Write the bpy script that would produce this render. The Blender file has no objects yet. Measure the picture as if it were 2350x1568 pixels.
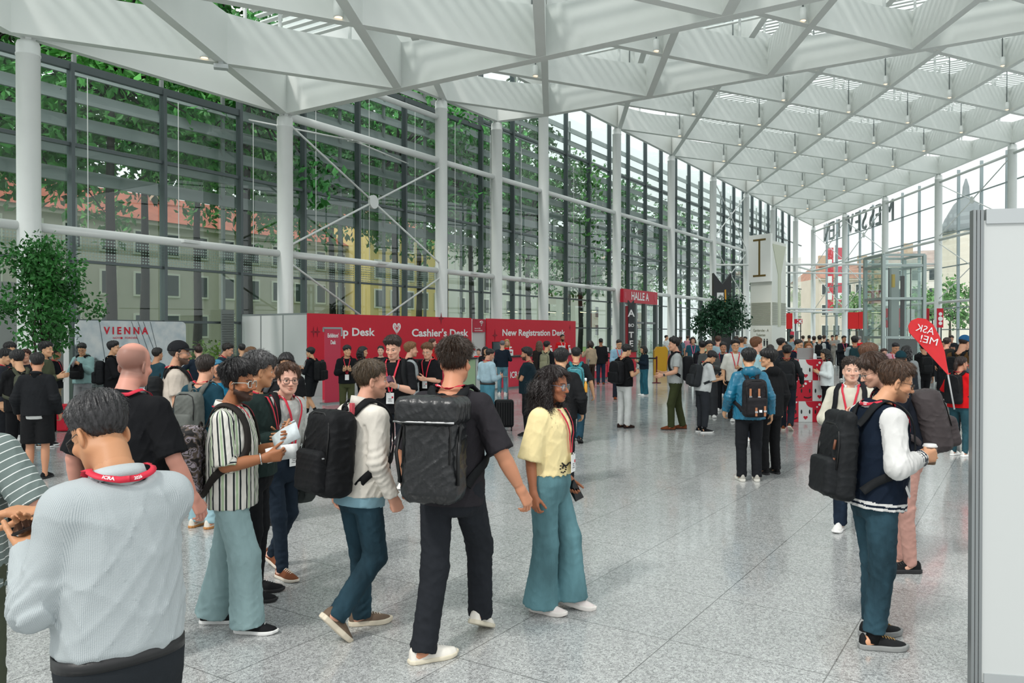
import bpy, bmesh, math, random, os
import numpy as np
from mathutils import Vector, Matrix
S = bpy.context.scene
COL = S.collection
# ------------------------------------------------------------------ camera
F, CXP, HOR, EYE = 1828.0, 1175.0, 768.0, 1.83       # focal length in pixels of the 2350 px frame, horizon row, eye height
cam_d = bpy.data.cameras.new('camera'); cam_d.sensor_width = 36; cam_d.lens = F/2350*36
cam_d.clip_start = .05; cam_d.clip_end = 600
cam = bpy.data.objects.new('camera', cam_d); COL.objects.link(cam)
cam.location = (0, 0, EYE); cam.rotation_euler = (math.pi/2-math.atan((784-HOR)/F), 0, 0)
S.camera = cam
# ------------------------------------------------------------------ sky, sun, exposure
S.view_settings.view_transform = 'Standard'; S.view_settings.look = 'None'
S.view_settings.gamma = 1; S.view_settings.use_curve_mapping = False
S.view_settings.exposure = 0.24
W = bpy.data.worlds.new('sky'); S.world = W; W.use_nodes = True
nt = W.node_tree; nt.nodes.clear()
_o = nt.nodes.new('ShaderNodeOutputWorld'); _b = nt.nodes.new('ShaderNodeBackground')
_g = nt.nodes.new('ShaderNodeTexCoord'); _s = nt.nodes.new('ShaderNodeSeparateXYZ'); _r = nt.nodes.new('ShaderNodeValToRGB')
nt.links.new(_g.outputs['Generated'], _s.inputs[0]); nt.links.new(_s.outputs[2], _r.inputs[0])
_n = nt.nodes.new('ShaderNodeTexNoise'); _n.inputs['Scale'].default_value = 3; _n.inputs['Detail'].default_value = 4
nt.links.new(_g.outputs['Generated'], _n.inputs['Vector'])
_r.color_ramp.elements[0].color = (.72, .735, .73, 1); _r.color_ramp.elements[1].color = (.94, .97, .97, 1)
_r.color_ramp.elements[0].position = 0.0; _r.color_ramp.elements[1].position = .5
_m = nt.nodes.new('ShaderNodeMixRGB'); _m.blend_type = 'MULTIPLY'; _m.inputs[0].default_value = .35
nt.links.new(_r.outputs[0], _m.inputs[1]); nt.links.new(_n.outputs[0], _m.inputs[2])
nt.links.new(_m.outputs[0], _b.inputs[0]); _b.inputs[1].default_value = 1.55
nt.links.new(_b.outputs[0], _o.inputs[0])
sun_d = bpy.data.lights.new('sun', 'SUN'); sun_d.energy = 1.5; sun_d.angle = math.radians(7); sun_d.color = (1, .97, .92)
sun = bpy.data.objects.new('sun', sun_d); COL.objects.link(sun)
sun.rotation_euler = (math.radians(30), math.radians(-26), 0)
DEV = os.environ.get('DEV', '')
# ------------------------------------------------------------------ helpers
def at(px, py, Y): return np.array([(px-CXP)/F*Y, Y, EYE+(HOR-py)/F*Y])
def gy(py): return F*EYE/(py-HOR)                      # depth of a floor point seen at row py
def lin(h):
    h = h.lstrip('#'); c = [int(h[i:i+2], 16)/255 for i in (0, 2, 4)]
    return tuple(x/12.92 if x <= .04045 else ((x+.055)/1.055)**2.4 for x in c)
MATS = {}
def nodes(m):
    m.use_nodes = True; return m.node_tree, m.node_tree.nodes['Principled BSDF']
def mat(name, col, rough=.6, metal=0, spec=.5, bump=0, bscale=200, var=0, vscale=6, emit=0, coat=0, stretch=(1, 1, 1), sheen=0):
    """plain procedural material: base colour with a little cloudy variation and a fine bump"""
    if name in MATS: return MATS[name]
    m = bpy.data.materials.new(name); t, p = nodes(m)
    c = lin(col) if isinstance(col, str) else col
    p.inputs['Base Color'].default_value = (*c, 1); p.inputs['Roughness'].default_value = rough
    p.inputs['Metallic'].default_value = metal; p.inputs['Specular IOR Level'].default_value = spec
    if coat: p.inputs['Coat Weight'].default_value = coat; p.inputs['Coat Roughness'].default_value = .1
    if sheen: p.inputs['Sheen Weight'].default_value = sheen
    if emit:
        p.inputs['Emission Color'].default_value = (*c, 1); p.inputs['Emission Strength'].default_value = emit
    if bump or var:
        tc = t.nodes.new('ShaderNodeTexCoord'); mp = t.nodes.new('ShaderNodeMapping'); mp.inputs['Scale'].default_value = stretch
        t.links.new(tc.outputs['Object'], mp.inputs['Vector'])
    if var:
        n = t.nodes.new('ShaderNodeTexNoise'); n.inputs['Scale'].default_value = vscale; n.inputs['Detail'].default_value = 5
        t.links.new(mp.outputs[0], n.inputs['Vector'])
        r = t.nodes.new('ShaderNodeValToRGB')
        r.color_ramp.elements[0].position = .3; r.color_ramp.elements[1].position = .7
        r.color_ramp.elements[0].color = (*[max(0, x*(1-var)) for x in c], 1); r.color_ramp.elements[1].color = (*[min(1, x*(1+var)) for x in c], 1)
        t.links.new(n.outputs[0], r.inputs[0]); t.links.new(r.outputs[0], p.inputs['Base Color'])
    if bump:
        n = t.nodes.new('ShaderNodeTexNoise'); n.inputs['Scale'].default_value = bscale; n.inputs['Detail'].default_value = 3
        t.links.new(mp.outputs[0], n.inputs['Vector'])
        b = t.nodes.new('ShaderNodeBump'); b.inputs['Strength'].default_value = bump; b.inputs['Distance'].default_value = .004
        t.links.new(n.outputs[0], b.inputs['Height']); t.links.new(b.outputs[0], p.inputs['Normal'])
    MATS[name] = m; return m
def cloth(col, var=.12, rough=.85, bump=.22, name=None, bscale=260, stretch=(1, 1, 1), spec=.16):
    return mat(name or f'cloth {col} {var} {rough} {bump}', col, rough, 0, spec, bump, bscale, var, 9, stretch=stretch)
def denim(col, fade=.35): return mat(f'denim {col} {fade}', col, .85, 0, .16, .3, 320, fade, 8, stretch=(1, 1, .4))
def attr_mat(name, rough=.5, spec=.4, bump=.15, bscale=300):
    if name in MATS: return MATS[name]
    m = bpy.data.materials.new(name); t, p = nodes(m)
    a = t.nodes.new('ShaderNodeAttribute'); a.attribute_name = 'tint'; t.links.new(a.outputs['Color'], p.inputs['Base Color'])
    p.inputs['Roughness'].default_value = rough; p.inputs['Specular IOR Level'].default_value = spec
    if bump:
        tc = t.nodes.new('ShaderNodeTexCoord'); n = t.nodes.new('ShaderNodeTexNoise'); n.inputs['Scale'].default_value = bscale
        t.links.new(tc.outputs['Object'], n.inputs['Vector'])
        b = t.nodes.new('ShaderNodeBump'); b.inputs['Strength'].default_value = bump; b.inputs['Distance'].default_value = .002
        t.links.new(n.outputs[0], b.inputs['Height']); t.links.new(b.outputs[0], p.inputs['Normal'])
    MATS[name] = m; return m
def glass(name, tint=(.86, .93, .92), refl=1.0):
    if name in MATS: return MATS[name]
    m = bpy.data.materials.new(name); m.use_nodes = True; t = m.node_tree; t.nodes.clear()
    o = t.nodes.new('ShaderNodeOutputMaterial'); mx = t.nodes.new('ShaderNodeMixShader')
    tr = t.nodes.new('ShaderNodeBsdfTransparent'); tr.inputs[0].default_value = (*tint, 1)
    gl = t.nodes.new('ShaderNodeBsdfGlossy'); gl.inputs['Roughness'].default_value = .0; gl.inputs[0].default_value = (.95, 1, 1, 1)
    fr = t.nodes.new('ShaderNodeFresnel'); fr.inputs[0].default_value = 1.5
    mu = t.nodes.new('ShaderNodeMath'); mu.operation = 'MULTIPLY'; mu.inputs[1].default_value = refl; mu.use_clamp = True
    t.links.new(fr.outputs[0], mu.inputs[0]); t.links.new(mu.outputs[0], mx.inputs[0])
    t.links.new(tr.outputs[0], mx.inputs[1]); t.links.new(gl.outputs[0], mx.inputs[2]); t.links.new(mx.outputs[0], o.inputs[0])
    MATS[name] = m; return m
def tag(o, label=None, cat=None, group=None, kind=None):
    if label: o['label'] = label
    if cat: o['category'] = cat
    if group: o['group'] = group
    if kind: o['kind'] = kind
    return o
def empty(name, loc=(0, 0, 0), rz=0):
    o = bpy.data.objects.new(name, None); COL.objects.link(o); o.empty_display_size = .1
    o.location = loc; o.rotation_euler = (0, 0, rz); return o
def nrm(v): v = np.asarray(v, float); return v/(np.linalg.norm(v)+1e-12)
class MB:
    """collects shapes and links them as one mesh object"""
    def __init__(s): s.v, s.f, s.m, s.sm, s.k = [], [], [], [], 0
    def add(s, v, f, smooth=False):
        o = len(s.v); s.v += [tuple(map(float, x)) for x in v]
        for q in f: s.f.append([i+o for i in q]); s.m.append(s.k); s.sm.append(smooth)
        return s
    def frame(s, c, sx, sy, sz, X, Y, Z):
        c = np.asarray(c, float); X, Y, Z = [np.asarray(a, float) for a in (X, Y, Z)]
        v = [c+X*sx*i/2+Y*sy*j/2+Z*sz*k/2 for i in (-1, 1) for j in (-1, 1) for k in (-1, 1)]
        return s.add(v, [(0, 1, 3, 2), (4, 6, 7, 5), (0, 4, 5, 1), (2, 3, 7, 6), (0, 2, 6, 4), (1, 5, 7, 3)])
    def box(s, c, size, rz=0):
        ca, sa = math.cos(rz), math.sin(rz)
        return s.frame(c, *size, (ca, sa, 0), (-sa, ca, 0), (0, 0, 1))
    def bar(s, a, b, w, h, up=(0, 0, 1)):
        a, b = np.asarray(a, float), np.asarray(b, float); d = b-a; L = np.linalg.norm(d); Y = d/L
        X = nrm(np.cross(Y, up)); Z = np.cross(X, Y); return s.frame((a+b)/2, w, L, h, X, Y, Z)
    def tube(s, pts, r, n=10, cap=True, up=(0, 0, 1), flat=1):
        pts = [np.asarray(p, float) for p in pts]; rs = r if hasattr(r, '__len__') else [r]*len(pts)
        v, f = [], []
        for i, p in enumerate(pts):
            d = nrm(pts[min(i+1, len(pts)-1)]-pts[max(i-1, 0)])
            u = np.asarray(up, float)
            if abs(d@u) > .95: u = np.array([1., 0, 0]) if abs(d[0]) < .9 else np.array([0, 1., 0])
            X = nrm(np.cross(d, u)); Z = np.cross(X, d)
            for k in range(n):
                a = 2*math.pi*k/n; v.append(p+rs[i]*(math.cos(a)*X+math.sin(a)*Z*flat))
        for i in range(len(pts)-1):
            for k in range(n):
                k2 = (k+1) % n; f.append((i*n+k, i*n+k2, (i+1)*n+k2, (i+1)*n+k))
        if cap: f.append(tuple(range(n-1, -1, -1))); f.append(tuple((len(pts)-1)*n+k for k in range(n)))
        return s.add(v, f, True)
    def prism(s, poly, o, X, Y, N, th):
        """outline poly in the X,Y plane at o, extruded by th along N"""
        o, X, Y, N = [np.asarray(a, float) for a in (o, X, Y, N)]; n = len(poly)
        v = [o+X*p[0]+Y*p[1]-N*th/2 for p in poly]+[o+X*p[0]+Y*p[1]+N*th/2 for p in poly]
        f = [tuple(range(n-1, -1, -1)), tuple(range(n, 2*n))]+[(i, (i+1) % n, n+(i+1) % n, n+i) for i in range(n)]
        return s.add(v, f)
    def lathe(s, prof, c, n=24):
        c = np.asarray(c, float); v, f = [], []
        for r, z in prof:
            for k in range(n): a = 2*math.pi*k/n; v.append(c+np.array([r*math.cos(a), r*math.sin(a), z]))
        for i in range(len(prof)-1):
            for k in range(n): k2 = (k+1) % n; f.append((i*n+k, i*n+k2, (i+1)*n+k2, (i+1)*n+k))
        f.append(tuple(range(n-1, -1, -1))); f.append(tuple((len(prof)-1)*n+k for k in range(n)))
        return s.add(v, f, True)
    def text(s, txt, o, X, Y, size, align='CENTER', bold=0, depth=.004, width=None):
        v, f = text_geo(txt, size, align, bold)
        if width:
            x0, x1 = v[:, 0].min(), v[:, 0].max(); v = v.copy(); v[:, 0] *= width/(x1-x0)
        o, X, Y = [np.asarray(a, float) for a in (o, X, Y)]; N = np.cross(X, Y)
        return s.add([o+X*p[0]+Y*p[1]+N*depth for p in v], f)
    def build(s, name, mats, parent=None, bevel=0, recenter=False):
        me = bpy.data.meshes.new(name); off = np.zeros(3)
        V = np.array(s.v, float)
        if recenter: off = np.array([V[:, 0].mean(), V[:, 1].mean(), V[:, 2].min()]); V = V-off
        me.from_pydata(V.tolist(), [], s.f)
        for m in (mats if isinstance(mats, (list, tuple)) else [mats]): me.materials.append(m)
        me.polygons.foreach_set('material_index', s.m); me.polygons.foreach_set('use_smooth', s.sm); me.update()
        o = bpy.data.objects.new(name, me); COL.objects.link(o); o.location = off
        if parent: o.parent = parent
        if bevel:
            b = o.modifiers.new('bevel', 'BEVEL'); b.width = bevel; b.segments = 2; b.limit_method = 'ANGLE'
        return o
_TX = {}
def text_geo(txt, size, align='CENTER', bold=0):
    k = (txt, size, align, bold)
    if k not in _TX:
        c = bpy.data.curves.new('lettering', 'FONT'); c.body = txt; c.size = size; c.align_x = align; c.align_y = 'CENTER'
        c.offset = bold*size; c.resolution_u = 3
        o = bpy.data.objects.new('lettering', c); COL.objects.link(o)
        me = bpy.data.meshes.new_from_object(o); bm = bmesh.new(); bm.from_mesh(me); bmesh.ops.remove_doubles(bm, verts=bm.verts, dist=size*.002); bmesh.ops.triangulate(bm, faces=bm.faces, ngon_method='EAR_CLIP'); bm.to_mesh(me); bm.free()
        v = np.array([p.co[:] for p in me.vertices]).reshape(-1, 3); f = [list(p.vertices) for p in me.polygons]
        bpy.data.objects.remove(o); bpy.data.meshes.remove(me); bpy.data.curves.remove(c); _TX[k] = (v, f)
    return _TX[k]
def np_mesh(name, V, Fq, mats, smooth=True, attrs=None, mi=None):
    """numpy quads/tris to a mesh"""
    me = bpy.data.meshes.new(name); V = np.asarray(V, np.float32); Fq = np.asarray(Fq, np.int32); n = Fq.shape[1]
    me.vertices.add(len(V)); me.vertices.foreach_set('co', V.ravel())
    me.loops.add(Fq.size); me.loops.foreach_set('vertex_index', Fq.ravel())
    me.polygons.add(len(Fq)); me.polygons.foreach_set('loop_start', np.arange(0, Fq.size, n, dtype=np.int32))
    for m in (mats if isinstance(mats, (list, tuple)) else [mats]): me.materials.append(m)
    if mi is not None: me.polygons.foreach_set('material_index', np.asarray(mi, np.int32))
    me.polygons.foreach_set('use_smooth', np.full(len(Fq), smooth)); me.update(calc_edges=True)
    for k, a in (attrs or {}).items():
        if a.shape[1] == 4: at_ = me.color_attributes.new(k, 'FLOAT_COLOR', 'POINT'); at_.data.foreach_set('color', a.astype(np.float32).ravel())
        else: at_ = me.attributes.new(k, 'FLOAT_VECTOR', 'POINT'); at_.data.foreach_set('vector', a.astype(np.float32).ravel())
    return me
def link(name, me, parent=None):
    o = bpy.data.objects.new(name, me); COL.objects.link(o)
    if parent: o.parent = parent
    return o
WHITE = mat('white paint', '#dfe3e1', .45, var=.02, vscale=2)
STEEL = mat('grey aluminium', '#7c8384', .45, .4)
DKGREY = mat('dark grey plastic', '#2b2d2f', .5)
BLACK = mat('black plastic', '#101112', .45)
RED = mat('red print', '#c8102e', .6, var=.03)
REDL = mat('red fabric light', '#d0354a', .7)
WPRINT = mat('white print', '#f0f0f0', .6)
CHROME = mat('chrome', '#c8c8c8', .2, 1)
# ------------------------------------------------------------------ the hall: plan of columns and roof lattice
TH = math.radians(33); CW = 23.06; CG = 25.17
wd = np.array([math.sin(TH), math.cos(TH), 0]); wn = np.array([math.cos(TH), -math.sin(TH), 0])   # along the left wall, and into the hall
dA = np.array([math.sin(TH-math.pi/6), math.cos(TH-math.pi/6), 0]); dB = np.array([math.sin(TH+math.pi/6), math.cos(TH+math.pi/6), 0])
C0 = np.array([-11.0, 18.5, 0]); L = 7.98; AL = L/math.sqrt(3)
def onwall(px, c=CW, z=0):
    Y = F*c/(2362.1-px); return np.array([Y*.6494-c, Y, z])
_Y0 = F*CW*.4275e-3; N0 = np.array([_Y0*.6494-CW, _Y0, 0])
def node(i, j): return N0+AL*(i*dA+j*dB)
Z1, Z2, Z3, BH = 8.62, 11.02, 13.35, 1.15
FLOORM = bpy.data.materials.new('polished terrazzo'); t, p = nodes(FLOORM)
tc = t.nodes.new('ShaderNodeTexCoord'); mp = t.nodes.new('ShaderNodeMapping'); mp.inputs['Rotation'].default_value = (0, 0, TH)
t.links.new(tc.outputs['Object'], mp.inputs['Vector'])
def tnoise(scale, det=2, src=None):
    n = t.nodes.new('ShaderNodeTexNoise'); n.inputs['Scale'].default_value = scale; n.inputs['Detail'].default_value = det
    t.links.new((src or tc.outputs['Object']), n.inputs['Vector']); return n
def ramp(n, a, b, ca, cb):
    r = t.nodes.new('ShaderNodeValToRGB'); r.color_ramp.elements[0].position = a; r.color_ramp.elements[1].position = b
    r.color_ramp.elements[0].color = (*ca, 1); r.color_ramp.elements[1].color = (*cb, 1); t.links.new(n, r.inputs[0]); return r
vo = t.nodes.new('ShaderNodeTexVoronoi'); vo.inputs['Scale'].default_value = 75; t.links.new(tc.outputs['Object'], vo.inputs['Vector'])
sp = ramp(vo.outputs['Color'], .1, .9, (.15, .155, .155), (.68, .70, .69))
n2 = tnoise(140, 3); sp2 = ramp(n2.outputs[0], .42, .6, (.20, .205, .205), (.68, .69, .685))
mx = t.nodes.new('ShaderNodeMixRGB'); mx.inputs[0].default_value = .5; t.links.new(sp.outputs[0], mx.inputs[1]); t.links.new(sp2.outputs[0], mx.inputs[2])
n3 = tnoise(.8, 3); bl = ramp(n3.outputs[0], .3, .7, (.86, .87, .87), (1, 1, 1))
m2 = t.nodes.new('ShaderNodeMixRGB'); m2.blend_type = 'MULTIPLY'; m2.inputs[0].default_value = 1
t.links.new(mx.outputs[0], m2.inputs[1]); t.links.new(bl.outputs[0], m2.inputs[2])
br = t.nodes.new('ShaderNodeTexBrick'); br.inputs['Scale'].default_value = 1; br.inputs['Brick Width'].default_value = .9; br.inputs['Row Height'].default_value = .9
br.inputs['Mortar Size'].default_value = .0035; br.inputs['Color1'].default_value = (1, 1, 1, 1); br.inputs['Color2'].default_value = (.93, .94, .94, 1)
br.inputs['Mortar'].default_value = (.38, .38, .38, 1); br.offset = 0
t.links.new(mp.outputs[0], br.inputs['Vector'])
m3 = t.nodes.new('ShaderNodeMixRGB'); m3.blend_type = 'MULTIPLY'; m3.inputs[0].default_value = 1
t.links.new(m2.outputs[0], m3.inputs[1]); t.links.new(br.outputs['Color'], m3.inputs[2]); t.links.new(m3.outputs[0], p.inputs['Base Color'])
n4 = tnoise(5, 4); rr = ramp(n4.outputs[0], .3, .7, (.13, .13, .13), (.24, .24, .24)); t.links.new(rr.outputs[0], p.inputs['Roughness'])
p.inputs['Specular IOR Level'].default_value = .6; p.inputs['Coat Weight'].default_value = .25; p.inputs['Coat Roughness'].default_value = .06
k = MB(); k.add([(-45, -6, 0), (60, -6, 0), (60, 100, 0), (-45, 100, 0)], [(0, 1, 2, 3)])
floor = k.build('floor', FLOORM); floor['kind'] = 'structure'
# grass verge and street outside
LAWN = mat('lawn', '#5d7a3a', .95, bump=.6, bscale=40, var=.4, vscale=2)
k = MB()
for (a, b) in ((.2, 70),):
    p0 = onwall(-1200, CG+.3); p1 = p0+wd*140; k.add([p0-wd*40+(0, 0, -.02), p1+(0, 0, -.02), p1-wn*b, p0-wd*40-wn*b], [(0, 1, 2, 3)])
for q in range(len(k.v)): k.v[q] = (k.v[q][0], k.v[q][1], .02)
tag(k.build('ground', LAWN), kind='structure')
# ---- columns
def column(p, top, r=.25, lab=None):
    k = MB(); k.lathe([(r+.03, 0), (r+.03, .06), (r, .07), (r, top-.35), (r+.012, top-.34), (r+.012, top-.3), (r, top-.29), (r, top-.1), (r*.9, top-.02), (r*.55, top)], p, 28)
    k.box((p[0], p[1], top+.14), (.12, .3, .35), TH); k.box((p[0], p[1], top+.14), (.3, .12, .35), TH)
    o = k.build('column', WHITE, recenter=True); o['kind'] = 'structure'; return o
COLPX = {0: 68, 1: 655, 2: 1013, 2.5: 1140, 3: 1247, 4: 1415, 5: 1540, 6: 1636, 7: 1712, 8: 1773, 9: 1825, 10: 1864}
CP = {n: onwall(x) for n, x in COLPX.items()}; CP[-1] = CP[0]-wd*L
for n, p_ in CP.items():
    if n == 10: p_ = node(10, 10)
    column(p_, Z1-.05 if n <= 1 else (Z2-.05 if n <= 2.5 else Z3-.05), .25 if n < 1 else .24)
RP = [node(10-2*k_, 10) for k_ in range(0, 7)]
for p_ in RP[1:]: column(p_, Z3-.05, .25)
# ---- roof beams (each line of the lattice is one long beam)
def zlev(s): return Z1 if s < 2 else (Z2 if s < 5 else Z3)
def inside(i, j): return i <= j <= 10 and node(i, j)[1] > 4 and node(i, j)[0] < 33
def plate(k, a, b, z, th=.24, H=BH, arch=.16):
    a, b = np.array(a, float), np.array(b, float); d = b-a; Ln = np.linalg.norm(d); X = d/Ln; N = np.cross(X, (0, 0, 1))
    n = 8; top = [(Ln*(1-q/n), H+.12-arch*math.sin(math.pi*q/n)) for q in range(n+1)]
    k.prism([(0, 0), (Ln, 0)]+top, a*[1, 1, 0]+[0, 0, z], X, (0, 0, 1), N, th)
BEAMM = mat('white roof beam paint', '#e3e7e4', .5, var=.02, vscale=1.2)
nb = 0
for fam in 'AB':
    for q in range(-14, 11):
        segs = {}
        for w_ in range(-16, 12):
            i, j = (w_, q) if fam == 'A' else (q, w_)
            i2, j2 = (i+1, j) if fam == 'A' else (i, j+1)
            if inside(i, j) and inside(i2, j2): segs.setdefault(zlev(i+j), []).append((node(i, j), node(i2, j2)))
        for z, ss in segs.items():
            k = MB()
            for a, b in ss: plate(k, a, b, z+(0 if fam == 'A' else .006))
            tag(k.build('ceiling_beam', BEAMM), kind='structure')
for s_, z in ((2, Z1), (5, Z2)):
    k = MB(); a = CP[1] if s_ == 2 else CP[2.5]
    i, j = (1, 1) if s_ == 2 else (2, 3)
    z -= .006
    if s_ == 5: plate(k, a, node(2, 3), z, .3)
    while j+1 <= 10 and inside(i-1, j+1): plate(k, node(i, j), node(i-1, j+1), z, .3); i -= 1; j += 1
    tag(k.build('ceiling_beam', BEAMM), kind='structure')
edge = [(-1, 0, Z1), (0, 1, Z1), (1, 2, Z2), (2, 2.5, Z2)]+[(2.5, 3, Z3)]+[(n, n+1, Z3) for n in range(3, 10)]
for a, b, z in edge:
    k = MB(); plate(k, CP[a], CP[b], z+.012, .2, arch=0); tag(k.build('ceiling_beam', BEAMM), kind='structure')
# ---- roof skin: glass with white louvre slats on short posts
RG = glass('roof glass', (.93, .97, .97), .6)
SLAT = mat('white roof slat', '#e8ebe9', .5)
def region(z, smin, smax):
    tri = []
    for i in range(-14, 11):
        for j in range(-6, 11):
            if smin <= i+j and i+j+1 <= smax and inside(i, j) and inside(i+1, j) and inside(i, j+1): tri.append((node(i, j), node(i+1, j), node(i, j+1)))
            if smin <= i+j-1 and i+j <= smax and inside(i, j) and inside(i-1, j) and inside(i, j-1): tri.append((node(i, j), node(i-1, j), node(i, j-1)))
    return tri
for z, a, b in ((Z1, -12, 2), (Z2, 2, 5), (Z3, 5, 20)):
    zs = z+BH+.95; k = MB(); sl = MB(); po = MB()
    for tr in region(z, a, b):
        T = [q*[1, 1, 0]+[0, 0, zs+.12] for q in tr]; k.add(T, [(0, 1, 2)])
        q0 = np.array(tr); cen = q0.mean(0); u = wn*1.0; vv = wd
        ds = (q0-cen)@vv; 
        for s_ in np.arange(math.ceil(ds.min()/.36+1e-6)*.36, ds.max(), .36):
            xs = []
            for e in range(3):
                p0, p1, d0, d1 = q0[e], q0[(e+1) % 3], ds[e], ds[(e+1) % 3]
                if (d0-s_)*(d1-s_) < 0: xs.append(p0+(p1-p0)*(s_-d0)/(d1-d0))
            if len(xs) == 2 and np.linalg.norm(xs[0]-xs[1]) > .3:
                sl.bar(xs[0]*[1, 1, 0]+[0, 0, zs], xs[1]*[1, 1, 0]+[0, 0, zs], .17, .04)
    tag(k.build('ceiling', RG), kind='structure')
    tag(sl.build('ceiling', SLAT), kind='structure')
    for i in range(-14, 11):
        for j in range(-6, 11):
            for (di, dj) in ((1, 0), (0, 1)):
                if inside(i, j) and inside(i+di, j+dj) and a <= i+j < b:
                    n0, n1 = node(i, j), node(i+di, j+dj)
                    for w_ in (.3, .7):
                        q = n0+(n1-n0)*w_; po.tube([q+[0, 0, z+BH-.1], q+[0, 0, zs]], .05, 6, False)
    tag(po.build('ceiling', WHITE), kind='structure')
# ---- left glass wall: one window per mullion bay
MULL = mat('window mullion', '#5d6668', .4, .5); GL = glass('window glass', (.80, .90, .88), 1.6)
FRIT = mat('dotted frit', '#cfd6d4', .6)
pitch = L/3; m0 = onwall(165, CG); win = 0
TRZ = [.06, 2.2, 3.77, 6.82, 9.25, 11.6]
for q in range(-6, 30):
    a = m0+wd*pitch*q; b = a+wd*pitch; u_ = (a-CP[0])@wd/L
    top = Z1 if u_ < .75 else (Z2 if u_ < 2.3 else Z3)
    if u_ > 10.0: break
    if u_ > 2.3: top += 1.2
    win += 1; k = MB()
    k.bar(a*[1, 1, 0]+[0, 0, 0], a*[1, 1, 0]+[0, 0, top+.3], .24, .09, wd)
    for z in TRZ:
        if z < top: k.bar(a+[0, 0, z], b+[0, 0, z], .10, .09 if z > 4 else .075)
    k.bar(a+[0, 0, top+.25], b+[0, 0, top+.25], .14, .2)
    o = tag(k.build(f'window_{win}', MULL), kind='structure')
    g = MB(); e = wn*-.04; g.add([a+e+[0, 0, .05], b+e+[0, 0, .05], b+e+[0, 0, top+.2], a+e+[0, 0, top+.2]], [(0, 1, 2, 3)])
    g.build('pane', GL, o)
    fr = MB(); rng = random.Random(q)
    if a[1] < 34:
        for r_ in range(7):
            for c_ in range(30):
                d = a+wd*(.1+c_*(pitch-.2)/29)-wn*.05+[0, 0, 3.86+r_*.085]
                fr.frame(d, .045, .004, .045, wd, wn, (0, 0, 1))
        fr.build('frit_band', FRIT, o)
# sun blades outside the glass, each bay its own set
BLADE = mat('sun blade', '#8b9190', .6, var=.1, vscale=1)
for n in range(-1, 10):
    a = CP[n if n != 2.5 else 2]-wn*3.0; k = MB(); top = Z1+1 if n < 1 else (Z2+1 if n < 2 else Z3+.8)
    for z in np.arange(6.25, top, .74):
        c = a+wd*L/2+[0, 0, z]; k.frame(c, .5, L, .035, nrm(wn*.55+np.array([0, 0, -.85])), wd, nrm(wn*.85+np.array([0, 0, .55])))
    for w_ in (0, .333, .667): k.bar(a+wd*L*w_+[0, 0, 0], a+wd*L*w_+[0, 0, top], .1, .1, wd)
    tag(k.build('trim_%d' % (n+2), BLADE), kind='structure')
# ---- rails and cross bracing between the columns
ns = sorted(n for n in CP if n <= 10)
R1, R2 = 4.33, 8.62
for a, b in zip(ns, ns[1:]):
    k = MB(); pa, pb = CP[a]-wn*.05, CP[b]-wn*.05; rr_ = .11
    k.tube([pa+[0, 0, R1], pb+[0, 0, R1]], rr_, 12); up = a >= 1
    if up: k.tube([pa+[0, 0, R2], pb+[0, 0, R2]], .13 if a == 1 else .11, 12)
    if a == 1: k.tube([pa-wn*.0+[0, 0, 10.3], pb+[0, 0, 10.3]], .1, 12)
    w_ = .55; q = pa+(pb-pa)*w_+wn*.1+[0, 0, R1+.03]
    k.frame(q, .5, .28, .07, wd, wn, (0, 0, 1))
    tag(k.build('trim_%d' % (40+int(a*2)), WHITE), kind='structure')
def xbrace(pa, pb, z0, z1, name, r=.035):
    k = MB(); a0, a1, b0, b1 = pa+[0, 0, z0], pa+[0, 0, z1], pb+[0, 0, z0], pb+[0, 0, z1]; c = (a0+b1)/2
    for e in (a0, a1, b0, b1): k.tube([e, e+(c-e)*.08, c], [r*1.8, r, r], 8)
    u = nrm(pb-pa); N = np.cross(u, (0, 0, 1))
    k.prism([(.22*math.cos(t_), .24*math.sin(t_)) for t_ in np.linspace(0, 6.283, 20)[:-1]], c, u, (0, 0, 1), N, .09)
    tag(k.build(name, WHITE), kind='structure')
xbrace(CP[1]+wn*.05, CP[2]+wn*.05, R1+.2, R2-.2, 'trim_60'); xbrace(CP[1]+wn*.05, CP[2]+wn*.05, .2, R1-.2, 'trim_61')
xbrace(CP[6], CP[7], R1+.2, R2-.2, 'trim_62', .04); xbrace(CP[6], CP[7], R2+.2, Z3-.2, 'trim_63', .04)
k = MB(); c_ = (CP[1]+CP[2])/2-wn*.9+[0, 0, R2+.12]
for e in (CP[1]+[0, 0, R2+.1], CP[2]+[0, 0, R2+.1], CP[1]-wn*1.7+[0, 0, R2+.1], CP[2]-wn*1.7+[0, 0, R2+.1]): k.tube([e, c_], .03, 8)
k.frame(c_, .3, .3, .06, wd, wn, (0, 0, 1)); tag(k.build('trim_64', WHITE), kind='structure')
# hanging cables by the near windows
k = MB()
for q in range(-1, 12):
    a = m0+wd*pitch*q+wn*.35+wd*.25; k.tube([a+[0, 0, R1+.1], a+[0, 0, (Z1 if q < 3 else Z2)-.05]], .012, 5, False)
tag(k.build('trim_65', WHITE), kind='structure')
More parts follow.
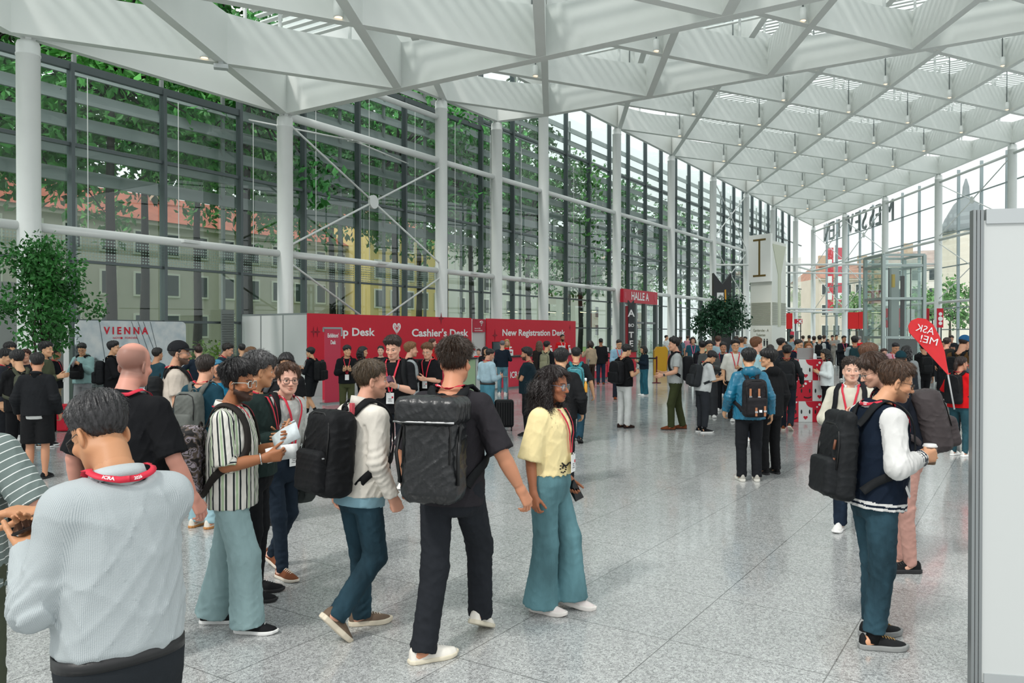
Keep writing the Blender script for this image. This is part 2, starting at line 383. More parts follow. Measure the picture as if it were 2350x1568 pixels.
# ---- right glass wall (runs back from the far corner), bright sky behind
rd = -dA; rn = np.array([rd[1], -rd[0], 0]); rn = rn if rn[0] < 0 else -rn           # rn points into the hall
GR = glass('clear window glass', (.93, .97, .97), .8); PALEM = mat('pale mullion', '#9aa6a8', .4, .4)
pr = 2*AL/3; base = node(10, 10)-rn*1.4
for q in range(0, 21):
    a = base+rd*pr*q; b = a+rd*pr; win += 1; k = MB()
    k.bar(a, a+[0, 0, Z3+.3], .2, .08, rd)
    for z in TRZ+[13.3]: k.bar(a+[0, 0, z], b+[0, 0, z], .08, .08)
    o = tag(k.build(f'window_{win}', PALEM), kind='structure')
    g = MB(); g.add([a+[0, 0, .05], b+[0, 0, .05], b+[0, 0, Z3+.2], a+[0, 0, Z3+.2]], [(0, 1, 2, 3)]); g.build('pane', GR, o)
for q in range(6):
    pa, pb = RP[q], RP[q+1]; k = MB()
    for z in (R1-.2, R2): k.tube([pa+[0, 0, z], pb+[0, 0, z]], .1, 10)
    k.tube([pa+[0, 0, Z3-.6], pb+[0, 0, Z3-.6]], .09, 10)
    tag(k.build('trim_%d' % (70+q), WHITE), kind='structure')
    if q in (0, 1, 3): xbrace(pa, pb, R2+.2, Z3-.7, 'trim_%d' % (80+q), .035); xbrace(pa, pb, R1, R2-.2, 'trim_%d' % (90+q), .03)
for q, z in ((1, R1-.4), (2, R1-.4), (2, 6.9), (3, 6.9)):     # struts across the far corner
    k = MB(); a, b = RP[q], CP[10-q-1]; k.tube([a+[0, 0, z], b+[0, 0, z]], .07, 8); tag(k.build('trim_%d' % (100+q*2+int(z)), WHITE), kind='structure')
# ------------------------------------------------------------------ foyer fittings
def wl(px, c, z): return onwall(px, c)+np.array([0, 0, z])
Zv = np.array([0, 0, 1.])
def board(name, a, b, z0, z1, th, m, label=None, cat=None, kind=None, group=None, parent=None, bevel=0):
    a, b = np.array(a, float), np.array(b, float); k = MB(); k.bar(a*[1, 1, 0]+[0, 0, (z0+z1)/2], b*[1, 1, 0]+[0, 0, (z0+z1)/2], th, z1-z0)
    return tag(k.build(name, m, parent, bevel), label, cat, group, kind)
PANEL = mat('white fair panel', '#c9cdcc', .55, var=.02, vscale=1); REDP = mat('red fair panel', '#cf0a2c', .55, var=.02); DRED = mat('dark red print', '#8d0a22', .6)
ALU = mat('aluminium profile', '#8c9192', .35, .6); PINKP = mat('faded red panel', '#c4344a', .5)
PC = 21.0
ga, gb = at(552, 0, 25.4), at(705, 0, 23.3)
for i in range(3):
    a, b = ga+(gb-ga)*i/3, ga+(gb-ga)*(i+1)/3
    o = board('partition_panel', a, b, 0, 2.43, .04, PANEL, ['plain white partition panel farthest left beside the grey louvre', 'plain white partition panel in the middle of the three', 'plain white partition panel touching the red wall'][i], 'panel', group='white partition panels')
    k = MB(); k.bar(a*[1, 1, 0], a*[1, 1, 0]+[0, 0, 2.46], .05, .05, wd); k.bar(a*[1, 1, 0]+[0, 0, 2.44], b*[1, 1, 0]+[0, 0, 2.44], .05, .05); k.build('frame', ALU, o)
def redwall(p0, p1, label):
    a, b = wl(p0, PC, 0), wl(p1, PC, 0); k = MB(); k.bar(a+Zv*1.72, b+Zv*1.72, .05, 1.46); o = tag(k.build('sign_wall', REDP), label, 'sign wall')
    k = MB(); k.bar(a+Zv*.49, b+Zv*.49, .045, .98); k.build('lower_panel', PANEL, o); return o
def wtext(o, txt, p0, p1, ym, size=.34, m=WPRINT, c=PC, bold=.028, off=.032):
    a, b = wl(p0, c, 0), wl(p1, c, 0); mid = (a+b)/2; z = EYE+(HOR-ym)/F*mid[1]; k = MB(); k.text(txt, mid+Zv*z+wn*off, wd, Zv, size, 'CENTER', bold, width=np.linalg.norm(b-a)); return k.build('lettering', m, o)
o = redwall(706, 1081, 'long red sign wall reading Help Desk and Cashier\'s Desk'); wtext(o, 'Help Desk', 746, 857, 763); wtext(o, "Cashier's Desk", 942, 1072, 765, .36)
def star(o, px, py, r, m=DRED, c=PC):
    a = wl(px, c, 0); z = EYE+(HOR-py)/F*a[1]; k = MB(); k.prism([(r*(1 if i % 2 == 0 else .3)*math.sin(i*math.pi/4)*(.8), r*(1 if i % 2 == 0 else .3)*math.cos(i*math.pi/4)) for i in range(8)], a+Zv*z+wn*.03, wd, Zv, wn, .006); k.build('star_print', m, o)
star(o, 1011, 731, .22); star(o, 718, 762, .16); star(o, 727, 762, .16)
a = wl(909, PC, 0); z = EYE+(HOR-753)/F*a[1]; h = [(.20*(16*math.sin(t_)**3)/16, .22*(13*math.cos(t_)-5*math.cos(2*t_)-2*math.cos(3*t_)-math.cos(4*t_))/16) for t_ in np.linspace(0, 6.283, 41)[:-1]]
k = MB(); k.prism(h, a+Zv*z+wn*.03, wd, Zv, wn, .006); ho = k.build('heart_emblem', WPRINT, o); k = MB()
for q in ((-.13, .12, .0, -.2), (.13, .12, 0, -.2), (-.06, .17, .13, 0), (.06, .17, -.13, 0)): k.bar(a+Zv*(z+q[1])+wd*q[0]+wn*.036, a+Zv*(z+q[3])+wd*q[2]+wn*.036, .012, .004, wn)
k.prism([(0, .06), (.045, 0), (0, -.08), (-.045, 0)], a+Zv*z+wn*.036, wd, Zv, wn, .006); k.build('emblem_lines', REDP, ho)
o = redwall(1116, 1320, 'red sign wall reading New Registration Desk'); wtext(o, 'New Registration Desk', 1150, 1294, 764.5, .36); star(o, 1134.5, 770, .24); star(o, 1307, 752.5, .12)
o = board('partition_panel', wl(1083, PC+.1, 0), wl(1115, PC+.1, 0), 0, 2.42, .04, PANEL, 'narrow white panel with a red wireless sign between two red walls', 'panel')
a, b = wl(1084.5, PC, 0), wl(1113, PC, 0); k = MB(); k.bar(a+Zv*2.17, b+Zv*2.17, .03, .5); s_ = k.build('wireless_sign', mat('dull red print', '#b5213a', .6), o)
mid = wl(1103.5, PC, 0); k = MB()
for r in (.05, .1, .15): k.tube([mid+wn*.03+Zv*(2.17+.02+r*math.cos(t_))+wd*r*math.sin(t_) for t_ in np.linspace(-.8, .8, 9)], .014, 5)
k.frame(mid+wn*.03+Zv*2.18, .04, .01, .04, wd, wn, Zv); k.build('wireless_symbol', WPRINT, s_)
for zz, t_ in ((2.06, 'Network: ICRA'), (1.98, 'Password: ICRA2026')):
    k = MB(); k.text(t_, wl(1088, PC, 0)+wn*.02+Zv*zz, wd, Zv, .06, 'LEFT', .02); k.build('lettering', WPRINT, s_)
# counters in front of the red walls
CC = 17.5; CTOP = mat('black counter top', '#1c1d1f', .4); REDC = mat('red counter panel', '#d22742', .5); GREENC = mat('pale green panel', '#a8c49c', .6)
cxs = [975, 1035, 1093, 1148, 1240, 1322, 1395, 1462]
cl_ = ['red reception counter hidden behind the crowd at the cashier sign', 'pale green reception counter with black top', 'white topped counter beside the pale green counter', 'red reception counter in front of the monitor', 'red reception counter in front of the man in red', 'red reception counter with the standing customers', 'red reception counter nearest the entrance sign']
for i in range(7):
    a, b = wl(cxs[i]+1, CC, 0), wl(cxs[i+1]-1, CC, 0); k = MB(); m_ = (a+b)/2-wn*.3
    k.bar((a-wn*.3)+Zv*.56, (b-wn*.3)+Zv*.56, .56, 1.0); o = tag(k.build('reception_counter', GREENC if i == 1 else PANEL if i == 2 else REDC), cl_[i], 'counter', 'reception counters')
    k = MB(); k.bar((a-wn*.3)+Zv*1.08, (b-wn*.3)+Zv*1.08, .68, .05); k.build('counter_top', CTOP if i != 2 else ALU, o)
    k = MB(); k.bar((a-wn*.3)+Zv*.03, (b-wn*.3)+Zv*.03, .45, .06); k.build('plinth', ALU, o)
    if i > 2:
        k = MB(); k.text('ICRA 2026', (a+b)/2+Zv*.45+wn*-.015, wd, Zv, .3, 'CENTER', .02); k.build('lettering', WPRINT, o)
def ctop(px, z=1.105, back=.3): return wl(px, CC, z)-wn*back
k = MB(); c = ctop(1157, 1.42); k.frame(c, .52, .03, .34, wd, wn, Zv); o = tag(k.build('monitor', BLACK), 'black monitor standing on the red counter under the registration sign', 'monitor')
k = MB(); k.tube([c-Zv*.3, c-Zv*.15], .025, 8); k.frame(c-Zv*.305, .22, .16, .015, wd, wn, Zv); k.build('stand', BLACK, o); k = MB(); k.frame(c+wn*.017, .48, .004, .3, wd, wn, Zv); k.build('screen', mat('dull screen', '#33444a', .12), o)
for px, w_, h_, lab in ((1184, .28, .2, 'white paper stack on the counter right of the monitor'), (1305, .2, .3, 'white card display box on the counter before the man in red'), (1401, .5, .18, 'white box of lanyards on the counter by the entrance')):
    k = MB(); k.frame(ctop(px, 1.105+h_/2), w_, .2, h_, wd, wn, Zv); o = tag(k.build('carton', WPRINT), lab, 'box'); k = MB(); k.frame(ctop(px, 1.105+h_*.6)+wn*.102, w_*.5, .002, h_*.25, wd, wn, Zv); k.build('printed_label', PINKP, o)
for px, lab in ((1106, 'white table sign on the counter left of the monitor'), (1190, 'white table sign right of the monitor'), (1281, 'white table sign left of the man in red'), (1323, 'white table sign right of the man in red')):
    k = MB(); c = ctop(px, 1.105); k.frame(c+Zv*.16, .14, .012, .3, wd, nrm(wn+Zv*.2), nrm(Zv-wn*.2)); o = tag(k.build('table_sign', WPRINT), lab, 'sign', 'table signs'); k = MB(); k.frame(c+Zv*.24+wn*.0, .09, .02, .05, wd, nrm(wn+Zv*.2), nrm(Zv-wn*.2)); k.build('print', RED, o)
# retractable belt barrier
def post(px, Y, lab, col=DKGREY):
    p_ = at(px, 0, Y)*[1, 1, 0]; k = MB(); k.lathe([(.17, 0), (.17, .02), (.03, .035), (.03, .93), (.034, .94), (.034, 1.0), (.02, 1.01)], p_, 16); return tag(k.build('barrier_post', col, recenter=True), lab, 'barrier post', 'belt barrier posts')
p1 = post(1507, 30, 'dark red barrier post near the yellow kiosk', mat('dark red metal', '#5a1a22', .4, .5)); p2 = post(1384, 30.5, 'grey barrier post in front of the red counter', STEEL); p3 = post(1350, 27, 'grey barrier post behind the teal rucksack', STEEL)
for (a, b, ya, yb_, lab) in ((1350, 1384, 27, 30.5, 'black barrier belt stretched before the registration counter'), (1384, 1507, 30.5, 30, 'black barrier belt running to the dark red post')):
    k = MB(); k.bar(at(a, 0, ya)*[1, 1, 0]+Zv*.93, at(b, 0, yb_)*[1, 1, 0]+Zv*.93, .004, .06); tag(k.build('barrier_belt', BLACK), lab, 'barrier')
# exhibitors' desk banner
a, b = at(745, 0, 20.9)*[1, 1, 0], at(781, 0, 21.3)*[1, 1, 0]; k = MB(); k.bar(a+Zv*1.0, b+Zv*1.0, .03, 1.96); o = tag(k.build('roll_up_banner', mat('translucent red banner', '#c02a48', .35)), "narrow red banner stand reading Exhibitors' Desk", 'banner')
X = nrm(b-a); N = np.cross(X, Zv); N = N if N[1] < 0 else -N; k = MB(); k.bar(a+Zv*2.0-X*.04, b+Zv*2.0+X*.04, .05, .05); k.bar(a+Zv*1.9-X*.04, a+Zv*2.0-X*.04, .03, .03, X); k.bar(b+Zv*1.8+X*.03, b+Zv*2.0+X*.03, .03, .03, X); k.build('frame', ALU, o); k = MB(); k.bar(a+Zv*.02-X*.05, b+Zv*.02+X*.05, .3, .04); k.build('foot', ALU, o)
for t_, z in (("Exhibitors'", 1.80), ('Desk', 1.62)):
    k = MB(); k.text(t_, (a+b)/2+Zv*z+N*.02, X, Zv, .15, 'CENTER', .03, width=.36 if z > 1.7 else .17); k.build('lettering', WPRINT, o)
k = MB(); c = at(766, 0, 22.4)*[1, 1, 0]; k.box(c+Zv*.55, (.45, .45, 1.1), -.5); o = tag(k.build('pedestal', REDC, bevel=.01), "red pedestal standing behind the Exhibitors' Desk banner", 'pedestal'); k = MB(); k.box(c+Zv*1.11, (.5, .5, .03), -.5); k.build('top_plate', CTOP, o)
# Vienna picture wall
VM = bpy.data.materials.new('city picture'); t, p = nodes(VM); tc = t.nodes.new('ShaderNodeTexCoord'); sx = t.nodes.new('ShaderNodeSeparateXYZ'); t.links.new(tc.outputs['Generated'], sx.inputs[0])
n = t.nodes.new('ShaderNodeTexNoise'); n.inputs['Scale'].default_value = 9; n.inputs['Detail'].default_value = 6; t.links.new(tc.outputs['Generated'], n.inputs['Vector'])
n2 = t.nodes.new('ShaderNodeTexNoise'); n2.inputs['Scale'].default_value = 42; n2.inputs['Detail'].default_value = 4; t.links.new(tc.outputs['Generated'], n2.inputs['Vector'])
def math_(op, a, b):
    m = t.nodes.new('ShaderNodeMath'); m.operation = op
    for i, v in enumerate((a, b)):
        if isinstance(v, (int, float)): m.inputs[i].default_value = v
        else: t.links.new(v, m.inputs[i])
    return m.outputs[0]
line = math_('ADD', math_('MULTIPLY', sx.outputs[0], .95), math_('ADD', sx.outputs[2], math_('MULTIPLY', n.outputs[0], .18)))
r1 = t.nodes.new('ShaderNodeValToRGB'); t.links.new(line, r1.inputs[0]); e = r1.color_ramp.elements; e[0].position = .80; e[0].color = (0, 0, 0, 1); e[1].position = .83; e[1].color = (1, 1, 1, 1)
r2 = t.nodes.new('ShaderNodeValToRGB'); t.links.new(n2.outputs[0], r2.inputs[0]); e = r2.color_ramp.elements; e[0].position = .38; e[0].color = (.012, .02, .022, 1); e[1].position = .7; e[1].color = (.16, .2, .2, 1)
r3 = t.nodes.new('ShaderNodeValToRGB'); t.links.new(n.outputs[0], r3.inputs[0]); e = r3.color_ramp.elements; e[0].position = .3; e[0].color = (.44, .52, .56, 1); e[1].position = .7; e[1].color = (.66, .69, .69, 1)
m = t.nodes.new('ShaderNodeMixRGB'); t.links.new(r1.outputs[0], m.inputs[0]); t.links.new(r2.outputs[0], m.inputs[1]); t.links.new(r3.outputs[0], m.inputs[2]); t.links.new(m.outputs[0], p.inputs['Base Color']); p.inputs['Roughness'].default_value = .5
VC = 22.0; a, b = wl(173, VC, 0), wl(425, VC, 0); Wd = np.linalg.norm(b-a)
def rrect(w, h, r, n=6): return [(cx_+r*math.cos(t_), cy_+r*math.sin(t_)) for cx_, cy_, t0 in ((w-r, h-r, 0), (r, h-r, 90), (r, r, 180), (w-r, r, 270)) for t_ in [math.radians(t0+90*i/n) for i in range(n+1)]]
k = MB(); k.prism(rrect(Wd, 2.08, .12), a+Zv*.08, wd, Zv, wn, .06); o = tag(k.build('picture_wall', VM), 'grey picture wall with a city view and red VIENNA lettering', 'display board')
k = MB(); k.bar(a+Zv*.04+wd*.3, b+Zv*.04-wd*.3, .3, .08); k.build('base', ALU, o)
for t_, p0, p1, y, sz, bo, mm in (('V I E N N A', 236, 338, 760, .24, .03, RED), ('NOW', 257, 274, 776, .07, .01, PINKP), ('FOREVER', 285, 313, 776, .07, .01, PINKP)): wtext(o, t_, p0, p1, y, sz, mm, VC, bo, .036)
k = MB(); q = wl(277, VC, 0); k.frame(q+Zv*(EYE+(HOR-776)/F*q[1])+wn*.036, .05, .004, .05, wd, wn, Zv); k.build('mark', RED, o)
for i, (x0, x1) in enumerate(((300, 331), (315, 345), (327, 360), (343, 364), (226, 240))):
    k = MB(); q0, q1 = wl(x0, VC, 0), wl(x1, VC, 0); k.bar(q0+Zv*2.15+wn*.034, q1+Zv*1.2+wn*.034, .012, .003, wn); k.build('printed_wire', mat('print grey', '#59666a', .6), o)
# grey wall, light strip, red bench left
k = MB(); a, b = onwall(-420, CG-.5), onwall(150, CG-.5); k.bar(a+Zv*1.55, b+Zv*1.55, .15, 3.1); tag(k.build('wall_left', mat('grey wall board', '#8f9491', .7, var=.05, vscale=1)), kind='structure')
k = MB(); a = at(152, 0, 17.0); k.box(a*[1, 1, 0]+Zv*1.05, (.10, .16, 2.1), .5); o = tag(k.build('light_box', mat('white light box', '#eef0ef', .4), bevel=.01), 'slim white upright panel beside the ficus tree', 'display stand'); k = MB(); k.box(a*[1, 1, 0]+Zv*.02, (.4, .3, .04), .5); k.build('foot', ALU, o)
k = MB(); a = at(165, 0, 15.2)*[1, 1, 0]; k.box(a+Zv*.24, (.45, .45, .46), .3); o = tag(k.build('stool', RED, bevel=.03), 'red cube stool at the foot of the white upright panel', 'stool'); k = MB(); k.box(a+Zv*.48, (.43, .43, .03), .3); k.build('cushion', REDP, o)
# louvre door panel by the glass
k = MB(); a, b = onwall(508, CG-.25), onwall(536, CG-.25); k.bar(a+Zv*1.3, b+Zv*1.3, .05, 2.6)
for z in np.arange(.15, 2.55, .075): k.bar(a+Zv*z+wn*.05, b+Zv*z+wn*.05, .05, .02)
tag(k.build('ventilation_grille', mat('grey grille', '#7d8482', .5, .3)), 'tall grey louvred grille beside the white partition panels', 'grille')
# ------------------------------------------------------------------ hall A entrance and pillar signs
HC = 22.4; a, b = wl(1427, HC, 0), wl(1505, HC, 0); k = MB(); k.bar(a+Zv*3.98, b+Zv*3.98, .2, .74); o = tag(k.build('hall_sign', mat('hall sign red', '#c01530', .5)), 'red entrance sign reading HALLE A above the doorway', 'sign')
q = wl(1465, HC, 0); k = MB(); k.text('HALLE A', wl(1465, HC, 3.98)+wn*.105, wd, Zv, .62, 'CENTER', .02, width=np.linalg.norm(wl(1445, HC, 0)-wl(1485, HC, 0))); k.build('lettering', WPRINT, o)
for px in (1431, 1499.5):
    k = MB(); k.prism([(-.14, .2), (.14, .2), (.14, -.05), (0, -.22), (-.14, -.05)], wl(px, HC, 3.98)+wn*.105, wd, Zv, wn, .01); k.build('shield', PINKP, o)
k = MB()
for px in (1428, 1456, 1478, 1504): k.bar(wl(px, HC, 0), wl(px, HC, 3.6), .25, .2, wd)
k.bar(a+Zv*2.5, b+Zv*2.5, .15, .12); d_ = tag(k.build('door_1', mat('grey door frame', '#6c7273', .4, .5)), kind='structure'); k = MB(); k.add([a+Zv*.05, b+Zv*.05, b+Zv*3.5, a+Zv*3.5], [(0, 1, 2, 3)]); k.build('pane', GL, d_)
for px, z in ((1345, 3.0), (1400, 3.05), (1330, 2.95)): pass
c = at(1447.5, 0, 37)*[1, 1, 0]; k = MB(); k.box(c+Zv*1.6, (.26, .3, 3.2)); k.k = 0; k.prism([(-.13, 3.2), (.13, 3.2), (.13, 3.42), (0, 3.26), (-.13, 3.42)], c, (1, 0, 0), Zv, (0, 1, 0), .3); o = tag(k.build('pillar_sign', mat('charcoal sign', '#34373a', .5)), 'charcoal pillar sign lettered A beside the hall entrance', 'sign')
k = MB(); k.box(c+Zv*1.58+[-.19, .03, 0], (.1, .24, 3.15)); k.build('red_side', mat('dark red sign', '#8e1626', .5), o)
for t_, z, sz in (('A', 2.8, .45), ('BO', 2.25, .2), ('T', 1.8, .38), ('E', 1.4, .38)):
    k = MB(); k.text(t_, c+Zv*z+[0, -.152, 0], (1, 0, 0), Zv, sz, 'CENTER', .02); k.build('lettering', WPRINT, o)
c = at(1656, 0, 34)*[1, 1, 0]; k = MB(); k.prism([(-.38, 0), (.38, 0), (.38, 4.45), (0, 3.95), (-.38, 4.45)], c, (1, 0, 0), Zv, (0, 1, 0), .3); o = tag(k.build('map_sign', mat('black sign', '#1d2024', .4)), 'tall black map sign with a notched top behind the round tree', 'sign')
k = MB(); k.box(c+Zv*3.45+[-.1, -.153, 0], (.28, .006, .32), 0); k.build('map_block', WPRINT, o); k = MB(); k.text('A', c+Zv*3.45+[-.1, -.16, 0], (1, 0, 0), Zv, .2); k.build('lettering', DKGREY, o)
k = MB(); k.prism([(.08, 3.72), (.14, 3.75), (.16, 3.3), (.12, 2.9), (.06, 2.95), (.1, 3.3)], c+[0, -.153, 0], (1, 0, 0), Zv, (0, 1, 0), .006); k.build('map_route', mat('yellow print', '#e0a020', .5), o)
# white information tower
TW = mat('off-white tower', '#e1e4dc', .45); TWG = mat('tower louvre', '#a9ad9c', .6); BRZ = mat('bronze print', '#6d5a2a', .5)
A_, B_, C_ = [at(x, 0, y)*[1, 1, 0] for x, y in ((1722, 38.4), (1771, 37.4), (1803, 38.9))]; D_ = A_+(C_-B_); k = MB()
def extr(k, ps, z0, z1): n = len(ps); k.add([p_+Zv*z0 for p_ in ps]+[p_+Zv*z1 for p_ in ps], [tuple(range(n-1, -1, -1)), tuple(range(n, 2*n))]+[(i, (i+1) % n, n+(i+1) % n, n+i) for i in range(n)])
extr(k, [A_, B_, C_, D_], 0, 6.25); o = tag(k.build('information_tower', TW), 'tall off-white tower with a bronze I mark and toilet signs', 'tower')
u = nrm(B_-A_); nn = np.cross(u, Zv); nn = nn if nn[1] < 0 else -nn; v_ = nrm(C_-B_); mm = np.cross(v_, Zv); mm = mm if mm[1] < 0 else -mm; lw = np.linalg.norm(B_-A_); rw = np.linalg.norm(C_-B_)
k = MB(); k.bar(A_+Zv*5.45-u*.02+nn*.06, B_+Zv*5.45+u*.02+nn*.06, .14, 2.25); k.build('upper_block', mat('white gloss panel', '#eef0ec', .3), o)
k = MB(); M_ = (A_+B_)/2+nn*.135
for z, w_, h_ in ((6.32, .72, .09), (4.62, .72, .09), (5.47, .10, 1.7)): k.frame(M_+Zv*z, w_, .01, h_, u, nn, Zv)
k.build('bronze_mark', BRZ, o)
k = MB(); k.prism([(.05, 6.1), (rw-.05, 6.1), (rw*.62, 4.7), (rw*.62, 2.2), (rw*.42, 2.2), (rw*.42, 4.7)], B_+mm*.01, v_, Zv, mm, .02); k.build('funnel_panel', mat('pale olive panel', '#c3c8b0', .4), o)
for ps, uu, n_, w0, w1 in ((A_, u, nn, .06, lw-.06), (B_, v_, mm, .05, rw*.38), (B_, v_, mm, rw*.66, rw-.03)):
    k = MB()
    for z in np.arange(2.30, 3.36, .045): k.bar(ps+uu*w0+Zv*z+n_*.015, ps+uu*w1+Zv*z+n_*.015, .03, .022)
    k.build('louvre', TWG, o)
for t_, z, w_ in (('Garderobe - A', 2.02, .88), ('Toiletten', 1.80, .52)):
    k = MB(); k.text(t_, (A_+B_)/2+Zv*z+nn*.005, u, Zv, .19, 'CENTER', .005, width=w_); k.build('lettering', mat('olive print', '#6b6e55', .6), o)
for dx in (.2, .36):
    k = MB(); q = (A_+B_)/2+u*dx+nn*.006; k.prism([(.035*math.cos(a), .035*math.sin(a)) for a in np.linspace(0, 6.28, 13)[:-1]], q+Zv*1.60, u, Zv, nn, .006); k.prism([(-.05, .1), (.05, .1), (.035, -.16), (-.035, -.16)], q+Zv*1.45, u, Zv, nn, .006); k.build('toilet_pictogram', DKGREY, o)
# yellow kiosk, far signs
c = at(1517, 0, 36)*[1, 1, 0]; k = MB(); k.prism([(-.32, 0), (.22, 0), (.3, 1.1), (.2, 1.28), (-.2, 1.28), (-.32, 1.1)], c, (1, 0, 0), Zv, (0, 1, 0), .35); o = tag(k.build('kiosk', mat('yellow kiosk', '#d8a518', .4)), 'yellow kiosk standing by the glass wall', 'kiosk'); k = MB(); k.prism([(.24, .1), (.45, .05), (.36, 1.1), (.28, 1.1)], c, (1, 0, 0), Zv, (0, 1, 0), .36); k.build('grey_side', STEEL, o)
def farboard(px0, px1, y0, y1, Y, m, label, cat='banner', posts=True, th=.08, nm='hanging_banner'):
    a, b = at(px0, y1, Y), at(px1, y0, Y); k = MB(); k.box((a+b)/2, (b[0]-a[0], th, b[2]-a[2])); o = tag(k.build(nm, m), label, cat)
    if posts:
        k = MB()
        for x in (a[0]+.1, b[0]-.1): k.tube([(x, Y+.06, 0), (x, Y+.06, b[2])], .04, 8)
        k.build('post', DKGREY, o)
    return o
REDB = mat('bright red banner', '#d90d12', .5)
farboard(1804.5, 1818, 719, 755, 58, REDB, 'tall bright red banner beside the white tower'); farboard(1946, 1969, 717, 755, 52, REDB, 'bright red banner left of the lift, left half'); farboard(1970, 1991, 716, 755, 52, REDB, 'bright red banner left of the lift, right half')
o = farboard(1823, 1841, 732.5, 743, 60, RED, 'small red sign with white flower marks', 'sign', True, nm='hanging_sign')
for i, (dx, dz, r) in enumerate(((.18, 0, .11), (-.0, .1, .05), (0, -.1, .05), (.28, .1, .05), (.28, -.1, .05))):
    k = MB(); k.prism([(r*math.cos(a), r*math.sin(a)) for a in np.linspace(0, 6.28, 9)[:-1]], at(1830, 738, 60)+np.array([dx, -.05, dz]), (1, 0, 0), Zv, (0, 1, 0), .01); k.build('flower_mark', WPRINT, o)
farboard(2033, 2078, 708, 752, 60, mat('red hall wall', '#b51a2a', .5), 'red board seen through the glass lift', 'board'); farboard(2080, 2098, 710, 752, 60, WPRINT, 'white board right of the lift', 'board'); farboard(2122, 2132, 708, 752, 58, mat('red hall wall 2', '#b51a2a', .5), 'narrow red board right of the lift', 'board')
o = farboard(2150, 2164, 708, 752, 56, RED, 'red poster with a white figure at the right', 'poster')
for dz, r in ((.95, .13), (.62, .17), (.3, .13)):
    k = MB(); k.prism([(r*math.cos(a), r*math.sin(a)) for a in np.linspace(0, 6.28, 11)[:-1]], at(2157, 752, 56)+np.array([0, -.06, dz]), (1, 0, 0), Zv, (0, 1, 0), .01); k.build('figure_print', WPRINT, o)
farboard(1814, 1822, 761, 792, 50, REDL, 'slim red roll-up banner in the far crowd', 'banner'); farboard(1825, 1832, 760, 795, 52, STEEL, 'grey upright screen beside the far red banner', 'screen')
farboard(1977, 1991, 758, 800, 42, mat('grey cabinet', '#7e8283', .5), 'grey cabinet standing left of the lift', 'cabinet', True, .6, 'cabinet')
# glass lift
LY = 31.0; c = at(2051, 0, LY)*[1, 1, 0]; w_ = 1.55; LM = mat('lift frame', '#a3b1af', .35, .5); k = MB()
for sx in (-1, 1):
    for sy in (-1, 1): k.bar(c+[sx*w_/2, sy*w_/2, 0], c+[sx*w_/2, sy*w_/2, 4.85], .12, .12, (1, 0, 0))
for z in (.03, 1.0, 1.72, 3.2, 4.45, 4.85):
    for sx in (-1, 1): k.bar(c+[sx*w_/2, -w_/2, z], c+[sx*w_/2, w_/2, z], .09, .09); k.bar(c+[-w_/2, sx*w_/2, z], c+[w_/2, sx*w_/2, z], .09, .09)
o = tag(k.build('glass_lift', LM), 'glass lift shaft with a steel frame at the far right', 'lift')
k = MB(); k.bar(c+[0, 0, 0], c+[0, 0, 4.4], .22, .3, (1, 0, 0)); k.build('mast', mat('lift mast pale', '#a7b0ae', .4), o); k = MB(); k.bar(c+[.28, -.1, 0], c+[.28, -.1, 4.1], .1, .12, (1, 0, 0)); k.build('piston', mat('dark piston', '#2b2426', .35, .4), o)
for x in (-.5, -.3, .55):
    k = MB(); k.tube([c+[x, -.2, 0], c+[x, -.2, 4.4]], .02, 6); k.build('cable', BLACK, o)
for a0, a1 in (((-.7, .6, 1.8), (.7, .6, 3.1)), ((.7, .6, 1.8), (-.7, .6, 3.1))):
    k = MB(); k.tube([c+np.array(a0), c+np.array(a1)], .02, 6); k.build('brace', LM, o)
k = MB(); k.box(c+[0, -.7, 1.35], (1.1, .06, .62)); k.build('display', mat('dark lift display', '#33373a', .2), o)
k = MB()
for sx in (-1, 1): k.box(c+[sx*w_/2, 0, 2.42], (.012, w_-.14, 4.7)); k.box(c+[0, sx*w_/2, 2.42], (w_-.14, .012, 4.7))
k.build('glass_wall', glass('lift glass', (.95, .98, .97), .6), o)
k = MB(); k.box(c+[-.15, -.25, 3.9], (.1, .1, .5)); k.build('yellow_marker', mat('yellow marker', '#d8b020', .5), o)
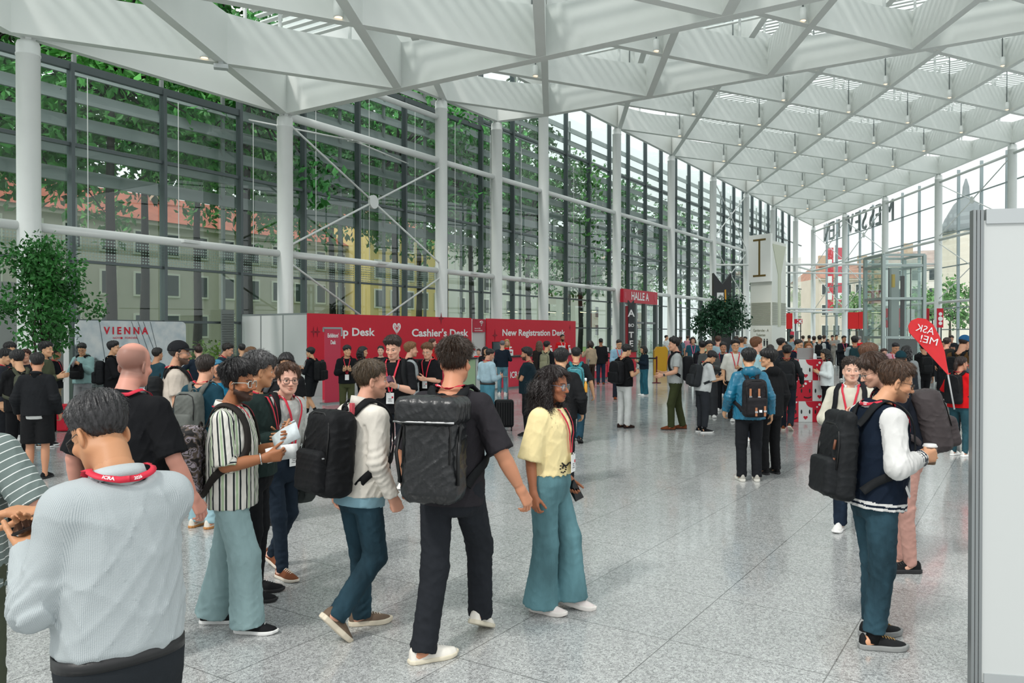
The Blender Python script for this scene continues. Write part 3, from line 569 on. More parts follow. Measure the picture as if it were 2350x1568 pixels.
# ------------------------------------------------------------------ fair box counter with laptop
BW, BHt, BY = .297, .437, 16.6; cols = [at(x, 0, BY)[0] for x in (1817.5, 1849.5, 1881.5)]
WBOX = mat('white carton', '#dfe2e0', .6); RBOX = mat('red carton', '#c91430', .6); kinds = [['r', 'w', 'r'], ['r', 'r', 'w'], ['r', 'w', 'r']]
rown, coln = ['top', 'middle', 'bottom'], ['left', 'middle', 'right']
for r in range(3):
    for q in range(3):
        z = (2-r)*BHt; w_ = kinds[r][q] == 'w'; k = MB(); cc = np.array([cols[q], BY+.16, z+BHt/2]); k.box(cc, (BW-.004, .30, BHt-.003)); fy = BY+.008
        o = tag(k.build('printed_carton', WBOX if w_ else RBOX, bevel=.004), f"{'white' if w_ else 'red'} carton with a simple face print, {rown[r]} row, {coln[q]} column of the stack", 'carton', 'printed cartons stacked as a counter')
        for sx in (-1, 1):
            k = MB(); k.prism([(.016*math.cos(a), .045*math.sin(a)) for a in np.linspace(0, 6.28, 13)[:-1]], (cols[q]+sx*.085, fy, z+BHt*.5), (1, 0, 0), Zv, (0, 1, 0), .006); k.build('printed_eye', BLACK, o)
        k = MB()
        if w_:
            h = [(.045*(16*math.sin(t_)**3)/16, .045*(13*math.cos(t_)-5*math.cos(2*t_)-2*math.cos(3*t_)-math.cos(4*t_))/16) for t_ in np.linspace(0, 6.283, 25)[:-1]]; k.prism(h, (cols[q], fy, z+BHt*.22), (1, 0, 0), Zv, (0, 1, 0), .006); k.build('printed_mouth', RED, o)
            k = MB(); k.prism([(BW/2-.003, BHt/2-.003), (-.01, BHt/2-.003)]+[(BW/2-.003-.14*math.cos(a), BHt/2-.003-.13*math.sin(a)) for a in np.linspace(.1, 1.57, 8)], (cols[q], fy, z+BHt/2), (1, 0, 0), Zv, (0, 1, 0), .005); k.build('red_corner', RED, o)
        else:
            k.tube([(cols[q]+.04+.09*math.sin(a), fy, z+BHt*.28-.05*math.cos(a)) for a in np.linspace(-1.0, 1.1, 9)], .013, 6); k.build('printed_mouth', BLACK, o)
            for dx, dz, rr in ((.0, .15, .026), (-.05, .10, .018), (.09, .205, .028)):
                k = MB(); k.prism([(rr*math.cos(a), max(-1, min(rr*math.sin(a), BHt/2-.004-dz))) for a in np.linspace(0, 6.28, 15)[:-1]], (cols[q]+dx, fy, z+BHt/2+dz), (1, 0, 0), Zv, (0, 1, 0), .005); k.build('white_dot', WPRINT, o)
top = 3*BHt; lx = at(1852.5, 0, BY)[0]; k = MB(); k.box((lx, BY+.24, top+.010), (.33, .22, .014)); o = tag(k.build('laptop', mat('laptop silver', '#a9a7a6', .3, .7), bevel=.004), 'silver laptop open on top of the red and white cartons', 'laptop')
k = MB(); k.frame((lx, BY+.115, top+.12), .345, .008, .235, (1, 0, 0), nrm((0, 1, .14)), nrm((0, -.14, 1))); l_ = k.build('lid', mat('laptop silver', '#a9a7a6', .3, .7), o)
# ------------------------------------------------------------------ right-hand partition
a, b = at(2234, 0, 4.15)*[1, 1, 0], at(2920, 0, 3.9)*[1, 1, 0]; k = MB(); k.bar(a+Zv*1.22, b+Zv*1.22, .03, 2.4); o = tag(k.build('partition_panel', mat('near white panel', '#bfc3c2', .5), bevel=0), 'large plain white partition at the right edge', 'panel')
k = MB(); X = nrm(b-a); N = np.array([X[1], -X[0], 0])
for q, w_ in ((0, .014), (.018, .014), (.036, .014)): k.bar(a+X*(q-.005), a+X*(q-.005)+Zv*2.475, .05, w_, X)
k.bar(a+Zv*1.24+X*.016-N*.012, a+Zv*1.24+X*.016-N*.012+Zv*.001, .05, .04, X); k.build('post', ALU, o); k = MB(); k.bar(a+X*.05+Zv*2.44, b+Zv*2.44, .05, .075); k.bar(a+X*.05+Zv*.04, b+Zv*.04, .05, .06); k.build('rail', mat('rail light aluminium', '#b4b9ba', .35, .5), o)
# ------------------------------------------------------------------ trees
LEAFM = {}
def leafmat(c):
    if c not in LEAFM:
        m = mat('leaf '+c, c, .45, spec=.4, var=.45, vscale=3); LEAFM[c] = m
    return LEAFM[c]
def leaves(rng, clusters, n, size, asp=.5):
    ci = rng.randint(0, len(clusters), n); C = np.array([c[:3] for c in clusters])[ci]; R = np.array([c[3:6] if len(c) > 4 else [c[3]]*3 for c in clusters])[ci]
    d = rng.randn(n, 3); d /= np.linalg.norm(d, axis=1, keepdims=True); P = C+d*R*(rng.rand(n, 1)**.45)
    a = rng.randn(n, 3); a[:, 2] -= .6; a /= np.linalg.norm(a, axis=1, keepdims=True); b = np.cross(a, rng.randn(n, 3)); b /= np.linalg.norm(b, axis=1, keepdims=True); s = size*(.6+.8*rng.rand(n, 1))
    nn = np.cross(a, b)
    V = np.stack([P, P+a*s*.5+b*s*asp*.5+nn*s*.08, P+a*s, P+a*s*.5-b*s*asp*.5+nn*s*.08], 1).reshape(-1, 3); return V, np.arange(4*n).reshape(n, 4)
def tree(base, name, label, cat, clusters, n, size, leafc, trunks, seed, tr=.05, barkc='#3a2c22', group=None, pot=None, forks=()):
    rng = np.random.RandomState(seed); k = MB()
    for pts, r in trunks: k.tube([np.array(base)+np.array(q) for q in pts], np.linspace(r, r*.45, len(pts)), 7)
    for c in clusters:
        t0 = trunks[rng.randint(len(trunks))][0][-1]; k.tube([np.array(base)+np.array(t0), np.array(base)+(np.array(t0)*.4+np.array(c[:3])*.6)+[0, 0, .1], np.array(base)+np.array(c[:3])], [tr*.5, tr*.35, tr*.12], 5)
    o = tag(k.build(name, mat('bark '+barkc, barkc, .9, bump=.6, bscale=30, var=.3)), label, cat, group)
    V, Q = leaves(rng, clusters, n, size); link('foliage', np_mesh('foliage', V+np.array(base), Q, leafmat(leafc), smooth=False), o)
    if pot: k = MB(); k.lathe([(pot*.75, 0), (pot*.85, .02), (pot, .5), (pot*.92, .52), (pot*.9, .47)], base, 20); k.build('planter', DKGREY, o)
    return o
rng = np.random.RandomState(4)
cl = [(rng.uniform(-.6, .6)*(1-abs(z-2.6)/2.6), rng.uniform(-.5, .5), z, .34) for z in rng.uniform(1.75, 3.45, 34)]+[(rng.uniform(-.8, .8), rng.uniform(-.4, .4), rng.uniform(2.3, 3.1), .3) for _ in range(16)]
b_ = at(95, 0, 15.0)*[1, 1, 0]
tree(b_, 'ficus_tree', 'leafy green ficus tree before the grey wall at the left edge', 'tree', cl, 5200, .10, '#2c6b2a', [([(0, 0, .3), (.03, 0, 1.2), (-.02, 0, 2.4)], .045), ([(.05, 0, .3), (.1, .03, 1.3), (.15, 0, 2.5)], .035), ([(-.05, 0, .3), (-.1, 0, 1.4), (-.2, 0, 2.4)], .03)], 4, .03, '#2e211c', pot=.3)
b_ = at(1650, 0, 32)*[1, 1, 0]; rng = np.random.RandomState(8); cl = [(rng.uniform(-.85, .85), rng.uniform(-.6, .6), rng.uniform(2.05, 3.1), .4) for _ in range(34)]
tree(b_, 'ficus_tree', 'round dark green ficus tree in front of the black map sign', 'tree', cl, 3600, .15, '#1f4a30', [([(0, 0, .3), (.02, 0, 1.2), (0, 0, 2.4)], .05)], 8, .04, pot=.35)
OUT = [(-60, 33, 15, '#4f9a45', 2), (250, 31, 15, '#55a04a', 3), (450, 36, 14, '#6aae58', 4), (565, 30, 16, '#418a44', 5), (760, 36, 15, '#62a854', 6), (905, 31, 15, '#4f9a4c', 7), (1080, 33, 15, '#59a556', 8), (1210, 31, 13, '#59964c', 9), (1330, 34, 14, '#4b8a48', 10), (1450, 32, 14, '#4f8d4c', 11), (1560, 34, 14, '#6a9f58', 12), (1690, 36, 13, '#6fa05e', 13)]
labs = ['at the far left edge', 'behind the picture wall', 'behind the grey louvre grille', 'left of the braced bay', 'in the middle of the braced bay', 'at the right of the braced bay', 'behind the Cashier\'s Desk sign', 'behind the New Registration sign', 'right of the New Registration sign', 'left of the hall sign', 'right of the hall sign', 'behind the white tower']
for (px, c, h, lc, sd), lb in zip(OUT, labs):
    rng = np.random.RandomState(sd); b_ = onwall(px, c); cl = [(rng.uniform(-3.6, 3.6), rng.uniform(-3.6, 3.6), rng.uniform(7.2 if 200 < px < 1100 else 5.5, h), rng.uniform(.9, 1.6)) for _ in range(40)]
    tree(b_, 'street_tree', 'green street tree outside the glass '+lb, 'tree', cl, 4200, .36, lc, [([(0, 0, 0), (.1, 0, 2.5), (0, .1, h*.45), (.1, .1, h*.7)], .22)], sd, .12, '#2b2622', 'street trees outside the left glass wall')
for i, (px, lb) in enumerate(((-350, 'far left, beyond the grey wall'), (60, 'behind the left column'), (330, 'behind the first tall window'), (560, 'behind the second column'), (780, 'behind the braced bay'), (960, 'behind the third column'), (1130, 'behind the middle columns'))):
    rng = np.random.RandomState(i+80); b_ = onwall(px, 47); cl = [(rng.uniform(-4.5, 4.5), rng.uniform(-4.5, 4.5), rng.uniform(10.3, 23), rng.uniform(1.6, 2.6)) for _ in range(38)]
    tree(b_, 'park_tree', 'tall dark park tree in the second row outside, '+lb, 'tree', cl, 4200, .62, ['#3f6f3c', '#4a7a45'][i % 2], [([(0, 0, 0), (.1, 0, 5), (0, .1, 12)], .3)], i+80, .14, '#2b2622', 'park trees in the second row outside')
for i, (px, Y, r, lc) in enumerate(((2180, 92, 2.6, '#5f8f4e'), (2140, 98, 2.2, '#6b9a58'), (1968, 100, 2.2, '#7aa066'))):
    rng = np.random.RandomState(i+40); b_ = at(px, 0, Y)*[1, 1, 0]; cl = [(rng.uniform(-r, r), rng.uniform(-1, 1), rng.uniform(3.5, 3.8+r*1.6), 1.2) for _ in range(14)]
    tree(b_, 'street_tree', ['green tree in front of the cream houses at the right', 'green tree right of the lift', 'pale green tree left of the lift'][i], 'tree', cl, 900, .5, lc, [([(0, 0, 0), (0, 0, 3.5)], .2)], i+40, .1)
for i, (px, c, w_) in enumerate(((300, 28.5, 2.2), (440, 28.5, 2.2), (760, 29, 2.5), (860, 29, 2), (1500, 29, 3), (1590, 29, 3))):
    rng = np.random.RandomState(i+60); b_ = onwall(px, c); cl = [(rng.uniform(-w_, w_)*wd[0], rng.uniform(-w_, w_)*wd[1], rng.uniform(.4, 1.3), .5) for _ in range(16)]
    V, Q = leaves(rng, cl, 1500, .16); o = link('shrub', np_mesh('shrub', V+b_, Q, leafmat(['#6f9440', '#7f9f48'][i % 2]), smooth=False)); tag(o, 'light green shrub outside the glass '+['behind the left of the picture wall', 'right of the picture wall', 'in the braced bay, left', 'in the braced bay, right', 'beside the hall doorway', 'behind the round ficus tree'][i], 'shrub', 'shrubs outside the glass')
# ------------------------------------------------------------------ houses outside
def house(a, b, depth, z1, zr, wallc, roofc, label, rows, ncol, n, wz=1.6, ww=1.0):
    a, b = np.array(a)*[1, 1, 0], np.array(b)*[1, 1, 0]; u = nrm(b-a); Lh = np.linalg.norm(b-a); nn = np.array(n, float); k = MB(); c = (a+b)/2-nn*depth/2
    k.frame(c+Zv*z1/2, Lh, depth, z1, u, nn, Zv); k.frame((a+b)/2+Zv*(z1-.15)+nn*.1, Lh+.4, .5, .35, u, nn, Zv); o = tag(k.build('house', mat('render '+wallc, wallc, .85, var=.05, vscale=.5)), label, 'house')
    if roofc:
        k = MB(); r = nn*depth; v = [a+Zv*z1+nn*.5, b+Zv*z1+nn*.5, b-r+Zv*z1, a-r+Zv*z1, a-r*.45+Zv*zr+u*2, b-r*.45+Zv*zr-u*2]; k.add(v, [(0, 1, 5, 4), (1, 2, 5), (2, 3, 4, 5), (3, 0, 4), (3, 2, 1, 0)]); k.build('roof', mat('roof '+roofc, roofc, .8, var=.2, vscale=.8), o)
        for w_ in (.2, .5, .8): k = MB(); k.frame(a+u*Lh*w_-r*.3+Zv*(zr+.2), 1.4, .7, 1.8, u, nn, Zv); k.build('chimney', mat('chimney', '#b9a58e', .9), o)
    for r_ in range(rows):
        for q in range(ncol):
            k = MB(); p_ = a+u*Lh*(q+.5)/ncol+Zv*(1.7+r_*(z1-1)/rows+wz/2)+nn*.03; k.frame(p_, ww+.3, .12, wz+.3, u, nn, Zv); w = k.build('window', mat('window surround', '#d8d6cd', .8), o); k = MB(); k.frame(p_+nn*.07, ww, .02, wz, u, nn, Zv); k.build('pane', mat('dark house glass', '#3c4648', .15), w)
    return o
house(onwall(-300, 68), onwall(845, 68), 12, 10.6, 13.6, '#b9b3a8', '#9a5038', 'long grey house with a red tiled roof behind the left glass', 3, 16, wn)
house(onwall(850, 64), onwall(1020, 64), 12, 12.5, 15, '#d7bd7a', '#a8583c', 'yellow house with a red roof right of the grey house', 4, 5, wn)
house(onwall(1030, 66), onwall(1500, 66), 12, 12.0, 14.5, '#c8c6c0', '#8f8d8a', 'white house with a grey roof behind the registration sign', 4, 12, wn)
house(at(2040, 0, 128), at(2420, 0, 118), 14, 12.6, 15.6, '#dedad2', '#a8988f', 'cream town house far behind the right glass wall', 4, 9, (0, -1, 0))
house(at(1880, 0, 130), at(2035, 0, 130), 14, 11.0, 14.0, '#cfc6ba', '#a07a68', 'cream town house behind the lift', 3, 6, (0, -1, 0))
k = MB(); c = at(2215, 0, 111)*[1, 1, 0]; k.box(c+Zv*8, (5, 5, 16)); o = tag(k.build('tower_house', mat('render tower', '#dfd8c8', .85)), 'cream corner turret with a dark dome at the far right', 'tower'); k = MB(); k.lathe([(3.2, 16), (3.2, 16.5), (2.6, 18), (1.5, 20), (.5, 21), (.4, 22.4), (.1, 23.5)], c, 12); k.build('dome', mat('slate dome', '#7f8688', .6), o)
# letters of the fair's name on the outside of the roof edge, read from behind
k_ = 0
for ch, px in zip('NEIWESSEM', (1904, 1916, 1930, 1949, 1970, 1984, 2000, 2014, 2037)):
    q = base+rd*((px*0)); px -= 52; Yp = 51282/(px+52-1271.0); p_ = np.array([(px-CXP)/F*Yp, Yp, 0])-rn*1.9; z = 12.1; k = MB(); v, f = text_geo(ch, 2.6, 'CENTER', 0); uu = -rd; k.add([p_-rd*x_[0]+Zv*(z+x_[1]) for x_ in v]+[p_-rd*x_[0]+Zv*(z+x_[1])-rn*.10 for x_ in v], [list(ff) for ff in f]+[[i+len(v) for i in ff][::-1] for ff in f])
    tag(k.build('roof_letter', mat('dark roof letter', '#8d9799', .5)), f'large grey roof letter {ch} seen from behind, ' + ['nearest the far corner', 'second from the far corner', 'third from the far corner', 'fourth from the far corner', 'middle of the row', 'fourth from the right', 'third from the right', 'second from the right', 'nearest the right edge'][k_], 'letter', 'roof letters outside the right glass'); k_ += 1
for px, w_, lab in ((1904, .9, 'tall red and white street banner left of the far column'), (1927, 1.1, 'tall red street banner right of the far column')):
    a = at(px, 715, 105); k = MB(); k.box(a+Zv*4.2, (w_, .05, 8.4)); o = tag(k.build('street_banner', mat('street banner', '#c8344c', .6)), lab, 'banner'); k = MB(); k.tube([(a[0]-w_/2-.05, a[1], 0), (a[0]-w_/2-.05, a[1], a[2]+8.7)], .06, 6); k.build('pole', STEEL, o)
    for dz in (2, 4.2, 6.4): k = MB(); k.box(a+Zv*dz+[0, -.03, 0], (w_*.6, .01, .9)); k.build('white_print', WPRINT, o)
# strip lights in the room beyond the hall entrance
for i, (px, z) in enumerate(((1176, 3.15), (1266, 3.2), (1300, 3.2), (1340, 3.3), (1360, 3.4), (1417, 3.3), (1437, 3.45))):
    p_ = onwall(px, CG+3.5, z); k = MB(); k.frame(p_, .9, .12, .08, wd, wn, Zv); o = tag(k.build('strip_light', WPRINT), 'warm strip light outside the glass, '+['leftmost', 'second from the left', 'third from the left', 'fourth from the left', 'fifth from the left', 'second from the right', 'rightmost'][i], 'lamp', 'strip lights beyond the glass'); k = MB(); k.frame(p_-Zv*.045, .86, .09, .02, wd, wn, Zv); k.build('tube', mat('warm tube', (1, .78, .42), .4, emit=4), o)
# spotlights hanging at the roof nodes
sn = 0; LEN = mat('lamp lens', (1, .72, .45), .3, emit=1.5); proto = None
for i in range(-8, 10):
    for j in range(-2, 10):
        if i < j and inside(i, j) and node(i, j)[1] < 75 and abs(node(i, j)[0]/node(i, j)[1]) < .68:
            z = zlev(i+j); q = node(i, j)+np.array([-.36, -.34, z-.02]); dist = q[1]
            if (q[2]-EYE)/q[1] > .46: continue
            if proto is None:
                k = MB(); k.lathe([(.10, .08), (.11, .1), (.11, .42), (.05, .46)], (0, 0, 0), 16); proto = k.build('spotlight', WHITE); k = MB(); k.tube([(.0, 0, .45), (0, 0, 2.12)], .022, 6); k.build('rod', STEEL, proto); k = MB(); k.lathe([(.085, .07), (.085, .075)], (0, 0, 0), 14); k.build('lens', LEN, proto); o = proto
            else:
                o = proto.copy(); COL.objects.link(o)
                for ch in proto.children: c2 = ch.copy(); COL.objects.link(c2); c2.parent = o
            o.location = q; tag(o, 'white cylinder spotlight hanging at a crossing of the white roof beams', 'lamp', 'spotlights under the roof beams'); sn += 1
k = MB(); q = node(0, 1)+np.array([0, -.2, Z1-.12]); k.box(q, (.34, .22, .1), .3); k.box(q+Zv*.08, (.1, .1, .1)); tag(k.build('sensor_box', mat('pale sensor', '#c9cfd0', .4)), 'small grey sensor box under the nearest roof crossing', 'sensor')
# ------------------------------------------------------------------ smooth solids: distance fields meshed with surface nets
f32 = np.float32
def smin(a, b, k):
    h = np.clip(.5+.5*(b-a)/k, 0, 1); return b+(a-b)*h-k*h*(1-h)
def smax(a, b, k): return -smin(-a, -b, k)
def limb(P, a, b, rad):
    a = np.asarray(a, f32); ab = np.asarray(b, f32)-a; t = np.clip(((P-a)@ab)/(ab@ab+1e-9), 0, 1); q = P-a-t[:, None]*ab
    return np.sqrt((q*q).sum(1))-np.interp(t, np.linspace(0, 1, len(rad)), rad).astype(f32)
def ell(P, c, r):
    q = (P-np.asarray(c, f32)); r = np.asarray(r, f32); n = np.sqrt(((q/r)**2).sum(1)); m = np.sqrt(((q/r**2)**2).sum(1))+1e-6
    return n*(n-1)/m
def rbox(P, c, h, r):
    q = np.abs(P-np.asarray(c, f32))-(np.asarray(h, f32)-r); return np.sqrt((np.maximum(q, 0)**2).sum(1))+np.minimum(q.max(1), 0)-r
_E = [((0, 0, 0), (1, 0, 0)), ((0, 1, 0), (1, 1, 0)), ((0, 0, 1), (1, 0, 1)), ((0, 1, 1), (1, 1, 1)),
      ((0, 0, 0), (0, 1, 0)), ((1, 0, 0), (1, 1, 0)), ((0, 0, 1), (0, 1, 1)), ((1, 0, 1), (1, 1, 1)),
      ((0, 0, 0), (0, 0, 1)), ((1, 0, 0), (1, 0, 1)), ((0, 1, 0), (0, 1, 1)), ((1, 1, 0), (1, 1, 1))]
def surf(f, lo, hi, h):
    lo = np.asarray(lo, f32)-2*h; hi = np.asarray(hi, f32)+2*h; B = 5
    nb = np.maximum(1, np.ceil((hi-lo)/(h*B)).astype(int)); n = nb*B
    g = np.stack(np.meshgrid(*[lo[a]+(np.arange(nb[a])+.5)*B*h for a in range(3)], indexing='ij'), -1).reshape(-1, 3).astype(f32)
    dc = f(g); act = np.abs(dc) < B*h*.9+h*1.5+.006
    D = np.where(dc < 0, -1, 1).astype(f32).reshape(nb); D = D.repeat(B, 0).repeat(B, 1).repeat(B, 2)
    ai = np.argwhere(act.reshape(nb))
    if not len(ai): return np.zeros((0, 3)), np.zeros((0, 4), int)
    off = np.stack(np.meshgrid(*[np.arange(B)]*3, indexing='ij'), -1).reshape(-1, 3)
    idx = (ai[:, None, :]*B+off[None]).reshape(-1, 3); P = (lo+idx*h).astype(f32); d = np.empty(len(P), f32)
    for s in range(0, len(P), 400000): d[s:s+400000] = f(P[s:s+400000])
    D[idx[:, 0], idx[:, 1], idx[:, 2]] = d
    Sg = (D < 0).astype(np.uint8)
    c = sum(Sg[i:n[0]-1+i, j:n[1]-1+j, k:n[2]-1+k] for i in (0, 1) for j in (0, 1) for k in (0, 1))
    cells = np.argwhere((c > 0) & (c < 8)); M = len(cells)
    if not M: return np.zeros((0, 3)), np.zeros((0, 4), int)
    acc = np.zeros((M, 3), f32); cnt = np.zeros(M, f32)
    V = {}
    for i in (0, 1):
        for j in (0, 1):
            for k in (0, 1): V[i, j, k] = D[cells[:, 0]+i, cells[:, 1]+j, cells[:, 2]+k]
    for a, b in _E:
        va, vb = V[a], V[b]; m = (va < 0) != (vb < 0); t = np.where(m, va/(va-vb+1e-12), 0).astype(f32)
        pa, pb = np.array(a, f32), np.array(b, f32); acc += np.where(m[:, None], pa+t[:, None]*(pb-pa), 0); cnt += m
    verts = lo+(cells+acc/cnt[:, None])*h
    ix = np.full(n-1, -1, np.int32); ix[cells[:, 0], cells[:, 1], cells[:, 2]] = np.arange(M)
    Q = []
    for ax in range(3):
        u, v = (ax+1) % 3, (ax+2) % 3
        s0 = [slice(None)]*3; s1 = [slice(None)]*3; s0[ax] = slice(0, -1); s1[ax] = slice(1, None)
        e = np.argwhere(Sg[tuple(s0)] != Sg[tuple(s1)])
        e = e[(e[:, u] > 0) & (e[:, v] > 0) & (e[:, u] < n[u]-1) & (e[:, v] < n[v]-1) & (e[:, ax] < n[ax]-1)]
        ins = Sg[e[:, 0], e[:, 1], e[:, 2]] > 0; q = []
        for du, dv in ((-1, -1), (0, -1), (0, 0), (-1, 0)):
            cc = e.copy(); cc[:, u] += du; cc[:, v] += dv; q.append(ix[cc[:, 0], cc[:, 1], cc[:, 2]])
        q = np.stack(q, 1); q[~ins] = q[~ins][:, ::-1]; Q.append(q)
    Q = np.concatenate(Q); Q = Q[(Q >= 0).all(1)]
    return verts.astype(float), Q
def relax(V, Q, it=1, lam=.5):
    for _ in range(it):
        a = np.zeros_like(V); c = np.zeros(len(V))
        for i in range(4):
            j = (i+1) % 4
            np.add.at(a, Q[:, i], V[Q[:, j]]); np.add.at(a, Q[:, j], V[Q[:, i]]); np.add.at(c, Q[:, i], 1); np.add.at(c, Q[:, j], 1)
        V = V+lam*(a/np.maximum(c, 1)[:, None]-V)
    return V
def crease(P, seed, amp, wl=.09, k=4, ridge=True):
    r = np.random.RandomState(seed); d = np.zeros(len(P), f32)
    for i in range(k):
        v = r.randn(3).astype(f32); v[2] *= .8; v *= 2*math.pi/(wl*(.7+.8*r.rand()))/np.linalg.norm(v)
        w = r.randn(3).astype(f32)*18
        s = np.sin(P@v+1.3*np.sin(P@w+r.rand()*6)+r.rand()*6)
        d += ((1-np.abs(s))**3-.25 if ridge else s*.5).astype(f32)
    return d*f32(amp/k*1.7)
def Rx(a): a = math.radians(a); return np.array([[1, 0, 0], [0, math.cos(a), -math.sin(a)], [0, math.sin(a), math.cos(a)]], f32)
def Ry(a): a = math.radians(a); return np.array([[math.cos(a), 0, math.sin(a)], [0, 1, 0], [-math.sin(a), 0, math.cos(a)]], f32)
def Rz(a): a = math.radians(a); return np.array([[math.cos(a), -math.sin(a), 0], [math.sin(a), math.cos(a), 0], [0, 0, 1]], f32)
def prof(zs, vals):
    z = np.linspace(-.3, .75, 211); v = np.interp(z, zs, vals); kk = np.hanning(17); kk /= kk.sum()
    v = np.convolve(np.pad(v, 8, mode='edge'), kk, 'valid'); return z, v.astype(f32)
PM = dict(z=[-.14, -.08, 0, .08, .16, .26, .36, .44, .50, .535, .57, .62], rx=[.12, .155, .168, .160, .148, .150, .164, .168, .140, .095, .066, .055],
          ry=[.09, .11, .118, .112, .104, .104, .114, .115, .098, .08, .062, .055])
PF = dict(z=[-.14, -.08, 0, .08, .16, .26, .36, .44, .50, .535, .57, .62], rx=[.13, .165, .172, .155, .132, .136, .148, .150, .126, .085, .056, .048],
          ry=[.09, .115, .12, .105, .094, .098, .122, .112, .09, .07, .055, .048])
def ik(a, w, la, lb, pole):
    """joint between a and w with bone lengths la, lb, bending toward pole"""
    d = w-a; D = np.linalg.norm(d); D2 = min(D, (la+lb)*.999); u = d/(D+1e-9); w = a+u*D2
    x = (la*la-lb*lb+D2*D2)/(2*D2); y = math.sqrt(max(la*la-x*x, 0)); p = np.asarray(pole, float); p = nrm(p-u*(p@u)); return a+u*x+p*y, w
class Fig:
    """a posed skeleton in its own frame: +y ahead, +x its right hand, z up, unit height 1.75 m"""
    def __init__(s, lean=0, twist=0, tilt=0, head=(0, 0), roll=0, arms=None, legs=None, female=False, girth=1.0, hips=None, crouch=0, headfwd=.02, shw=1.0):
        s.female, s.girth, s.lk = female, girth, 1.0
        legs = legs or {}; lr = dict(p=(.10, 0, 0), yaw=-6, pitch=0); ll = dict(p=(-.10, 0, 0), yaw=6, pitch=0)
        lr.update(legs.get('r', {})); ll.update(legs.get('l', {})); s.leg = (lr, ll)
        s.hipoff = np.array(hips or (0, 0)); hj = .088 if not female else .092
        ank = []
        for q in s.leg:
            R = Rz(q['yaw'])@Rx(q['pitch']); q['R'] = R; toe = q['pitch'] < 0
            a = np.array([q['p'][0], q['p'][1], 0])
            piv = np.array([0, .12, 0]) if toe else np.array([0, -.05, 0])
            q['org'] = a+np.array([0, 0, q['p'][2]])+Rz(q['yaw'])@piv-R@piv; ank.append(q['org']+R@np.array([0, -.005, .082]))
        hz = .925
        for q, a, sx in zip(s.leg, ank, (1, -1)):
            dx = np.linalg.norm(np.array([sx*hj, 0])+s.hipoff-a[:2]); hz = min(hz, a[2]+math.sqrt(max(.01, .842**2-dx**2))+.0)
        s.hip = np.array([s.hipoff[0], s.hipoff[1], hz-crouch])
        s.hj = [s.hip+np.array([hj, 0, 0]), s.hip-np.array([hj, 0, 0])]; s.kn, s.an = [], []
        for h_, a, q in zip(s.hj, ank, s.leg):
            k_, a_ = ik(h_, a, .432, .412, Rz(q['yaw'])@np.array([0, 1, 0])+np.array(q.get('pole', (0, 0, 0)))); s.kn.append(k_); s.an.append(a)
        s.R = Rz(-twist)@Ry(tilt)@Rx(-lean); s.T = s.hip.astype(f32)
        P_ = PF if female else PM; g = girth
        s.prx = prof(P_['z'], np.array(P_['rx'])*np.array([1]*2+[(1+g)/2]+[g]*4+[(1+g)/2]+[1]*4))
        s.pry = prof(P_['z'], np.array(P_['ry'])*np.array([1]*2+[g]*5+[(1+g)/2]+[1]*4))
        sw = (.170 if not female else .152)*shw
        s.sh = [s.w((sw, -.012, .468)), s.w((-sw, -.012, .468))]
        s.nb = s.w((0, -.02, .54)); s.pv = s.w((0, headfwd, .625))
        s.HR = (Rz(-head[0])@Rx(-head[1])@Ry(roll)).astype(f32); s.hc = (s.pv+s.HR@np.array([0, .022, .075])).astype(f32)
        s.el, s.wr, s.hand = [], [], []
        arms = arms or {}
        for i, (nm, sx) in enumerate((('r', 1), ('l', -1))):
            a = dict(w=(.06, .02, -.53), pole=(.3, -1, 0), n=None, d=None, curl=(18, 28, 18), spread=0, thumb=.3); a.update(arms.get(nm, {}))
            wr = s.sh[i]+np.array([a['w'][0]*sx, a['w'][1], a['w'][2]]); e, wr = ik(s.sh[i], wr, .285, .25, np.array([a['pole'][0]*sx, a['pole'][1], a['pole'][2]]))
            s.el.append(e); s.wr.append(wr); fd = nrm(wr-e); d = fd if a['d'] is None else nrm(np.array([a['d'][0]*sx, a['d'][1], a['d'][2]]))
            n_ = np.array([-sx, .25, 0]) if a['n'] is None else np.array([a['n'][0]*sx, a['n'][1], a['n'][2]], float)
            n_ = nrm(n_-d*(n_@d)); lat = np.cross(d, n_)*sx
            s.hand.append(dict(o=wr, d=d, n=n_, t=lat, curl=a['curl'], spread=a['spread'], thumb=a['thumb'], sx=sx))
    def w(s, p): return s.R@np.asarray(p, float)+s.T
    def loc(s, P): return ((P-s.T)@s.R).astype(f32)
    def htop(s): return (s.hc+s.HR@np.array([0, -.01, .128]))[2]
    def torso(s, P, ease=0, zlo=-.13, zhi=.6, drape=None, fwd=None):
        q = s.loc(P); z = q[:, 2]; rx = np.interp(z, *s.prx)+ease; ry = np.interp(z, *s.pry)+ease
        if drape is not None: bw = np.clip((.46-z)/.14, 0, 1); rx = rx+np.maximum(drape[0]-rx, 0)*bw; ry = ry+np.maximum(drape[1]-ry, 0)*bw
        y = q[:, 1]-.012; n = (np.abs(q[:, 0]/rx)**2.3+np.abs(y/ry)**2.3)**(1/2.3)
        return smax(((n-1)*np.minimum(rx, ry)).astype(f32), np.maximum(z-zhi, zlo-z), .03)
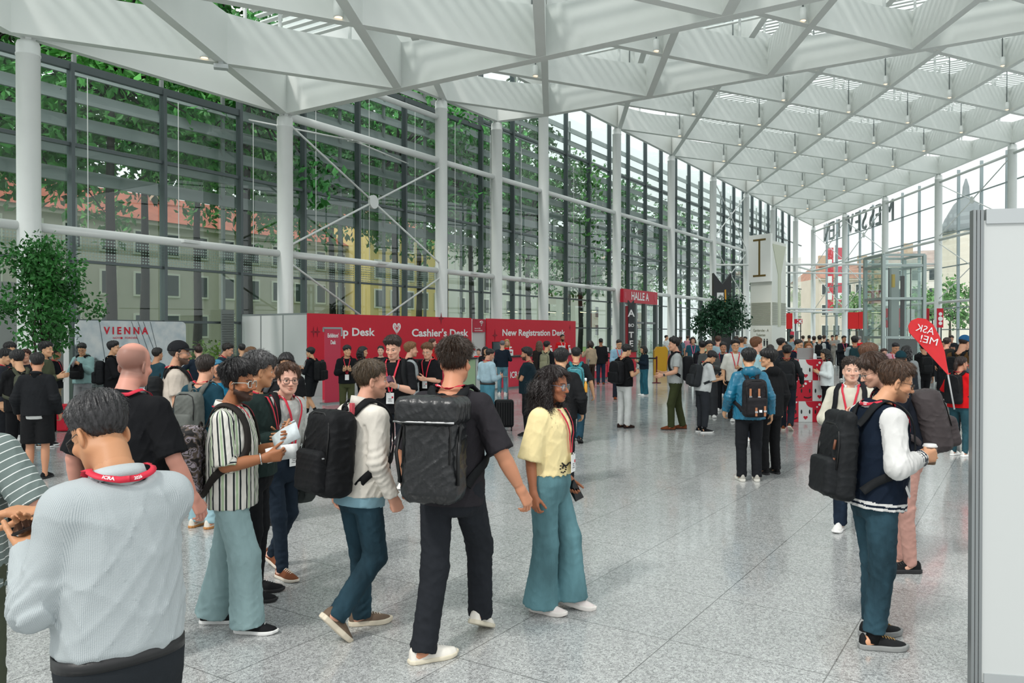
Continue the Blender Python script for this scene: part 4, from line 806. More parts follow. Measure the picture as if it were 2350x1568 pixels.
    # --- bare body
    def f_body(s, P):
        d = s.torso(P, -.022)
        for i, sx in enumerate((1, -1)):
            d = smin(d, limb(P, s.w((sx*.05, -.02, .495)), s.sh[i], [.042, .05]), .05)
            d = smin(d, s.f_arm(P, i), .03)
            g = (.5+.5*s.girth)*s.lk
            d = smin(d, limb(P, s.hj[i], s.kn[i], [.084*g, .078*g, .066*s.lk, .052*s.lk]), .03)
            d = smin(d, limb(P, s.kn[i], s.an[i], [.05*s.lk, .056*s.lk, .054*s.lk, .042*s.lk, .034]), .02)
            q = s.leg[i]; o, R = q['org'], q['R']
            d = smin(d, limb(P, o+R@np.array([0, -.04, .045]), o+R@np.array([0, .13, .028]), [.034, .034, .024]), .02)
        return smin(d, s.f_neck(P), .03)
    def f_arm(s, P, i):
        g = .6+.4*s.girth; m = .86 if s.female else 1
        d = limb(P, s.sh[i], s.el[i], [.054*g*m, .05*g*m, .045*m, .039*m])
        return smin(d, limb(P, s.el[i], s.wr[i], [.039*m, .044*m, .041*m, .033*m, .026*m]), .015)
    def f_neck(s, P): m = .88 if s.female else 1; return limb(P, s.nb-np.array([0, 0, .03]), s.pv, [.075*m, .06*m, .056*m, .054*m])
    def f_hand(s, P, i):
        H = s.hand[i]; o, d_, n_, t_ = H['o'], H['d'], H['n'], H['t']; m = .9 if s.female else 1.0
        pt = lambda a, b, c: o+(d_*a+t_*b+n_*c)*m
        dd = limb(P, s.el[i]+(s.wr[i]-s.el[i])*.6, o, [.037*(.86 if s.female else 1), .029, .025])
        kn = [(.090, .030, 1), (.095, .010, 1), (.090, -.010, 1), (.080, -.028, 1)]
        LN = [(.043, .026, .021), (.047, .029, .022), (.043, .027, .021), (.034, .021, .018)]; RD = [.0092, .0094, .0088, .0078]
        palm = None
        for (al, lt, _), rd in zip(kn, RD):
            q = limb(P, pt(.0, lt*.55, 0), pt(al, lt, -.002), [.015, .0145, .012]); palm = q if palm is None else smin(palm, q, .014)
        palm = smin(palm, limb(P, pt(.02, .018, .008), pt(.055, .034, .012), [.016, .013]), .014); dd = smin(dd, palm, .02)
        c = H['curl']
        for f_, ((al, lt, _), ln, rd) in enumerate(zip(kn, LN, RD)):
            p = pt(al, lt, -.002); ang = 0; dirl = nrm(d_+t_*(H['spread']*(1.5-f_)*.12))
            for b in range(3):
                ang += math.radians(c[b]*(1+.12*f_)); v = dirl*math.cos(ang)+n_*math.sin(ang); p2 = p+v*ln[b]*m
                dd = smin(dd, limb(P, p, p2, [rd*(1-.08*b), rd*(.94-.1*b)]), .0035); p = p2
        p = pt(.03, .03, .008); th = H['thumb']; v = nrm(d_*.75+t_*(.62-.4*th)+n_*(.12+.75*th))
        for ln, rd in ((.04, .0115), (.032, .0098), (.026, .0088)):
            p2 = p+v*ln*m; dd = smin(dd, limb(P, p, p2, [rd, rd*.92]), .005); p = p2; v = nrm(v+d_*.18+n_*.15*th)
        return dd
    def f_head(s, P, beard=0, smile=0):
        Q = (P-s.hc)@s.HR; A = np.abs(Q); Q2 = np.stack([A[:, 0], Q[:, 1], Q[:, 2]], 1); fm = s.female
        d = ell(Q, (0, -.012, .043), (.075, .096, .080))
        d = smin(d, ell(Q, (0, .026, -.03), (.058, .064, .084)), .03)
        d = smin(d, limb(Q2, (.048, -.005, -.05), (.02, .062, -.092), [.022, .018, .016] if not fm else [.016, .014, .014]), .03)
        d = smin(d, ell(Q, (0, .068, -.094), (.022, .018, .016)), .018)
        d = smin(d, ell(Q2, (.043, .058, -.024), (.022, .022, .018)), .02)
        d = smin(d, limb(Q2, (.04, .07, .02), (.008, .083, .017), [.009, .010]), .014)
        d = smax(d, -ell(Q2, (.033, .098, .001), (.019, .020, .0095)), .009)
        d = smin(d, limb(Q, (0, .082, .012), (0, .107, -.030), [.008, .0085, .012]), .009)
        d = smin(d, ell(Q2, (.0125, .094, -.034), (.0085, .012, .0085)), .006)
        lz = smile*.10*A[:, 0]
        L2 = np.stack([Q[:, 0], Q[:, 1]+A[:, 0]*A[:, 0]*8, Q[:, 2]-lz], 1)
        d = smin(d, ell(L2, (0, .088, -.061), (.024+.004*smile, .009, .0058)), .004); d = smin(d, ell(L2, (0, .087, -.0715), (.020, .0095, .0066)), .004)
        d = smax(d, -ell(L2, (0, .098, -.0665), (.023, .009, .0016+.003*smile)), .002)
        if beard:
            d = np.where((Q[:, 2] < -.035) & (Q[:, 1] > -.01), d-beard*np.clip((-.035-Q[:, 2])/.02, 0, 1)*np.clip(np.hypot(Q[:, 0]/.03, (Q[:, 2]+.066)/.016)-1, 0, 1)*(1+.25*np.sin(Q[:, 0]*900+Q[:, 2]*500)), d)
        d = np.minimum(d, ell(Q2, (.033, .0705, .001), (.0125, .0125, .0125)))
        # ears
        E = Q2-np.array([.074, -.012, -.012], f32); cy, sy = math.cos(.35), math.sin(.35)
        E = np.stack([E[:, 0]*cy+E[:, 1]*sy, -E[:, 0]*sy+E[:, 1]*cy, E[:, 2]], 1)
        er = smax(ell(E, (0, 0, 0), (.009, .019, .032)), -ell(E, (.009, .003, .003), (.007, .011, .021)), .004)
        d = smin(d, er, .007)
        return smin(d, s.f_neck(P), .025)
    def headq(s, V): return ((V-s.hc)@s.HR)
    def tint(s, V, skin, hair='#1a1512', lip=None, beard=None, scalp=None, iris='#2a1a10', brow=1):
        Q = s.headq(V); A = np.abs(Q[:, 0]); y, z = Q[:, 1], Q[:, 2]; n = len(V)
        sk = np.array(lin(skin)); hr = np.array(lin(hair)); C = np.tile(sk, (n, 1))
        def mixin(w, c): w = np.clip(w, 0, 1)[:, None]; C[:] = C*(1-w)+np.array(c)*w
        H = (np.abs(z) < .14) & (A < .11) & (np.abs(y) < .13)
        ch = np.exp(-((A-.045)**2+(y-.06)**2+(z+.03)**2)/.0005)*.35+np.exp(-((Q[:, 0])**2+(y-.105)**2+(z+.03)**2)/.0003)*.35
        mixin(np.where(H, ch, 0), sk*[1.12, .72, .66])
        if beard:
            jaw = np.clip((-.03-z)/.02, 0, 1)*np.clip((y+.005)/.02, 0, 1)*(z > -.135)
            side = np.clip((.02-np.abs(y-.012))/.008, 0, 1)*(z < .0)*(z > -.07)*(A > .05)
            mo = np.clip(1.4-np.hypot(Q[:, 0]/.03, (z+.05)/.008), 0, 1)*(y > .07)
            lipz = np.hypot(Q[:, 0]/.024, (z+.066)/.011) < 1; chk = np.hypot((A-.04)/.03, (z+.02)/.03) < 1
            b = np.maximum(np.maximum(jaw, side), mo)*(~lipz)*(~chk)
            mixin(np.where(H, b*beard, 0), hr*1.1)
        if scalp is not None: mixin(np.where(H & (z > -.075), np.clip((.012-y)/.03, 0, 1)*np.clip((.105-z)/.03, 0, 1)*np.clip((z+.08)/.03, 0, 1)*scalp, 0), hr)
        mixin(np.where(H & (y > .07), np.clip(1.6-1.5*np.hypot(Q[:, 0]/.024, (z+.066)/.0115), 0, 1)*.75, 0), lin(lip) if lip else sk*[.85, .48, .45])
        mixin(np.where(H & (y > .075), np.clip(1.5-1.5*np.hypot(Q[:, 0]/.02, (z+.0665)/.0022), 0, 1)*.8, 0), sk*[.25, .12, .1])
        bz = .0215+.004*np.sin(np.clip((A-.012)/.036, 0, 1)*3.1)
        if brow: mixin(np.where(H & (y > .045) & (A > .011) & (A < .05), np.clip(1.5-np.abs(z-bz)/.0042, 0, 1)*.85*brow, 0), hr)
        e = np.stack([A-.033, y-.0705, z-.001], 1); r = np.sqrt((e**2).sum(1)); eye = H & (r < .0134) & (y > .073) & (np.hypot(e[:, 0]/.0140, (e[:, 2]+.0012)/.0056) < 1)
        C[eye] = (.55, .53, .50); ir = eye & (np.hypot(e[:, 0], e[:, 2]) < .0064); C[ir] = lin(iris); lid = H & (r < .0150) & (y > .072) & (~eye) & (np.hypot(e[:, 0]/.0155, (e[:, 2]+.0005)/.0078) < 1) & (e[:, 2] > .0); C[lid] = sk*.28
        return np.concatenate([C, np.ones((n, 1))], 1)
    # --- clothes
    def f_top(s, P, c):
        ease = c.get('ease', .012); hem = c.get('hem', -.06)
        d = s.torso(P, ease, -.3, c.get('zhi', .562), c.get('drape') or ((.193*s.girth, .15*s.girth) if hem < .05 else None))
        q = s.loc(P)
        for i, sx in enumerate((1, -1)):
            d = smin(d, limb(P, s.w((sx*.045, -.018, .50)), s.sh[i], [.042+ease, .05+ease]), .045)
            sl = c.get('sleeve', 'long'); r0, r1 = c.get('rs', (.059, .047))
            if sl == 'none': continue
            if sl == 'long':
                a = limb(P, s.sh[i], s.el[i], [.054+ease, r0, r0*.95, r0*.93]); b = limb(P, s.el[i], s.wr[i], [r0*.93, r0*.9, r1, r1*.82 if c.get('cuff') else r1])
                a = smin(a, b, .03); ax = nrm(s.wr[i]-s.el[i]); end = s.wr[i]-ax*c.get('up', .01)
                md = (s.el[i]); t = (P-end.astype(f32))@ax.astype(f32); far = np.linalg.norm(P-end.astype(f32), axis=1) < .16
                a = np.where(far, np.maximum(a, t), a)
                fw = np.exp(-(np.linalg.norm(P-md.astype(f32), axis=1)/.09)**2); a = a-fw*.007*np.sin(((P-md.astype(f32))@ax.astype(f32))*150+2*np.sin(q[:, 1]*30))*c.get('fold', 1)
            else:
                ax = nrm(s.el[i]-s.sh[i]); ln = c.get('sl', .7); end = s.sh[i]+ax*.285*ln
                a = limb(P, s.sh[i], s.sh[i]+ax*.285, [.056+ease, r0*1.03, r0*1.06, r0*1.12]); a = np.maximum(a, (P-end.astype(f32))@ax.astype(f32))
            d = smin(d, a, .022)
        hz = hem+(c['scallop']*np.abs(np.sin(np.arctan2(q[:, 0], q[:, 1])*9)) if c.get('scallop') else 0)
        d = np.maximum(d, np.where(q[:, 2] < .3, hz-q[:, 2], -1))
        if c.get('tuck') or (.05 < hem and not c.get('drape')): d = d+np.clip((c.get('tuckz', .145)-q[:, 2])/.05, 0, 1)*.026
        nr = c.get('neck', .066); sc_ = c.get('scoop', .012); nr = nr+np.clip((q[:, 2]-.518)/.02, 0, 1)*.03; d = smax(d, -np.maximum(np.hypot(q[:, 0], (q[:, 1]+.014-sc_)/(1+sc_*8))-nr, c.get('neckz', .50)-q[:, 2]), .006)
        w = c.get('wr', .008)
        if w: d = d-crease(P, c.get('seed', 1), w, c.get('wl', .11), 4)*np.clip((.56-q[:, 2])/.08, .15, 1)
        return d.astype(f32)
    def f_bot(s, P, c):
        th = c.get('th', (.094, .087, .075)); sh = c.get('sh', (.07, .067, .062)); hi = c.get('hi', .10)
        d = s.torso(P, c.get('ease', .014), -.15, hi); q = s.loc(P); g = .5+.5*s.girth
        for i in (0, 1):
            ax = nrm(s.an[i]-s.kn[i]); ext = s.an[i]+ax*c.get('ext', .03)
            if c.get('short'):
                a = limb(P, s.hj[i], s.kn[i], [x*g for x in th]); ax2 = nrm(s.kn[i]-s.hj[i]); a = np.maximum(a, (P-(s.hj[i]+ax2*.432*c['short']).astype(f32))@ax2.astype(f32))
            else:
                a = limb(P, s.hj[i], s.kn[i], [x*g for x in th]); b = limb(P, s.kn[i], ext, sh); t = (P-s.an[i].astype(f32))@ax.astype(f32)
                st = np.clip((t+.22)/.2, 0, 1); b = b-c.get('stack', .004)*st*np.sin(t*85+2.6*np.sin(P[:, 0]*23+P[:, 1]*31+t*20))*(.5+.5*np.sin(P[:, 0]*40+P[:, 2]*17))
                a = smin(a, b, .03); a = np.where(np.linalg.norm(P-ext.astype(f32), axis=1) < .2, np.maximum(a, (P-ext.astype(f32))@ax.astype(f32)), a)
                kt = np.exp(-(np.linalg.norm(P-s.kn[i].astype(f32), axis=1)/.1)**2); a = a-kt*.003*np.sin(((P-s.kn[i].astype(f32))@ax.astype(f32))*90+3*np.sin(P[:, 0]*25+P[:, 1]*30))
            d = smin(d, a, .018)
        w = c.get('wr', .007)
        if w: d = d-crease(P, c.get('seed', 5), w, c.get('wl', .1), 4)*np.clip((hi-.03-q[:, 2])/.1, .1, 1)
        return d.astype(f32)
    def f_hair(s, P, st):
        Q = (P-s.hc)@s.HR; x, y, z = Q[:, 0], Q[:, 1], Q[:, 2]; A = np.abs(x)
        tt, ts, fr = st.get('top', .022), st.get('side', .008), st.get('front', .074)
        bk = st.get('nape', -.078)
        b = np.interp(y, [-.12, -.06, -.035, -.022, .012, .03, .055, .085, .12], [bk, bk+.004, -.05, .012, .012 if not st.get('burn') else -.02, .035, st.get('temple', .052), fr, fr+.01])
        k = np.clip((z-.02)/.08, 0, 1); th = (ts+(tt-ts)*k)*(np.clip((z-b)/.05, .12, 1) if not st.get('fringe') and not st.get('long') else 1)
        d = ell(Q, (0, -.012, .043), (.076, .098, .081))-th
        if st.get('quiff'): d = smin(d, ell(Q, (st.get('qx', 0), .046, .102), (.058, .038, .028+st['quiff'])), .025)
        if st.get('volume'): d = smin(d, ell(Q, (0, -.02, .075), (.075+st['volume'], .09+st['volume'], .06+st['volume'])), .03)
        if st.get('parting'): b = b+.012*np.sin(x*45+1)*(y > .03)
        cut = (b-z)*.75+.004*np.sin(x*260+y*90)
        if st.get('fringe'): cut = np.where(y > .02, cut+.01*np.sin(A*140), cut)
        # strands flow out from the crown
        cx, cy = Q[:, 0]-st.get('cx', .01), y+.045; an = np.arctan2(cx, cy+1e-6); rr = np.hypot(cx, cy)+np.clip(.09-z, 0, 1)
        w = st.get('strand', .0035); sd = st.get('seed', 0)
        fl = np.sin(an*17+9*rr*st.get('curl', 3)+sd)+.7*np.sin(an*41-25*rr+2.1*sd)+.5*np.sin(an*73+40*rr)
        if st.get('curly'): fl = 1.6*np.sin(x*150+2*np.sin(z*90+sd))*np.sin(y*150+2*np.sin(x*80))*np.sin(z*140+1.5*np.sin(y*70))+.5*fl
        d = smax(d, cut, st.get('soft', .012))-w*fl*np.clip(.4+k, 0, 1)
        if st.get('long'):
            Lz = -st['long']; m = st.get('fuller', .03)
            e = ell(Q, (0, -.045, .0), (.088+m*.5, .075+m, .115)); body = limb(Q, (0, -.055, .0), (0, -.075+st.get('lean', 0), Lz), [.085+m*.4, .09+m*.7, .075+m*.6, .045])
            body = smax(body, np.maximum(y-st.get('fy', .015)-.25*A, -99), .02)
            for sx in (1, -1): body = smin(body, limb(Q, (sx*.078, st.get('fy', .015)-.02, .03), (sx*(.085+m*.5), .02+st.get('lock', 0), Lz*.9), [.022, .03, .03, .02]), .02)
            e = smax(e, y-st.get('fy', .015), .015); d = smin(d, smin(e, body, .03)-w*1.6*(np.sin(x*120+3*np.sin(z*40+sd))+.7*np.sin(y*150+3*np.sin(z*55))), .015)
        if st.get('bun'): d = smin(d, ell(Q, st.get('bunp', (0, -.06, .145)), (.035, .035, .03))-.003*np.sin(z*300+x*200), .008)
        if st.get('pony'): d = smin(d, limb(Q, (0, -.105, .05), (0, -.135, -.12), [.025, .035, .03, .012])-.003*np.sin(x*400), .012)
        return d.astype(f32)
SHOE = {}
def shoe_mesh(kind):
    """upper and sole of one shoe, foot frame: y toward the toe, sole on z=0"""
    if kind in SHOE: return SHOE[kind]
    chunky = kind == 'chunky'; dress = kind == 'dress'
    ys = [-.085, -.07, -.03, .03, .09, .14, .175, .195]; ws = [.018, .033, .037, .037, .047, .045, .034, .012]
    if dress: ws[-3:] = [.042, .028, .008]
    hs = [.075, .095, .10, .09, .072, .056, .046, .03]; soleh = .034 if chunky else (.016 if dress else .026)
    def inn(P, e=0): 
        w = np.interp(P[:, 1], ys, ws)+e; return np.maximum(np.abs(P[:, 0]-.006*np.sin(P[:, 1]*14))-w, np.maximum(P[:, 1]-.197-e, -.087-e-P[:, 1]))
    def up(P):
        w, h = np.interp(P[:, 1], ys, ws)-.001, np.interp(P[:, 1], ys, hs); zz = (P[:, 2]-.015)/(h-.015)
        d = (np.sqrt(((P[:, 0]-.006*np.sin(P[:, 1]*14))/w)**2+np.maximum(zz, 0)**2)-1)*np.minimum(w, .04)
        d = np.maximum(d, np.maximum(.012-P[:, 2], np.maximum(P[:, 1]-.194, -.085-P[:, 1])))
        d = smax(d, -limb(P, (0, -.03, .13), (0, -.028, .075), [.03, .027]), .01)
        return d.astype(f32)
    def so(P): z = P[:, 2]; lift = np.clip((P[:, 1]-.12)/.08, 0, 1)**2*.012; return smax(inn(P, .004 if not dress else .001), np.maximum(z-soleh-lift*.5, lift-z), .006).astype(f32)
    a = surf(up, (-.06, -.1, 0), (.06, .21, .12), .0045); b = surf(so, (-.07, -.1, 0), (.07, .22, .06), .005)
    k = MB()
    if not dress:
        for q in range(5): y = .04+q*.018; z = np.interp(y, ys, hs)+.0; k.tube([(-.022, y-.004, z-.008), (0, y, z+.003), (.022, y+.004, z-.008)], .0032, 5)
    SHOE[kind] = (a, b, (np.array(k.v), k.f)); return SHOE[kind]
# ------------------------------------------------------------------ people
RES = {'near': (.0075, .0027, .003, .0065, .0075, .0032), 'mid': (.011, .0046, .0045, .0095, .011, .0055),
       'far': (.016, .0075, .0075, .014, .016, .0085), 'vfar': (.022, .011, .010, .02, .022, .012)}
SKINM = attr_mat('skin', .48, .35, .12)
def hairmat(col, grey=0):
    nm = f'hair {col} {grey}'
    if nm in MATS: return MATS[nm]
    m = bpy.data.materials.new(nm); t, p = nodes(m); c = lin(col)
    tc = t.nodes.new('ShaderNodeTexCoord'); mp = t.nodes.new('ShaderNodeMapping'); mp.inputs['Scale'].default_value = (1, 1, .35); t.links.new(tc.outputs['Object'], mp.inputs[0])
    n = t.nodes.new('ShaderNodeTexNoise'); n.inputs['Scale'].default_value = 130; n.inputs['Detail'].default_value = 3; t.links.new(mp.outputs[0], n.inputs['Vector'])
    r = t.nodes.new('ShaderNodeValToRGB'); r.color_ramp.elements[0].position = .35; r.color_ramp.elements[1].position = .72
    r.color_ramp.elements[0].color = (*[x*.55 for x in c], 1); r.color_ramp.elements[1].color = (*[min(1, x*1.5+.003+grey) for x in c], 1)
    t.links.new(n.outputs[0], r.inputs[0]); t.links.new(r.outputs[0], p.inputs['Base Color'])
    b = t.nodes.new('ShaderNodeBump'); b.inputs['Strength'].default_value = .5; b.inputs['Distance'].default_value = .004; t.links.new(n.outputs[0], b.inputs['Height']); t.links.new(b.outputs[0], p.inputs['Normal'])
    p.inputs['Roughness'].default_value = .42; p.inputs['Specular IOR Level'].default_value = .45; MATS[nm] = m; return m
def cut_keep(V, Q, o, n, keep_pos):
    c = V[Q].mean(1); t = (c-o)@n; return Q[t > -.010] if keep_pos else Q[t < .006]
def join(parts):
    Vs, Qs, o = [], [], 0
    for V, Q in parts:
        if len(Q): Vs.append(V); Qs.append(Q+o); o += len(V)
    V, Q = np.concatenate(Vs), np.concatenate(Qs); u, inv = np.unique(Q, return_inverse=True); return V[u], inv.reshape(Q.shape)
def bbox(*pts, m=.1): p = np.array(pts, float); return p.min(0)-m, p.max(0)+m
class Person:
    def ftr(s, P):
        d = np.minimum(s.fig.f_top(P, dict(s.top, sleeve='none', wr=0))-s.top.get('wr', .008)*.9, s.fig.f_neck(P))
        if s.hascol:
            q = s.fig.loc(P); d = np.minimum(d, np.maximum(np.hypot(q[:, 0], q[:, 1]+.012)-.090, np.maximum(q[:, 2]-.572+.3*np.clip(q[:, 1], 0, 1), .50-q[:, 2])))
        return d
    def proj(s, pts, off=.005, it=6, f=None):
        P = np.array([s.fig.w(p) for p in pts], f32); f = f or s.ftr; e = 2e-3
        for _ in range(it):
            d = f(P); g = np.stack([f(P+np.eye(3, dtype=f32)[a]*e)-f(P-np.eye(3, dtype=f32)[a]*e) for a in range(3)], 1)
            g /= np.linalg.norm(g, axis=1, keepdims=True)+1e-9; P = P-(d-off)[:, None]*g*.8
        return P.astype(float), g.astype(float)
    def ribbon(s, pts, width, off=.005, project=None, sub=5, thick=.003, f=None):
        """flat strap along a smooth path lying on the clothes; returns path frame too"""
        p = np.array(pts, float); n = len(p); tt = np.linspace(0, n-1, (n-1)*sub+1); res = []
        for t_ in tt:
            i = min(int(t_), n-2); u = t_-i; p0, p1, p2, p3 = p[max(i-1, 0)], p[i], p[i+1], p[min(i+2, n-1)]
            res.append(.5*((2*p1)+(-p0+p2)*u+(2*p0-5*p1+4*p2-p3)*u*u+(-p0+3*p1-3*p2+p3)*u**3))
        W_, g = s.proj(res, off, f=f)
        raw = np.array([s.fig.w(q) for q in res])
        if project is not None:
            w = np.interp(tt, np.arange(n), project)[:, None]; W_ = raw*(1-w)+W_*w
        T = np.gradient(W_, axis=0); T /= np.linalg.norm(T, axis=1, keepdims=True)+1e-9
        Sd = np.cross(T, g); kr = np.ones(5)/5; Sd = np.stack([np.convolve(np.pad(Sd[:, a], 2, mode='edge'), kr, 'valid') for a in range(3)], 1); Sd -= T*(Sd*T).sum(1, keepdims=True); Sd /= np.linalg.norm(Sd, axis=1, keepdims=True)+1e-9; Nn = np.cross(Sd, T)
        k = MB(); a = width/2; v = []; f_ = []
        for q, (c, sd, nn) in enumerate(zip(W_, Sd, Nn)):
            v += [c-sd*a, c+sd*a, c+sd*a+nn*thick, c-sd*a+nn*thick]
            if q: o = 4*q; f_ += [(o-4+i, o-4+(i+1) % 4, o+(i+1) % 4, o+i) for i in range(4)]
        f_ += [(0, 1, 2, 3), (len(v)-1, len(v)-2, len(v)-3, len(v)-4)]
        k.add(np.array(v)*s.s, f_, True)
        return k, (W_, Sd, Nn)
    def print_on(s, k, fr, txt, start, size, flip=1, th=.004):
        """lettering laid along a ribbon frame, start = arc length"""
        W_, Sd, Nn = fr; al = np.concatenate([[0], np.cumsum(np.linalg.norm(np.diff(W_, axis=0), axis=1))])
        v, f = text_geo(txt, size, 'LEFT', .03); out = []
        for p in v:
            a = start+flip*p[0]; c = [np.interp(a, al, W_[:, q]) for q in range(3)]; sd = [np.interp(a, al, Sd[:, q]) for q in range(3)]; nn = [np.interp(a, al, Nn[:, q]) for q in range(3)]
            out.append((np.array(c)+np.array(sd)*p[1]*flip*-1+np.array(nn)*th)*s.s)
        k.add(out, f)
    def __init__(s, label, px, Y, face, ytop=None, H=None, res=None, pose=None, skin='#d9a184', hair=None, haircol='#14110f', top=None, bot=None, shoes=('sneaker', '#e8e8e6', '#f2f2f0'),
                 lanyard=None, glasses=None, beard=0, beardfull=0, scalp=None, smile=0, lip=None, belt=None, collar=None, group=None, cap=None, grey=0, watch=None, brow=1, iris='#2a1a10', noleg=False, bare=False):
        r = res or ('near' if Y < 7 else 'mid' if Y < 14.2 else 'far' if Y < 26 else 'vfar'); s.res = r; hb, hh, hn, ht, hbt, hhr = RES[r]
        if DEV == 'fast': hb, hh, hn, ht, hbt, hhr = [max(x*1.6, .006) for x in RES[r]]
        g = s.fig = Fig(**(pose or {})); s.top = top = dict(dict(ease=.012), **(top or {})); bot = dict(bot or {}); g.lk = 1.0 if bot.get('short') else .80; s.Y = Y; s.face = face; s.hascol = bool(collar)
        if collar: top.setdefault('neck', .060); top.setdefault('zhi', .54)
        hairtop = .0 if hair is None else hair.get('top', .022)+hair.get('volume', 0)*.5
        s.s = (H/(1.75)) if H else (EYE+(HOR-ytop)/F*(Y))/(g.htop()+hairtop)
        sc = s.s; X = (px-CXP)/F*Y; s.base = np.array([X, Y, 0]); rz = -math.radians(face)
        # body
        parts = []; nn = nrm(g.pv-g.nb); no = g.nb+(g.pv-g.nb)*.45
        pts = [*g.el, *g.wr, *g.kn, *g.an, *g.sh, g.hip, g.nb]; lo, hi = bbox(*pts, m=.16); hi[2] = g.pv[2]+.02; lo[2] = -.03
        V, Q = surf(g.f_body, lo, hi, hb/sc); Q = cut_keep(V, Q, no, nn, False)
        for i in (0, 1):
            d = nrm(g.wr[i]-g.el[i]); o = g.el[i]+(g.wr[i]-g.el[i])*.82
            c = V[Q].mean(1); nearw = np.linalg.norm(c-g.wr[i], axis=1) < .13; Q = Q[~(nearw & ((c-o)@d > .006))]
            hd = g.hand[i]; lo2, hi2 = bbox(o, hd['o']+hd['d']*.1+hd['n']*.07, hd['o']+hd['d']*.20, hd['o']+hd['t']*.07+hd['d']*.06, hd['o']-hd['t']*.04+hd['d']*.08, hd['o']+hd['n']*.09+hd['d']*.03, m=.035)
            Vh, Qh = surf(lambda P, i=i: g.f_hand(P, i), lo2, hi2, hn/sc)
            if len(Qh): parts.append((Vh, cut_keep(Vh, Qh, o, d, True)))
        parts.insert(0, (V, Q))
        Vh, Qh = surf(lambda P: g.f_head(P, beardfull, smile), g.hc-.19, g.hc+.19, hh/sc); parts.append((Vh, cut_keep(Vh, Qh, no, nn, True)))
        V, Q = join(parts); V = relax(V, Q, 1, .35)
        me = np_mesh('person', V*sc, Q, SKINM, attrs={'tint': g.tint(V, skin, haircol, lip, beard, scalp, iris, brow)})
        o = s.o = link('person', me); o.location = s.base; o.rotation_euler = (0, 0, rz); tag(o, label, 'person', group)
        # clothes
        def cl(name, f, lo, hi, h, m, cfg=None, attrs=None):
            V, Q = surf(f, lo, hi, h/sc)
            if not len(Q): return None
            V = relax(V, Q, 1, .4); mi = None; at_ = {}
            if cfg and cfg.get('zone'): mi = cfg['zone'](s, V[Q].mean(1))
            if cfg and cfg.get('uv'): at_['guv'] = s.guv(V)
            me = np_mesh(name, V*sc, Q, m, attrs=at_, mi=mi); return link(name, me, o)
        m = top.get('mat') or cloth(top.get('col', '#202224'), top.get('var', .12), top.get('rough', .85)); lo, hi = bbox(*g.el, *g.wr, *g.sh, g.hip-np.array([0, 0, .12]), g.w((0, 0, .6)), g.w((.2, .2, .2)), g.w((-.2, -.25, .2)), m=.09)
        ft = (lambda P: smin(g.f_top(P, top), ell(g.loc(P), (0, -.085, .535), (.125, .06, .075))-.006*np.sin(g.loc(P)[:, 0]*60), .03)) if top.get('hood') else (lambda P: g.f_top(P, top))
        s.topo = cl(top.get('name', 'shirt'), ft, lo, hi, ht, m, top)
        if top.get('under'):
            u = dict(ease=.008, hem=top['under'][1], sleeve='none', drape=(.186, .142), wr=.003); cl('undershirt', lambda P: smax(g.f_top(P, u), g.loc(P)[:, 2]-.1, .01), lo, hi, ht*1.3, cloth(top['under'][0]))
        m = bot.get('mat') or (denim(bot['denim'], bot.get('fade', .35)) if 'denim' in bot else cloth(bot.get('col', '#191a1c'), bot.get('var', .1)))
        lo, hi = bbox(*g.kn, *g.an, *g.hj, g.hip+np.array([0, 0, .1]), m=.17); lo[2] = max(lo[2], -.02)
        s.boto = cl('shorts' if bot.get('short') else 'trousers', lambda P: g.f_bot(P, bot), lo, hi, hbt, m, bot)
        if shoes and not noleg:
            kind, cu, cs = shoes[:3]; a, b, lc = shoe_mesh(kind)
            for q in g.leg:
                M = Matrix.Translation(Vector(q['org']*sc))@Matrix((q['R']*sc).tolist()).to_4x4()
                key = (kind, cu, cs)
                if key not in SHOE: SHOE[key] = (np_mesh('shoe', a[0], a[1], cloth(cu, .15, .7)), np_mesh('sole', b[0], b[1], mat('sole '+cs, cs, .7, var=.05)))
                ob = link('shoe', SHOE[key][0], o); ob.matrix_local = M; link('sole', SHOE[key][1], ob)
                if len(shoes) > 3 and r in ('near', 'mid'):
                    kk = MB(); kk.add(lc[0], lc[1], True); kk.build('laces', mat('lace '+shoes[3], shoes[3], .8), ob)
        if (bot.get('ext', 1) < 0 or bot.get('short')) and not bare:
            for i in (0, 1): k = MB(); k.tube([(g.an[i]+(g.kn[i]-g.an[i])*a_)*sc for a_ in (-.1, .1, .28)], np.array([.041, .042, .046])*sc, 14); k.build('sock', cloth(bot.get('sock', '#18191b')), o)
        if hair:
            hm = hairmat(haircol, grey); L_ = hair.get('long', .1)+.12; V, Q = surf(lambda P: g.f_hair(P, hair), g.hc-np.array([.2, .22, L_]), g.hc+np.array([.2, .2, .24]), hhr/sc)
            if len(Q):
                ns_ = int(1.5*hair.get('strands', 2600 if r == 'near' else 700 if r == 'mid' else 0))
                if ns_ and DEV != 'fast':
                    V, Q = s.strands(V, Q, ns_, hair)
                link('hair', np_mesh('hair', V*sc, Q, hm), o)
        if cap: s.cap(*cap)
        if glasses is not None: s.glasses(*glasses)
        if collar: s.collar(**collar)
        if lanyard is not None: s.lanyard(**lanyard)
        if belt: s.belt(belt, bot.get('hi', .10))
        if watch: s.watch(*watch)
    def sub(s, k, name, m, parent=None): return k.build(name, m, parent or s.o)
